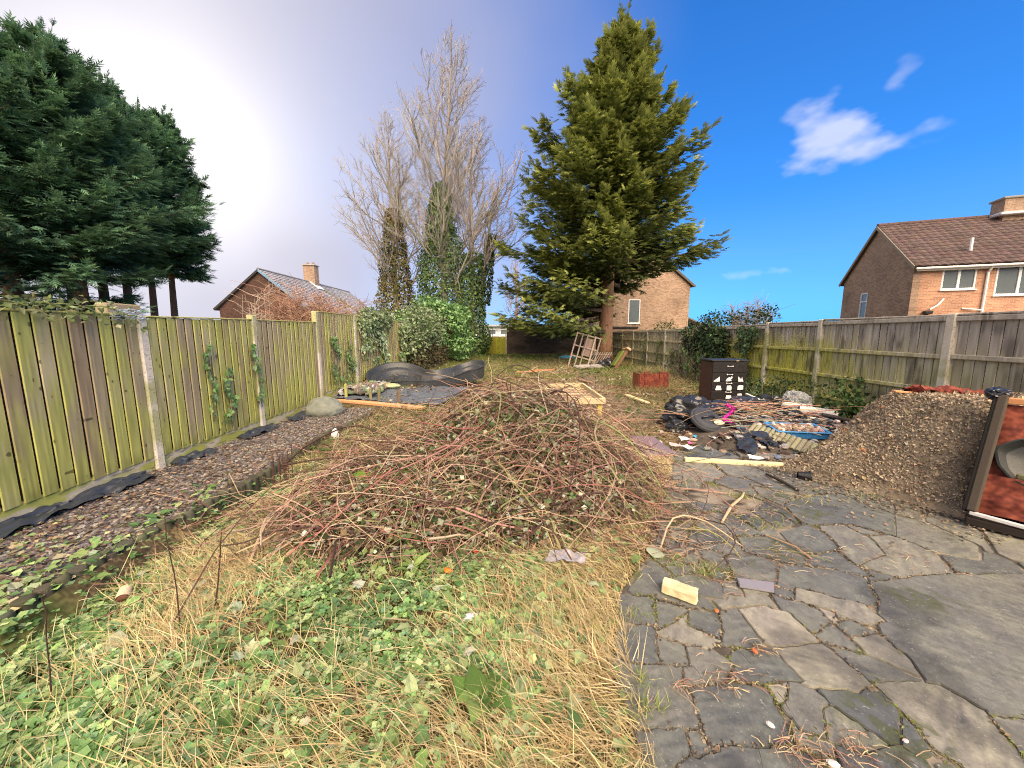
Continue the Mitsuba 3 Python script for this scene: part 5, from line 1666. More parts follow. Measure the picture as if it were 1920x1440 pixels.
    tag('joint_weeds', 'tufts of grass and moss sprouting from the paving joints', 'weeds', kind='stuff')


def build_plants():
    rng = np.random.default_rng(121)
    # upright dead stalks
    for x, y, h, lx, lab in ((-2.03, 1.43, .46, .05, 'thin dark dead stalk nearest the bottom left corner'), (-1.72, 1.73, .58, .0, 'tallest thin dead stalk standing in the lawn weeds'), (-1.68, 1.9, .40, .09, 'thick black leaning stalk in the lawn weeds')):
        t = thing('dead_stalk', lab, 'stalk')
        s = np.linspace(0, 1, 8)
        z = float(gz(x, y))
        pts = np.stack([x + lx * s + rng.normal(0, .004, 8), y + rng.normal(0, .004, 8), z - .03 + (h + .1) * s], 1)
        st = MB().tube(pts, np.linspace(.005 if lx > .06 else .0035, .0022, 8), 6, (.055, .032, .026))
        part(t, 'stem', st, 'matte')
        th = MB()
        for k in range(16):
            u = rng.uniform(.1, .95)
            p = np.array([np.interp(u, s, pts[:, i]) for i in range(3)])
            e = rng.normal(0, .008, 3)
            th.tube([p, p + e], [.0016, .0006], 3, (.06, .035, .03), caps=False)
        part(t, 'thorns', th, 'matte')
    t = thing('stalk_clump', 'clump of short upright purple stalks beside the log edging', 'stalks')
    for k in range(9):
        x, y = -2.44 + rng.normal(0, .10), 3.72 + rng.normal(0, .10)
        h = rng.uniform(.2, .42)
        part(t, 'stalk', MB().tube([(x, y, -.03), (x + rng.normal(0, .01), y, h * .5), (x + rng.normal(0, .015), y, h)], [.006, .005, .004], 6, jig(rng, (.085, .04, .04))), 'matte')
    # bright leafy sprig on the heap
    t = thing('leafy_sprig', 'bright green leafy sprig at the front left of the bramble heap', 'plant')
    for k in range(15):
        a = rng.uniform(0, 6.3)
        c = np.array([-1.18 + rng.normal(0, .14), 3.12 + rng.normal(0, .06), .20 + rng.uniform(0, .16)])
        D = np.array([[math.cos(a), math.sin(a), rng.uniform(-.3, .4)]])
        m = MB()
        v, f = bigleaf(9)
        scatter(m, v, f, frames(D, np.array([[0, -.6, 1.0]]) + rng.normal(0, .4, (1, 3))), c[None], np.array([rng.uniform(.10, .15)]), jigs(rng, [(.12, .24, .03), (.17, .31, .05), (.08, .17, .03)], 1, .2))
        part(t, 'leaf', m, 'leaf', True)
    # rosettes and big weed leaves
    for x, y, n, sz, lab, cols in ((-.13, 1.36, 17, .13, 'green weed rosette in the straw near the bottom centre', [(.13, .24, .06), (.19, .30, .09), (.10, .19, .05)]),
                                   (.38, 1.93, 9, .075, 'weed with rounded leaves by the paving edge', [(.24, .30, .10), (.12, .19, .05), (.30, .34, .2)]),
                                   (-.62, 2.25, 22, .15, 'light green grassy weed in front of the bramble heap', [(.20, .31, .09), (.26, .36, .12)]),
                                   (-.85, 2.52, 16, .14, 'light green grassy weed furthest back, touching the bramble heap', [(.20, .31, .09), (.26, .36, .12)]),
                                   (-1.05, 1.22, 12, .10, 'dark green weed rosette in the bottom left straw', [(.09, .17, .05), (.13, .22, .07)]),
                                   (.45, 1.75, 8, .06, 'small weed with yellow green leaves at the paving edge', [(.25, .32, .07), (.18, .25, .07)])):
        t = thing('weed', lab, 'plant')
        narrow = sz > .135
        for k in range(n):
            a = k * 2.4 + rng.normal(0, .2)
            v, f = bigleaf(7)
            v = v * np.array([1, .30 if narrow else .75, 1])
            m = MB()
            D = np.array([[math.cos(a), math.sin(a), rng.uniform(.1, 1.0)]])
            scatter(m, v, f, frames(D, np.array([[0, 0, 1.0]]) + rng.normal(0, .2, (1, 3))), on(x + rng.normal(0, .02), y + rng.normal(0, .02), .02 + .03 * rng.random())[None], np.array([sz * rng.uniform(.6, 1.15)]), jigs(rng, cols, 1, .2))
            part(t, 'leaf', m, 'leaf', True)
    for x, y, a, sz, lab in ((-2.08, 1.68, .4, .11, 'large pale fallen leaf on the weeds by the log edging'), (.98, 2.33, 1.0, .11, 'pale heart shaped leaf on the paving edge below the heap'), (-1.9, 2.05, 2.0, .08, 'pale green leaf just right of the clay pot')):
        v, f = bigleaf(9)
        m = MB()
        scatter(m, v * np.array([1, 1.3, 1]), f, frames(np.array([[math.cos(a), math.sin(a), .15]]), np.array([[0, -.3, 1.0]])), on(x, y, .06)[None], np.array([sz]), np.array([[.42, .47, .34]]))
        one('pale_leaf', m, 'leaf', lab, 'leaf', smooth=True)


def bigleaf(n):
    s = np.linspace(0, 1, n)
    w = .42 * np.sin(np.pi * s ** .75) * (1 + .08 * np.sin(s * 30)) + .004
    z = .10 * np.sin(s * 3.0) - .12 * s ** 2
    v = np.vstack([np.stack([s, w, z + .08 * w], 1), np.stack([s, 0 * s, z - .02], 1), np.stack([s, -w, z + .08 * w], 1)])
    k = np.arange(n - 1)
    f = []
    for a in (0, n):
        f += [np.stack([a + k, a + n + k, a + n + k + 1], 1), np.stack([a + k, a + n + k + 1, a + k + 1], 1)]
    return v, np.vstack(f)

# ------------------------------------------------------------------ objects


def crumple(seed, size, amp=.35, freq=2.2, sub=3, flat=None):
    """a creased bag: a ball pushed about by ridged noise"""
    m = trimesh.creation.icosphere(subdivisions=sub)
    v = np.array(m.vertices)
    o = np.array([seed * 3.17, seed * 1.31, seed * .77])
    r1 = 1 - np.abs(2 * meshkit.fbm(v * freq + o, 3, seed) - 1) * 1.6
    r2 = meshkit.fbm(v * freq * .8 + o + 9, 2, seed + 1) - .5
    v = v * (1 + amp * (r1 - .3) + amp * 1.2 * r2)[:, None]
    v = v * np.asarray(size)
    if flat is not None:
        v[:, 2] = np.maximum(v[:, 2], flat)
    return v, np.array(m.faces)


def sheet(rng, corners, n, amp, freq, seed, thick=.003):
    """a creased four-cornered sheet"""
    s = np.linspace(0, 1, n)
    S, U = np.meshgrid(s, s)
    a, b, c, d = (np.asarray(q, float) for q in corners)
    P = (a * ((1 - S) * (1 - U))[..., None] + b * (S * (1 - U))[..., None] + c * (S * U)[..., None] + d * ((1 - S) * U)[..., None])
    k = meshkit.fbm(P * freq + seed, 3, seed)
    r = 1 - np.abs(2 * meshkit.fbm(P * freq * .7 + seed + 4, 3, seed + 2) - 1) * 2
    P = P.copy()
    P[..., 2] += amp * (k - .5 + .5 * r)
    P[..., 0] += amp * .5 * (r - .4)
    v = P.reshape(-1, 3)
    i, j = np.meshgrid(np.arange(n - 1), np.arange(n - 1))
    q = (j * n + i).ravel()
    f = np.vstack([np.stack([q, q + 1, q + n + 1], 1), np.stack([q, q + n + 1, q + n], 1)])
    return v, f


def build_pond():
    rng = np.random.default_rng(131)
    from shapely.geometry import LineString
    from shapely import union_all
    cl = LineString([(-3.05, 10.0), (-2.3, 9.78), (-1.75, 10.1), (-1.15, 10.6)])
    out = union_all([Point(-3.1, 10.05).buffer(.78), cl.buffer(.36), Point(-1.2, 10.62).buffer(.46)]).buffer(.35).buffer(-.35)
    n = 110
    L = out.exterior.length
    q = np.array([out.exterior.interpolate(s).coords[0] for s in np.linspace(0, L, n, endpoint=False)])
    c = np.array([cl.interpolate(cl.project(Point(*a))).coords[0] for a in q])

    def ring(k, z, lift=1.0):
        p = c + (q - c) * k
        zz = z + lift * (.10 * np.clip((-2.6 - p[:, 0]) / 1.0, 0, 1) * np.clip((p[:, 1] - 9.7) / .8, 0, 1.2) + .12 * np.clip((p[:, 0] + 1.5) / .7, 0, 1) + .015 * np.sin(np.arange(n) * .35)) + .20 * np.clip(p[:, 1] - 9.45, 0, 2)
        return np.c_[p, zz + .10]
    rings = [ring(.93, -.02, 0), ring(.97, .10, .6), ring(1.0, .21), ring(1.055, .215), ring(1.06, .235), ring(1.0, .245), ring(.965, .235), ring(.90, .13), ring(.88, .12), ring(.74, .115), ring(.72, .10), ring(.62, .0), ring(.58, -.005), ring(.02, .0, .2)]
    v = np.vstack(rings)
    i = np.arange(n)
    j = (i + 1) % n
    f = []
    for k in range(len(rings) - 1):
        f += [np.stack([k * n + i, k * n + j, (k + 1) * n + j], 1), np.stack([k * n + i, (k + 1) * n + j, (k + 1) * n + i], 1)]
    t = thing('pond_liner', 'kidney shaped rigid black pond liner lying on the sheeting', 'pond liner')
    part(t, 'shell', MB().add(v, np.vstack(f), (.040, .044, .048)), 'satin', 40)
    lf = MB()
    k = 160
    x, y = rng.uniform(-3.6, -1, k), rng.uniform(9.6, 10.7, k)
    sel = np.array([out.buffer(-.25).contains(Point(a, b)) for a, b in zip(x, y)])
    x, y = x[sel], y[sel]
    a = rng.uniform(0, 6.3, len(x))
    scatter(lf, LEAF_V, LEAF_F, frames(np.stack([np.cos(a), np.sin(a), 0 * a + .1], 1), np.array([0, 0, 1.0]) + rng.normal(0, .2, (len(x), 3))), np.stack([x, y, 0 * x + .24 + .20 * np.clip(y - 9.45, 0, 2)], 1), rng.uniform(.04, .09, len(x)), jigs(rng, [(.2, .11, .08), (.3, .22, .15), (.13, .08, .06), (.55, .52, .5)], len(x), .3))
    emit('pond_leaves', lf, 'leaf')
    tag('pond_leaves', 'brown dead leaves lying in the black pond liner', 'leaves', kind='stuff')
    v, f = sheet(rng, [(-3.9, 7.95, .12), (-1.5, 7.5, .06), (-1.0, 9.4, .12), (-3.9, 9.6, .22)], 70, .09, 4.5, 5)
    one('black_sheet', MB().add(v, f, (.10, .115, .14)), 'shiny', 'creased black plastic sheet spread under the pond liner', 'plastic sheet', smooth=40)  # black plastic, its colour raised and blued for the reflected sky
    v, f = sheet(rng, [(-.9, 8.3, .1), (.0, 8.2, .08), (.1, 9.2, .1), (-.9, 9.3, .1)], 26, .14, 3.5, 9)
    one('black_sheet', MB().add(v, f, (.055, .06, .07)), 'shiny', 'smaller creased black plastic piece behind the bramble heap', 'plastic sheet', smooth=40)
    fr = MB()
    for k in range(240):
        x, y = rng.uniform(-3.85, -3.0), rng.uniform(8.1, 9.4)
        vv, ff = crumple(k % 17, rng.uniform(.02, .07, 3), .4, 2.5, 1)
        fr.add(vv @ rotz(rng.uniform(0, 6)).T + [x, y, .24 + rng.uniform(0, .05)], ff, jig(rng, ((.30, .27, .23), (.12, .11, .10), (.42, .43, .45), (.16, .2, .12), (.2, .14, .1))[rng.integers(5)], .3))
    emit('sheet_debris', fr, 'matte')
    tag('sheet_debris', 'grey rubble and scraps on the sheeting beside the left fence', 'rubble', kind='stuff')
    vv, ff = crumple(8, (.22, .13, .06), .2, 2, 3)
    one('algae_tray', MB().add(vv + [-2.95, 9.0, .27], ff, (.36, .40, .22)), 'satin', 'pale green flat lump in front of the pond liner', 'tray', smooth=True)
    s = np.linspace(0, 1, 16)
    A, B = np.meshgrid(np.linspace(0, np.pi, 14), s)
    P = np.stack([-3.52 - .36 * np.cos(A) * (1 - .2 * B), 8.12 + .34 * B, .05 + (.30 - .07 * B) * np.sin(A) ** .7 + .02 * np.sin(A * 7)], -1).reshape(-1, 3)
    i, j = np.meshgrid(np.arange(13), np.arange(15))
    qd = (j * 14 + i).ravel()
    one('rubber_flap', MB().add(P, np.vstack([np.stack([qd, qd + 1, qd + 15], 1), np.stack([qd, qd + 15, qd + 14], 1)]), (.05, .055, .065)), 'satin', 'arched dark rubber flap behind the orange plank by the fence', 'rubber sheet', smooth=True)
    mb = MB().bar((-3.86, 7.98, .10), (-1.75, 7.28, .06), .17, .055, .008, (.56, .30, .155))
    mb.bar((-3.8, 7.90, .015), (-1.75, 7.22, -.01), .04, .09, .006, (.16, .10, .065))
    one('orange_plank', mb, 'matte', 'long orange brown plank beside the boulder at the end of the gravel bed', 'plank')
    for i, (x, y, h, c) in enumerate(((-3.62, 8.02, .40, (.38, .38, .12)), (-3.02, 7.85, .33, (.20, .19, .09)), (-2.82, 7.80, .31, (.16, .15, .08)), (-2.35, 7.66, .30, (.17, .13, .09)))):
        one('wooden_peg', MB().box((x, y, h / 2), (.055, .055, h + .1), rotz(.3 * i), .006, c), 'matte',
            ('mossy wooden peg nearest the boulder, behind the orange plank', 'second wooden peg from the left behind the orange plank', 'third wooden peg from the left behind the orange plank', 'rightmost wooden peg behind the orange plank')[i], 'peg')
    m = trimesh.creation.icosphere(subdivisions=4)
    v = np.array(m.vertices)
    v = v * (1 + .34 * (meshkit.fbm(v * 1.3 + 4, 3, 3) - .5))[:, None] * [.33, .25, .23]
    tone = meshkit.fbm(v * 14, 3, 8)[:, None]
    one('boulder', MB().add(v + [-3.5, 6.85, .12], m.faces, np.array([.11, .125, .105]) + tone * np.array([.17, .17, .145])), 'matte', 'smooth grey green boulder against the left fence', 'boulder', smooth=True)
    for i, (x0, y0, w, l) in enumerate(((-3.88, 2.55, .13, 1.2), (-3.88, 4.15, .13, .40), (-3.88, 5.2, .15, .6), (-3.85, 6.3, .2, .5))):
        v, f = sheet(rng, [(x0 - .1, y0, .05), (x0 + w * .6, y0 - .1, .015), (x0 + w, y0 + l, .02), (x0 - .1, y0 + l + .08, .06)], 30, .10, 9, 20 + i)
        one('membrane_scrap', MB().add(v, f, (.035, .042, .055)), 'satin', ('long strip of dark weed membrane nearest the camera at the left fence foot', 'dark membrane scrap at the foot of the pale clean post', 'dark membrane scrap under the second left fence panel', 'dark membrane scrap just in front of the boulder')[i], 'membrane', smooth=40)
    cd = MB()
    for k in range(9):
        s = np.linspace(-.5, .5, 12)
        cd.tube(np.stack([LX + .062 + .004 * rng.normal(size=12) + .02 * np.cos(s * 3), 4.0 + s * rng.uniform(.25, .42) - .12, 1.70 + .012 * k - .04 * s ** 2 + .008 * rng.normal(size=12)], 1), .003, 4, jig(rng, (.40, .52, .62), .1), caps=False)
    one('blue_string', cd, 'matte', 'pale blue cord tied round the top of the clean post', 'cord')
    tp = thing('post_block', 'short timber block behind the top of the clean post', 'timber block')
    emit(tp, MB().box((LX - .16, 4.0, 1.76), (.12, .36, .20), None, .01, (.33, .27, .17)), 'matte')


def build_frame_and_back():
    rng = np.random.default_rng(141)
    t = thing('timber_staging', 'pale timber frame with rungs on short legs behind the heap', 'frame')
    col, yl = (.52, .42, .25), (.52, .40, .11)
    part(t, 'front_beam', MB().box((1.28, 6.82, .285), (1.02, .05, .115), None, .006, jig(rng, col, .05)), 'matte')
    part(t, 'back_beam', MB().box((1.28, 8.95, .285), (1.02, .05, .115), None, .006, jig(rng, col, .05)), 'matte')
    for x in (.79, 1.765):
        part(t, 'side_rail', MB().box((x, 7.885, .287), (.05, 2.08, .118), None, .006, jig(rng, col, .05)), 'matte')
    for k in range(5):
        part(t, 'rung', MB().box((1.278, 7.15 + k * .36, .245), (.92, .06, .04), None, .005, jig(rng, (.50, .40, .25), .12)), 'matte')
    for x, y in ((.86, 6.90), (1.70, 6.90), (1.30, 6.90), (.86, 8.86), (1.70, 8.86)):
        part(t, 'leg', MB().box((x, y, .12), (.085, .085, .24), None, .006, jig(rng, yl, .1)), 'matte')
    # things by the far wall
    t = thing('trellis_frame', 'grey slatted trellis frame leaning by the conifer trunk', 'trellis')
    R = rotz(-.15) @ roty(.26) @ rotx(-.22)
    o = np.array([2.66, 17.0, .0])
    M = lambda u, v, w=0: o + R @ np.array([u, w, v])
    for u in (0, .27, .5, .86, 1.1):
        part(t, 'slat', MB().bar(M(u, 0), M(u, 1.72), .05, .05, .006, jig(rng, (.36, .30, .245), .2)), 'matte')
    for v in (.05, .6, 1.1, 1.68):
        part(t, 'rail', MB().bar(M(-.02, v, .05), M(1.12, v, .05), .04, .06, .006, jig(rng, (.30, .25, .21), .2)), 'matte')
    part(t, 'panel', MB().box(M(.68, 1.15, .09), (.5, .02, .85), R, .004, (.20, .145, .125)), 'matte')
    t = thing('slatted_panel', 'fallen grey slatted panel right of the trellis frame', 'panel')
    for k in range(9):
        a = np.array([3.55 + k * .10, 17.2 - .02 * k, .05])
        part(t, 'slat', MB().bar(a, a + [.42, .3, .62], .045, .02, .003, jig(rng, (.27, .23, .20), .2)), 'matte')
    for u in (.2, .8):
        part(t, 'rail', MB().bar((3.5 + .42 * u, 17.2 + .3 * u, .05 + .62 * u), (4.45 + .42 * u, 17.0 + .3 * u, .05 + .62 * u), .05, .03, .003, (.22, .19, .17)), 'matte')
    mp = MB()
    v, f = boxmesh((.62, .20, 1.05), .03)
    R2 = roty(.62) @ rotx(-.2)
    t = thing('mossy_slab', 'tilted brown board with a green mossy face beside the conifer trunk', 'board')
    part(t, 'board', MB().box((4.72, 15.9, .42), (.14, .5, 1.05), R2, .02, (.17, .095, .06)), 'matte')
    part(t, 'moss', MB().box((4.60, 15.82, .47), (.09, .42, .8), R2, .03, (.14, .18, .04)), 'matte')
    part(t, 'top_edge', MB().box((5.02, 15.9, .86), (.20, .5, .10), R2, .02, (.52, .36, .22)), 'matte')
    v, f = crumple(3, (.34, .28, .22), .4)
    one('bin_bag', MB().add(v + [4.3, 16.4, .17], f, (.025, .025, .03)), 'shiny', 'small black bin bag at the foot of the conifer trunk', 'bin bag', smooth=30)
    for i, (x, y, s, c, lab) in enumerate(((3.3, 16.4, (.42, .2, .10), (.34, .31, .29), 'grey rubble lump in front of the trellis frame'), (3.85, 16.3, (.35, .2, .12), (.27, .25, .24), 'grey crumpled lump between the trellis frame and the bin bag'), (3.5, 22.5, (.45, .3, .10), (.10, .42, .66), 'small bright blue tarpaulin lying before the dark wall'))):
        v, f = crumple(30 + i, s, .3)
        one(('rubble_lump', 'rubble_lump', 'blue_tarpaulin')[i], MB().add(v + [x, y, .06 + (.04 if i == 2 else 0)], f, c), 'satin' if i == 2 else 'matte', lab, ('rubble', 'rubble', 'tarpaulin')[i], smooth=30)
    for i, (a, b, c, lab) in enumerate((((.25, 14.2, .06), (1.05, 14.35, .07), (.55, .24, .10), 'left rusty orange board lying on the mossy back lawn'), ((.75, 14.6, .08), (1.72, 14.7, .10), (.50, .20, .09), 'right rusty orange board lying on the mossy back lawn'), ((2.84, 8.9, .05), (3.0, 7.9, .04), (.52, .42, .24), 'pale narrow board lying on the dirt path'), ((2.2, 12.0, .05), (2.5, 11.2, .05), (.25, .17, .11), 'dark thin board lying further back on the dirt path'))):
        one('loose_board', MB().bar(a, b, .12, .04, .006, c), 'matte', lab, 'board')
    t = thing('red_crate', 'brick red wooden box sunk in the rough grass', 'box')
    for k in range(6):
        part(t, 'plank', MB().box((3.50 + k * .132, 9.72, .25 + rng.uniform(-.05, .03)), (.128, .03, .54), roty(rng.normal(0, .04)), .006, (.5, .5)), 'foam')
    part(t, 'side', MB().box((3.44, 9.98, .24), (.03, .48, .5), None, .006, (.28, .09, .05)), 'matte')
    part(t, 'side', MB().box((4.22, 9.98, .24), (.03, .48, .5), None, .006, (.28, .09, .05)), 'matte')
    part(t, 'back', MB().box((3.83, 10.24, .24), (.8, .03, .5), None, .006, (.3, .1, .05)), 'matte')
    gm = MB()
    n = 2200
    x, y = rng.uniform(3.3, 4.4, n), rng.uniform(9.35, 10.3, n)
    a = rng.uniform(0, 6.3, n)
    L = rng.uniform(.12, .34, n)
    inside = (x > 3.42) & (x < 4.24) & (y > 9.70)
    scatter(gm, BLADE_V, BLADE_F, frames(np.stack([np.cos(a), np.sin(a), rng.uniform(.1, 1.5, n)], 1), np.array([0, 0, 1.0]) + rng.normal(0, .5, (n, 3))), np.stack([x, y, np.where(inside, .47, .0)], 1), np.stack([L, np.full(n, .006), L], 1), jigs(rng, [(.44, .36, .2), (.3, .24, .13), (.16, .2, .07)], n, .3))
    emit('crate_grass', gm, 'leaf')
    tag('crate_grass', 'dry grass growing over and round the red box', 'grass', kind='stuff')


def build_chest():
    rng = np.random.default_rng(151)
    t = thing('chest_of_drawers', 'black chest of drawers with torn fronts standing before the ivy', 'chest of drawers')
    x0, x1, y0, dp, H = 4.06, 4.76, 7.35, .46, 1.02
    blk = (.012, .010, .012)
    cx = (x0 + x1) / 2
    part(t, 'carcass', MB().box((x0 + .012, y0 + .012 + dp / 2, H / 2 - .02), (.024, dp, H - .04), None, .003, (.055, .022, .022)).box((x1 - .012, y0 + .012 + dp / 2, H / 2 - .02), (.024, dp, H - .04), None, .003, (.04, .02, .02)).box((cx, y0 + dp, H / 2 - .02), (x1 - x0 - .05, .012, H - .05), None, 0, blk), 'satin')
    part(t, 'top', MB().box((cx, y0 + dp / 2, H - .012), (x1 - x0 + .05, dp + .05, .03), None, .006, (.022, .022, .026)), 'satin')
    part(t, 'top_chip', MB().box((cx + .13, y0 - .027, H - .014), (.055, .012, .022), None, .003, (.30, .26, .2)), 'matte', label='pale chipped spot on the top edge')
    rows = [(.765, .985), (.585, .755), (.405, .575), (.225, .395), (.045, .215)]
    holes = {1: [((-.235, -.035), [(-.09, -.05), (.045, .055), (.05, -.05)]), ((.0, -.03), [(-.075, -.05), (-.055, .0), (.0, .04), (.03, .015), (.055, .055), (.07, .03), (.03, -.02), (.05, -.045)]), ((.225, -.03), [(-.05, .05), (-.04, -.06), (.065, -.055), (.035, .03), (.02, -.02), (-.02, .01)])],
             2: [((-.20, -.03), [(-.075, -.05), (-.05, .045), (.04, .04), (.06, -.05)]), ((.01, -.03), [(-.05, -.055), (-.05, .045), (.035, .05), (.055, .0), (.045, -.055)]), ((.235, -.025), [(-.06, -.05), (-.055, .03), (-.02, .055), (.06, .045), (.065, -.04), (.0, -.055)])],
             3: [((.015, -.035), [(-.065, -.04), (-.055, .03), (.05, .03), (.06, -.04)]), ((.235, -.02), [(-.04, -.05), (-.05, .05), (.04, .055), (.05, .02), (.015, -.005), (.02, -.05)])],
             4: [((-.02, .0), [(-.04, -.03), (-.03, .03), (.05, .02), (.04, -.03)])]}
    for i, (a, b) in enumerate(rows):
        mb = MB().box((cx, y0 + .001, (a + b) / 2), (x1 - x0 - .012, .02, b - a), None, .004, blk)
        d = part(t, 'drawer', mb, 'satin')
        z = (b + a) / 2 + (.02 if i == 0 else .06)
        part(d, 'handle', MB().tube([(cx - .05, y0 - .012, z), (cx - .045, y0 - .032, z), (cx + .045, y0 - .032, z), (cx + .05, y0 - .012, z)], .005, 6, (.6, .6, .6)).tube([(cx - .05, y0 - .01, z), (cx - .05, y0 - .022, z)], .013, 8, (.65, .65, .65)).tube([(cx + .05, y0 - .01, z), (cx + .05, y0 - .022, z)], .013, 8, (.65, .65, .65)), 'satin')
        for (hx, hz), pl in holes.get(i, ()):
            m = trimesh.creation.extrude_polygon(Polygon(np.array(pl) * .85).buffer(.005), .003, engine='earcut')
            v = np.array(m.vertices)
            w = np.stack([cx + hx + v[:, 0], y0 - .0095 - v[:, 2], (a + b) / 2 + hz + v[:, 1]], 1)
            part(d, 'torn_patch', MB().add(w, m.faces, (.72, .72, .71)), 'matte', label='bare white patch where the black face is torn off')


def build_rubbish():
    rng = np.random.default_rng(161)

    def hz(x, y):
        """surface of the tip of small rubbish"""
        q = np.clip(1 - ((x - 4.1 - .35 * (y - 5.5)) / 1.5) ** 2 - ((y - 5.55) / 1.1) ** 2, 0, 1)
        return .20 * q ** .7
    xs, ys = np.arange(2.5, 6.2, .07), np.arange(4.3, 6.8, .07)
    v, f = grid(xs, ys, lambda X, Y: hz(X, Y) - .005 + .05 * (meshkit.fbm(np.stack([X * 6, Y * 6, X * 0], -1), 3, 2) - .4) * (hz(X, Y) > .002) - .02 * (hz(X, Y) < .004))
    tone = meshkit.fbm(v * 12, 3, 5)[:, None]
    fm = MB().add(v, f, np.array([.035, .028, .022]) + tone * np.array([.10, .085, .07]))
    cols = [(.50, .49, .48), (.30, .28, .27), (.40, .28, .25), (.16, .11, .085), (.055, .05, .05), (.62, .60, .58), (.03, .03, .035), (.24, .18, .13), (.36, .29, .21), (.12, .17, .26), (.10, .08, .07), (.19, .13, .09), (.07, .06, .05)]
    for k in range(2300):
        x, y = rng.normal(4.05, .75), rng.normal(5.45, .55)
        if not (2.5 < x < 5.9 and 4.35 < y < 6.7):
            continue
        if (3.62 < x < 4.35 and 4.75 < y < 5.2) or (2.68 < x < 3.28 and 5.1 < y < 5.75):
            continue
        h = float(hz(x, y))
        c = jig(rng, cols[rng.integers(len(cols))], .3)
        s = rng.uniform(.010, .042)
        if rng.random() < .4:
            vv, ff = crumple(k % 23, (s * 1.3, s, s * .55), .5, 2.5, 1)
            vv = vv @ rotz(rng.uniform(0, 6)).T
        else:
            vv, ff = boxmesh((s * rng.uniform(1, 4.2), s * rng.uniform(.4, 1.2), rng.uniform(.003, .012)))
            vv = vv @ (rotz(rng.uniform(0, 6)) @ rotx(rng.normal(0, .4)) @ roty(rng.normal(0, .4))).T
        fm.add(vv + [x, y, h + rng.uniform(0, .045)], ff, c * rng.choice([.35, .7, 1.0]))
    emit('rubbish_fragments', fm, 'matte')
    tag('rubbish_fragments', 'small mixed rubbish and dirt of the tip by the right fence', 'rubbish', kind='stuff')
    # stems over the tip
    sm = MB()
    for k in range(105):
        x, y = rng.normal(3.7, .7), rng.normal(5.9, .45)
        a, L = rng.normal(-.3, .5) + (math.pi if rng.random() < .4 else 0), rng.uniform(.3, 1.1)
        s = np.linspace(-.5, .5, 7)
        bend = rng.normal(0, .2)
        z = hz(x, y) + rng.uniform(.03, .28)
        sm.tube(np.stack([x + s * L * math.cos(a), y + s * L * math.sin(a) + bend * s * s, z + rng.normal(0, .12) * s - .25 * L * s * s], 1), rng.choice([.003, .0045, .006]), 4, jig(rng, ((.44, .22, .17), (.50, .38, .24), (.30, .20, .14), (.30, .42, .34))[rng.choice(4, p=[.35, .4, .2, .05])], .25), caps=False)
    emit('rubbish_stems', sm, 'matte')
    tag('rubbish_stems', 'dry stems thrown across the rubbish tip', 'stems', kind='stuff')

    def bag(seed, pos, size, lab, amp=.42, col=(.022, .024, .028)):
        v, f = crumple(seed, size, amp, 2.0, 4)
        v[:, 2] = np.maximum(v[:, 2], -size[2] * .75)
        return one('bin_bag', MB().add(v + np.asarray(pos), f, col), 'shiny', lab, 'bin bag', smooth=28)
    bag(5, (2.98, 5.95, .21), (.36, .26, .26), 'largest shiny black bin bag at the left end of the rubbish tip')
    bag(9, (2.60, 5.60, .09), (.13, .12, .11), 'small black bag scrap left of the round lid')
    bag(12, (4.15, 6.45, .24), (.26, .2, .17), 'black bag in the middle of the rubbish tip below the chest', col=(.03, .032, .045))
    bag(14, (4.95, 6.9, .16), (.25, .22, .2), 'black bag half hidden at the back of the rubbish tip')
    bag(17, (3.55, 6.15, .22), (.30, .22, .16), 'long low black bag behind the pink tinsel')
    bag(19, (4.45, 5.75, .20), (.22, .17, .12), 'black bag scrap just behind the blue tray')
    v, f = sheet(rng, [(3.16, 5.15, .10), (3.34, 5.17, .16), (3.10, 4.42, .05), (2.90, 4.40, .04)], 40, .13, 6, 31)
    one('torn_bag', MB().add(v, f, (.03, .036, .045)), 'shiny', 'torn strip of black bag trailing forward from the round lid', 'bin bag', smooth=35)
    v, f = sheet(rng, [(3.28, 4.95, .12), (3.50, 4.95, .16), (3.50, 4.55, .03), (3.30, 4.55, .04)], 26, .13, 7, 33)
    one('torn_bag', MB().add(v, f, (.03, .035, .045)), 'shiny', 'torn black bag scrap in front of the log roll', 'bin bag', smooth=35)
    # round lid
    prof = np.array([(0, .055), (.05, .055), (.06, .045), (.12, .045), (.13, .06), (.20, .05), (.215, .03), (.24, .03), (.25, .0), (.245, -.01), (.23, .01)])
    n = 40
    a = np.arange(n) * 2 * np.pi / n
    R = rotz(.2) @ rotx(.62)
    v = np.stack([prof[:, 0][:, None] * np.cos(a), prof[:, 0][:, None] * np.sin(a), np.repeat(prof[:, 1][:, None], n, 1)], -1).reshape(-1, 3) @ R.T + [2.98, 5.46, .24]
    i = np.arange(n)
    j = (i + 1) % n
    f = np.vstack([q for k in range(len(prof) - 1) for q in (np.stack([k * n + i, (k + 1) * n + i, (k + 1) * n + j], 1), np.stack([k * n + i, (k + 1) * n + j, k * n + j], 1))])
    t = thing('dustbin_cover', 'round black plastic lid lying on the rubbish tip', 'lid')
    part(t, 'disc', MB().add(v, f, (.045, .047, .052)), 'satin', 35)
    g = np.array([[-.10, 0, .055], [-.09, 0, .085], [0, 0, .095], [.09, 0, .085], [.10, 0, .055]]) @ R.T + [2.98, 5.46, .24]
    part(t, 'handle', MB().tube(g, .014, 8, (.02, .02, .022)), 'shiny', True)
    v, f = crumple(41, (.07, .04, .012), .3, 2, 2)
    one('cream_scrap', MB().add(v @ R.T + [3.12, 5.36, .23], f, (.62, .58, .42)), 'matte', 'cream coloured scrap lying on the edge of the round lid', 'scrap', smooth=30)
    # pink tinsel
    t = thing('pink_tinsel', 'bright pink tinsel strand on the rubbish tip', 'tinsel')
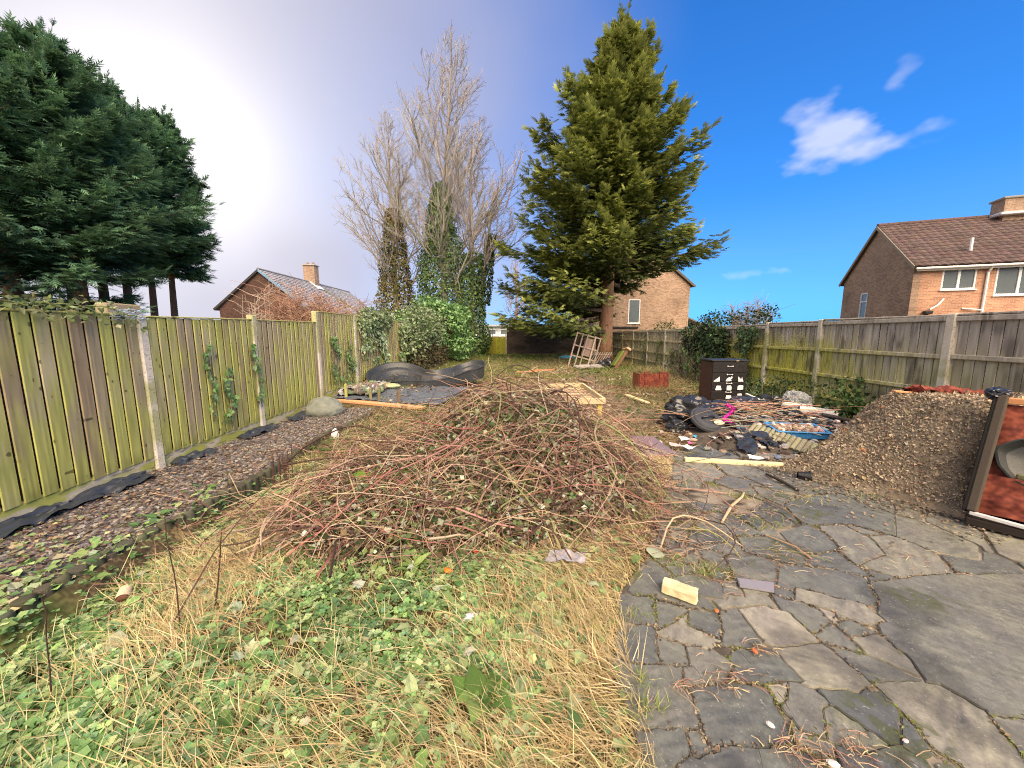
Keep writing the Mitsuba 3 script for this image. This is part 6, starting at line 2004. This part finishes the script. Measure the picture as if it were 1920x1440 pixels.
    s = np.linspace(0, 1, 26)
    path = np.stack([3.30 + .08 * np.sin(s * 7), 5.50 - .12 * s, .46 - .28 * s + .02 * np.sin(s * 9)], 1)
    part(t, 'cord', MB().tube(path, .012, 6, (.55, .03, .38)), 'satin', True)
    tm = MB()
    for q in range(520):
        p = path[rng.integers(26)] + rng.normal(0, .004, 3)
        d = rng.normal(size=3)
        d *= .048 / np.linalg.norm(d)
        o = np.cross(d, [.3, .5, .8]) * .16
        tm.add([p - o, p + o, p + d], [[0, 1, 2]], jig(rng, (.80, .055, .56), .25))
    part(t, 'fringe', tm, 'satin', kind='stuff')
    # planks, pipes, trays
    B = lambda a, b, w, h, c, nm, lab, cat, m='matte': one(nm, MB().bar(a, b, w, h, .006, c), m, lab, cat)
    B((4.25, 6.35, .27), (4.98, 5.66, .17), .10, .05, (.40, .29, .18), 'tip_plank', 'dark edged brown plank crossing the middle of the rubbish tip', 'plank')
    B((3.75, 6.55, .32), (4.45, 6.35, .26), .30, .02, (.09, .075, .095), 'purple_sheet', 'dark purple panel leaning below the chest of drawers', 'panel')
    B((4.75, 5.95, .17), (5.18, 5.30, .10), .09, .03, (.66, .65, .65), 'white_plank', 'white painted plank at the right end of the rubbish tip', 'plank')
    B((4.45, 5.95, .16), (4.75, 5.72, .15), .05, .03, (.55, .53, .50), 'white_strip', 'short whitish strip beside the white painted plank', 'plank')
    B((4.55, 7.0, .40), (4.85, 6.72, .24), .05, .02, (.60, .60, .60), 'white_strip', 'white strip sticking up at the back of the rubbish tip', 'plank')
    B((5.2, 6.0, .22), (5.75, 5.55, .12), .22, .03, (.055, .045, .05), 'dark_board', 'dark board at the right end of the rubbish tip by the fence', 'board')
    B((2.13, 4.33, .022), (3.36, 4.07, .03), .075, .045, (.62, .54, .33), 'timber_batten', 'long pale timber batten lying on the paving in front of the tip', 'batten')
    B((2.9, 4.52, .02), (4.3, 4.28, .02), .16, .03, (.17, .155, .135), 'grey_plank', 'dull grey plank lying behind the pale timber batten', 'plank')
    B((3.0, 4.93, .05), (3.28, 4.85, .055), .10, .05, (.58, .22, .09), 'orange_brick', 'orange block in front of the round lid', 'block')
    for a, b, r, lab in (((4.98, 6.22, .24), (5.44, 5.98, .20), .085, 'thick white pipe at the back of the rubbish tip'), ((4.85, 6.45, .30), (5.32, 6.28, .27), .042, 'thin white pipe behind the thick one on the rubbish tip')):
        t = thing('white_pipe', lab, 'pipe')
        a, b = np.array(a), np.array(b)
        vo, fo = tubemesh(np.array([a, b]), r, 18, False)
        vi, fi = tubemesh(np.array([a, b]), r * .86, 18, False)
        k = np.arange(18)
        k2 = (k + 1) % 18
        ring = np.vstack([np.stack([s * 18 + k, s * 18 + k2, 36 + s * 18 + k2], 1) for s in (0, 1)] + [np.stack([s * 18 + k, 36 + s * 18 + k2, 36 + s * 18 + k], 1) for s in (0, 1)])
        emit(t, MB().add(np.vstack([vo, vi]), np.vstack([fo, fi + 36, ring]), (.62, .63, .62)), 'satin', 40)
    v, f = crumple(51, (.20, .16, .19), .45, 2.6, 4)
    t = thing('clear_bag', 'crumpled clear plastic bag against the right fence', 'plastic bag')
    emit(t, MB().add(v + [5.33, 6.75, .26], f), 'film', 25)
    t = thing('blue_tray', 'shallow blue plastic tray filled with debris on the tip', 'tray')
    R = rotz(-.15) @ rotx(.10)
    o = np.array([3.98, 4.98, .16])
    w, d, h = .62, .34, .09
    bl = (.045, .22, .52)
    tr = MB().box(o, (w, d, .012), R, 0, bl)
    for p, s in (((0, -d / 2, h / 2), (w, .012, h)), ((0, d / 2, h / 2), (w, .012, h)), ((-w / 2, 0, h / 2), (.012, d - .014, h)), ((w / 2, 0, h / 2), (.012, d - .014, h))):
        tr.box(o + R @ np.array(p), s, R, .003, bl)
    for p, s in (((0, -d / 2 - .012, h), (w + .05, .03, .012)), ((0, d / 2 + .012, h), (w + .05, .03, .012)), ((-w / 2 - .012, 0, h), (.03, d - .01, .012)), ((w / 2 + .012, 0, h), (.03, d - .01, .012))):
        tr.box(o + R @ np.array(p), s, R, .003, (.06, .27, .58))
    part(t, 'tub', tr, 'satin')
    dm = MB()
    for k in range(170):
        vv, ff = crumple(k % 19, rng.uniform(.012, .035, 3), .4, 2.5, 1)
        dm.add(vv + o + R @ np.array([rng.uniform(-w / 2 + .03, w / 2 - .03), rng.uniform(-d / 2 + .03, d / 2 - .03), rng.uniform(.03, .10)]), ff, jig(rng, ((.50, .36, .30), (.6, .55, .5), (.35, .24, .18), (.2, .15, .12))[rng.integers(4)], .3))
    emit('tray_debris', dm, 'matte')
    tag('tray_debris', 'pinkish crumbs of debris filling the blue tray', 'debris', kind='stuff')
    t = thing('log_roll', 'fallen roll of half round log edging on the rubbish tip', 'edging')
    a, b = np.array([3.42, 5.12, .20]), np.array([3.80, 4.42, .10])
    L = np.linalg.norm(b - a)
    u = (b - a) / L
    for k in range(13):
        p = a + (b - a) * (k + .5) / 13
        q = np.array([.10, .055, .075])
        part(t, 'log', MB().tube([p - q * .75, p + q * .75, p + q * .82], [.031, .031, .024], 9, jig(rng, (.30, .29, .20), .15)), 'matte', 45)
    part(t, 'backing_strip', MB().bar(a + [.0, 0, -.06], b + [0, 0, -.055], .05, .03, .004, (.05, .045, .04)), 'matte')
    v, f = sheet(rng, [(4.02, 4.80, .03), (4.42, 4.72, .03), (4.36, 4.98, .22), (4.06, 5.04, .22)], 14, .02, 4, 44)
    one('grey_mat', MB().add(v, f, (.12, .14, .15)), 'satin', 'dull grey ribbed mat right of the blue tray', 'mat', smooth=40)
    rk = MB().box((3.42, 4.02, .07), (.30, .14, .10), rotz(-.1), .012, (.33, .24, .16))
    for k in range(4):
        rk.box((3.42, 3.95 - .0, .03 + .026 * k), (.30, .012, .010), rotz(-.1), 0, (.24, .165, .11))
    one('ridged_brick', rk, 'matte', 'tan ridged brick at the front edge of the debris mound', 'brick')
    one('black_pot', MB().tube([(3.08, 3.76, .045), (3.165, 3.722, .047), (3.17, 3.72, .047), (3.18, 3.716, .048)], [.038, .050, .057, .057], 14, (.016, .016, .018)), 'satin', 'black plastic pot on its side in front of the tan brick', 'pot', smooth=True)
    one('teal_can', MB().tube([(5.42, 6.2, .12), (5.45, 6.2, .28)], .034, 12, (.10, .42, .40)).tube([(5.45, 6.2, .28), (5.451, 6.2, .287)], [.034, .026], 12, (.5, .52, .52)), 'satin', 'small teal can standing by the pipes', 'can', smooth=40)
    v, f = sheet(rng, [(1.70, 5.10, .10), (2.02, 5.06, .10), (2.10, 4.44, .05), (1.60, 4.34, .055)], 10, .01, 3, 50)
    mb = MB().add(v, f, (.20, .145, .165))
    mb.bar((1.585, 4.33, .050), (2.115, 4.43, .046), .015, .012, .003, (.36, .20, .17))
    one('purple_board', mb, 'satin', 'flat purple brown board lying right of the bramble heap', 'board', smooth=40)
    # paper and scraps
    scr = [((2.34, 4.68, .05), (.17, .12), (.72, .71, .70), .6, 'white square of paper in front of the round lid'), ((2.22, 4.78, .05), (.15, .07), (.55, .42, .42), -.3, 'pinkish paper left of the white square of paper'), ((2.42, 4.80, .07), (.06, .04), (.75, .12, .38), .2, 'tiny bright pink scrap above the white square of paper'), ((2.46, 5.05, .06), (.13, .09), (.70, .69, .66), .1, 'white oval scrap left of the round lid'), ((2.98, 4.30, .04), (.17, .07), (.70, .69, .67), -.2, 'white scrap on the dull grey plank'), ((2.72, 5.2, .05), (.10, .07), (.06, .30, .45), .3, 'blue scrap below the round lid'), ((4.0, 5.9, .20), (.12, .10), (.72, .72, .72), .8, 'white scrap above the dark brown plank'), ((3.86, 5.75, .2), (.11, .09), (.42, .50, .62), .1, 'pale blue scrap in the middle of the rubbish tip')]
    for i, (p, s, c, a, lab) in enumerate(scr):
        v, f = sheet(rng, [(-s[0] / 2, -s[1] / 2, 0), (s[0] / 2, -s[1] / 2, 0), (s[0] / 2, s[1] / 2, .01), (-s[0] / 2, s[1] / 2, .03)], 9, .03, 9, 60 + i)
        one('paper_scrap', MB().add(v @ rotz(a).T + p, f, c), 'matte', lab, 'scrap', smooth=30)
    for i, (p, q, lab) in enumerate((((3.55, 6.0, .22), .10, 'dark crumpled cloth right of the pink tinsel'), ((4.45, 6.1, .24), .11, 'dark crumpled cloth lying over the dark edged brown plank'), ((4.75, 5.4, .14), .09, 'dark blue crumpled cloth beside the white painted plank'))):
        v, f = crumple(110 + i, (q * 1.3, q, q * .55), .5, 2.4, 2)
        one('dark_cloth', MB().add(v @ rotz(i * 2.1).T + p, f, ((.03, .03, .04), (.05, .035, .04), (.03, .045, .08))[i]), 'matte', lab, 'cloth', smooth=30)
    for i, (p, c, s, lab) in enumerate((((2.03, 4.92, .05), (.60, .60, .50), .05, 'round pale lump between purple board and round lid'), ((.62, 4.08, .74), (.74, .76, .78), .055, 'white plastic scrap near the top right of the bramble heap'), ((-.25, 2.42, .03), (.72, .05, .05), .022, 'small red scrap at the front foot of the bramble heap'), ((-.40, 2.17, .05), (.80, .20, .03), .02, 'small orange scrap in the straw before the heap'), ((-.22, 1.80, .03), (.62, .60, .66), .026, 'whitish wrapper in the straw in front of the heap'), ((.05, 1.42, .03), (.50, .53, .55), .022, 'pale wrapper right of the green weed rosette'), ((1.02, 1.245, .028), (.62, .60, .55), .010, 'white chip at the foot of the darkest paving slab'), ((1.49, 1.185, .028), (.60, .45, .46), .007, 'pink chip on the paving near the bottom edge'), ((1.14, 1.84, .03), (.55, .16, .06), .010, 'orange leaf fragment beside the yellow stone'), ((1.18, 1.58, .03), (.50, .15, .07), .011, 'orange leaf fragment left of the tan grey slab'), ((1.15, 1.11, .03), (.60, .59, .56), .013, 'white scrap on the paving at the bottom edge'))):
        v, f = crumple(130 + i, (s * 1.2, s * .8, s * .5), .5, 2.3, 2)
        one('litter_scrap', MB().add(v @ rotz(i * .9).T + p, f, c), 'matte', lab, 'scrap', smooth=25)
    v, f = sheet(rng, [(.24, 2.25, .04), (.48, 2.23, .04), (.50, 2.32, .05), (.26, 2.35, .05)], 24, .08, 11, 91)
    one('silver_wrapper', MB().add(v, f, (.30, .29, .33)), 'shiny', 'creased silvery grey plastic at the front foot of the bramble heap', 'plastic', smooth=30)
    # things on the paving
    m = trimesh.creation.box((.19, .092, .05)).subdivide().subdivide().subdivide().subdivide()
    v = np.array(m.vertices)
    r = np.maximum(np.abs(v[:, 0]) / .1, np.abs(v[:, 1]) / .0475)
    v[:, 2] *= 1 - .25 * np.clip(r - .8, 0, 1) * 4 * .3
    v *= (1 + .34 * (meshkit.fbm(v * 24 + 3, 3, 3) - .5))[:, None]
    corner = (np.abs(v[:, 0]) / .1) ** 4 + (np.abs(v[:, 1]) / .0475) ** 4
    v[:, :2] *= (1 - .06 * np.clip(corner - 1, 0, 1))[:, None]
    tone = meshkit.fbm(v * 28, 3, 8)[:, None]
    one('yellow_stone', MB().add(v @ rotz(math.atan2(-.11, .16)).T + [1.0, 1.985, .045], m.faces, np.array([.62, .54, .33]) + (tone - .5) * np.array([.35, .42, .40])), 'matte', 'cream yellow stone block lying on the dark paving', 'stone', smooth=40)
    p = prism([(1.42, 2.115), (1.62, 2.07), (1.57, 1.995), (1.395, 2.045)], .018, .034, .003)
    one('slate_offcut', MB().add(p.vertices, p.faces, (.225, .22, .265)), 'matte', 'small lilac grey slate offcut lying on the paving', 'slate')
    for nm, pts, r, c, lab in (('pale_stick', [(1.73, 2.82, .022), (1.94, 3.05, .045), (2.14, 3.22, .05), (2.25, 3.36, .03)], .012, (.46, .34, .22), 'bent pale stick lying on the paving right of the heap'), ('dark_stick', [(2.79, 3.83, .03), (2.8, 3.62, .04), (2.82, 3.42, .025)], .016, (.05, .042, .036), 'straight dark stick lying before the debris mound'), ('thin_twig', [(2.34, 3.2, .03), (2.37, 3.0, .04), (2.40, 2.80, .022)], .006, (.20, .14, .10), 'thin brown twig right of the bent pale stick'), ('thin_twig', [(1.95, 2.62, .024), (2.05, 2.45, .03), (2.06, 2.32, .022)], .006, (.42, .28, .19), 'reddish twig lying along a joint in mid paving'), ('thin_twig', [(.82, 2.55, .05), (1.0, 2.45, .04), (1.2, 2.36, .03)], .008, (.30, .22, .17), 'brown twig reaching from the heap onto the paving'), ('thin_twig', [(1.4, 3.5, .05), (1.75, 3.45, .03), (2.1, 3.35, .024)], .007, (.36, .24, .18), 'pinkish twig stretching right from the heap foot')):
        one(nm, MB().tube(np.array(pts), [r * .8, r, r * .9, r * .6][:len(pts)], 8, c), 'matte', lab, 'stick', smooth=True)
    # clay pot
    t = thing('clay_pot', 'small cream tube with brown inside lying in the weeds', 'pot')
    a, b = np.array([-2.36, 2.05, -.05]), np.array([-2.40, 2.11, -.03])
    part(t, 'wall', MB().tube([a, a * .5 + b * .5, b], [.034, .033, .030], 18, (.62, .50, .34), caps=False), 'matte', True)
    part(t, 'inside', MB().tube([a + (b - a) * .02, b], [.028, .026], 18, (.12, .055, .035)), 'matte', True)
    one('white_stone', MB().add(crumple(3, (.05, .045, .085), .2)[0] + [-2.62, 5.36, .05], crumple(3, (.05, .045, .085), .2)[1], (.66, .62, .60)), 'matte', 'pale broken stone at the gap in the log edging', 'stone', smooth=30)


def build_mound():
    """the grey brown debris mound and the broken sofa at the right"""
    rng = np.random.default_rng(171)
    poly = Polygon([(3.05, 4.12), (3.25, 3.62), (3.62, 3.12), (3.78, 2.86), (4.3, 2.9), (5.4, 2.9), (5.9, 3.2), (5.9, 5.0), (4.9, 5.15), (4.2, 4.9), (3.7, 4.55), (3.4, 4.3)])
    core = Polygon([(4.15, 3.42), (4.25, 3.1), (5.6, 3.1), (5.6, 4.6), (5.0, 4.6), (4.62, 4.3)])

    def hh(X, Y):
        X, Y = np.asarray(X, float), np.asarray(Y, float)
        out = np.zeros(X.size)
        for i, (a, b) in enumerate(zip(X.ravel(), Y.ravel())):
            p = Point(a, b)
            if poly.contains(p):
                d0, d1 = poly.exterior.distance(p), core.distance(p)
                k = d0 / (d0 + d1 + 1e-9)
                out[i] = (.14 * min(1, d0 / .35) + .74 * (k * k * (3 - 2 * k)) ** 1.1) * (1 - .10 * (b - 3.8))
        return out.reshape(X.shape)
    xs, ys = np.arange(3.0, 6.0, .045), np.arange(2.8, 5.25, .045)
    X, Y = np.meshgrid(xs, ys)
    H = hh(X, Y)
    P = np.stack([X, Y, H], -1)
    H2 = H + (H > .01) * (.13 * (meshkit.fbm(P * 4.0, 4, 3) - .5) + .05 * (meshkit.fbm(P * 15, 3, 5) - .5))
    v, f = grid(xs, ys, lambda a, b: np.where(H > 0, H2, -.02))
    tone = meshkit.fbm(v * 16, 3, 7)[:, None]
    big = meshkit.fbm(v * 2.3, 3, 9)[:, None]
    t = thing('debris_mound', 'large grey brown mound of dead leaves and debris on the right of the paving', 'heap')
    part(t, 'core', MB().add(v, f, np.array([.09, .074, .055]) + tone * np.array([.22, .18, .13]) + (big - .5) * np.array([.08, .05, .02])), 'matte', True)
    f = f[v[f][:, :, 2].min(1) > .015]
    ar = np.linalg.norm(np.cross(v[f[:, 1]] - v[f[:, 0]], v[f[:, 2]] - v[f[:, 0]]), axis=1)
    N = 60000
    q = rng.choice(len(f), N, p=ar / ar.sum())
    b1, b2 = rng.random(N), rng.random(N)
    b1, b2 = np.where(b1 + b2 > 1, 1 - b1, b1), np.where(b1 + b2 > 1, 1 - b2, b2)
    P3 = v[f[q, 0]] + (v[f[q, 1]] - v[f[q, 0]]) * b1[:, None] + (v[f[q, 2]] - v[f[q, 0]]) * b2[:, None]
    x, y, z = P3.T
    cl = meshkit.fbm(np.stack([x * 3, y * 3, z * 3], 1), 3, 4)
    cols = jigs(rng, [(.35, .285, .20), (.27, .22, .16), (.41, .335, .245), (.46, .37, .26), (.31, .265, .215), (.37, .30, .22), (.18, .145, .11), (.52, .43, .31)], N, .22)
    rare = rng.random(N)
    cols = np.where((rare < .02)[:, None], jigs(rng, [(.45, .19, .09), (.42, .30, .15)], N, .2), cols)
    cols = cols * (.6 + .8 * cl)[:, None]
    lf = MB()
    scatter(lf, LEAF_V * [1, .8, 1.6], LEAF_F, frames(rng.normal(size=(N, 3)), rng.normal(size=(N, 3)) + [-.3, -.5, .7]), np.stack([x, y, z + rng.uniform(-.01, .025, N)], 1), rng.uniform(.010, .030, N) * (1 + (rng.random(N) < .06)), cols)
    part(t, 'litter', lf, 'matte', kind='stuff')
    lo = MB()
    n = 7000
    x, y = rng.uniform(2.6, 4.0, n), rng.uniform(2.5, 4.4, n)
    d = np.array([poly.exterior.distance(Point(a, b)) * (-1 if poly.contains(Point(a, b)) else 1) for a, b in zip(x, y)])
    k = (d > -.05) & (rng.random(n) < np.exp(-np.clip(d, 0, 9) / .20))
    x, y = x[k], y[k]
    n = len(x)
    scatter(lo, LEAF_V, LEAF_F, frames(rng.normal(size=(n, 3)) * [1, 1, .3], np.array([0, 0, 1.0]) + rng.normal(0, .4, (n, 3))), np.stack([x, y, 0 * x + .024], 1), rng.uniform(.012, .035, n), jigs(rng, [(.20, .16, .12), (.12, .10, .08), (.28, .22, .15)], n, .3))
    part(t, 'fringe', lo, 'matte', kind='stuff')

    def lump(seed, size, pos, R=np.eye(3)):
        m = trimesh.creation.box((1, 1, 1)).subdivide().subdivide().subdivide().subdivide()
        v = np.array(m.vertices) * np.asarray(size)
        v = v + (meshkit.fbm(v * 14 + seed, 3, seed)[:, None] - .5) * .09 * np.array([1, 1, .8]) + (meshkit.fbm(v * 14 + seed + 7, 3, seed + 1)[:, None] - .5) * .06
        return MB().add(v @ R.T + np.asarray(pos), m.faces, (.5, .5))
    one('torn_foam', lump(3, (.52, .34, .15), (4.83, 4.05, .87), roty(.05)), 'foam', 'torn rust orange foam on top of the debris mound', 'foam', smooth=35)
    one('torn_foam', lump(8, (.04, .20, .28), (4.40, 4.34, .52), roty(.35)), 'foam', 'ragged orange foam strip down the left edge of the debris mound', 'foam', smooth=35)
    one('orange_lath', MB().bar((4.36, 4.12, .90), (4.66, 4.08, .87), .06, .022, .004, (.58, .30, .15)), 'matte', 'thin orange lath jutting left from the torn foam', 'lath')
    # broken sofa
    t = thing('broken_sofa', 'broken upturned sofa with red padding at the right edge', 'sofa')
    o = np.array([3.72, 2.76, .15])
    u = np.array([.62, -.785, 0])
    u /= np.linalg.norm(u)
    w = np.array([.36, .20, .88])
    w -= u * (w @ u) * .0
    Lw = np.linalg.norm(w)
    w /= Lw
    nrm = np.cross(u, w)
    nrm /= np.linalg.norm(nrm)
    if nrm @ np.array([1, .8, 0]) < 0:
        nrm = -nrm
    M = lambda a, b, c=0.0: o + u * a + w * b + nrm * c
    part(t, 'side_post', MB().bar(M(-.02, -.02), M(-.02, .98), .055, .075, .008, (.060, .050, .040)).bar(M(-.055, -.02, .02), M(-.055, .97, .02), .018, .10, .004, (.012, .011, .011)), 'matte')
    xs_, zs_ = np.linspace(.0, 1.15, 48), np.linspace(.0, .93, 40)
    A, B_ = np.meshgrid(xs_, zs_)
    bump = meshkit.fbm(np.stack([A * 9, B_ * 9, 0 * A], -1), 4, 3) * np.where(B_ < .32, .13, .05)
    V = (o + A[..., None] * u + B_[..., None] * w + (.10 - bump)[..., None] * nrm).reshape(-1, 3)
    i, j = np.meshgrid(np.arange(47), np.arange(39))
    q = (j * 48 + i).ravel()
    dpl = Polygon([(.05, .53), (.08, .42), (.15, .33), (.26, .28), (.85, .26), (.85, .74), (.30, .66), (.12, .60)]).buffer(.10, quad_segs=16).buffer(-.07, quad_segs=16)
    hole = np.array([dpl.contains(Point(a, b)) for a, b in zip(A.ravel(), B_.ravel())])
    pf = np.vstack([np.stack([q, q + 1, q + 49], 1), np.stack([q, q + 49, q + 48], 1)])
    pf = pf[~hole[pf].all(1)]
    part(t, 'padding', MB().add(V, pf, (.5, .5)), 'foam', True)
    part(t, 'back_board', MB().box(M(.57, .46, .22), (1.2, .98, .04), np.stack([u, w, nrm], 1), .004, (.03, .025, .022)), 'matte')
    dpl = Polygon([(.05, .53), (.08, .42), (.15, .33), (.26, .28), (.85, .26), (.85, .74), (.30, .66), (.12, .60)]).buffer(.10, quad_segs=16).buffer(-.07, quad_segs=16)
    nn = 60
    ring = np.array([dpl.exterior.interpolate(q, normalized=True).coords[0] for q in np.linspace(0, 1, nn, endpoint=False)])
    mid = np.array([.52, .46])
    vv = np.vstack([np.c_[mid + (ring - mid) * k, np.full(nn, dz)] for k, dz in ((1.04, -.01), (1.03, -.035), (1.0, -.04), (.985, -.02), (.90, .06), (.6, .10), (.02, .115))])
    i = np.arange(nn)
    j = (i + 1) % nn
    ff = np.vstack([q for k in range(6) for q in (np.stack([k * nn + i, k * nn + j, (k + 1) * nn + j], 1), np.stack([k * nn + i, (k + 1) * nn + j, (k + 1) * nn + i], 1))])
    part(t, 'dark_cutout', MB().add(o + vv[:, :1] * u + vv[:, 1:2] * w + (.055 + vv[:, 2:3]) * nrm, ff, (.030, .034, .034)), 'satin', 40, label='dark half round hollow in the red padding')
    part(t, 'moss_edge', MB().bar(M(.14, .34, .03), M(.75, .27, .03), .03, .04, .008, (.12, .12, .06)), 'matte')
    part(t, 'top_rail', MB().bar(M(-.02, .96, .05), M(1.1, .96, .05), .06, .05, .006, (.50, .24, .11)), 'matte')
    part(t, 'metal_rail', MB().bar(M(-.03, -.03, -.01), M(.34, -.05, -.01), .03, .028, .004, (.55, .56, .58)), 'satin', label='shiny bare metal rail along the bottom')
    part(t, 'under_board', MB().bar(M(-.04, -.075, .06), M(1.0, -.075, .06), .12, .06, .006, (.025, .02, .018)), 'matte')
    for a in (.06, .30, .7):
        part(t, 'foot', MB().tube([M(a, -.10, .08), np.append(M(a, -.1, .08)[:2], .012)], [.045, .035], 12, (.018, .017, .016)), 'matte', 40)
    v, f = crumple(21, (.065, .05, .045), .5, 2.2, 3)
    one('black_scrap', MB().add(v + M(-.05, 1.0, .02), f, (.02, .022, .03)), 'shiny', 'black plastic scrap hooked over the top of the sofa post', 'plastic', smooth=30)


# ------------------------------------------------------------------ build everything
for build in (build_ground, build_patio, build_gravel, build_edging, build_left_fence, build_right_fence, build_back, build_right_house, build_centre_house, build_left_house,
              build_conifers, build_bare_trees, build_climbers, build_heap, build_lawn, build_plants, build_pond, build_frame_and_back, build_chest, build_rubbish, build_mound):
    build()
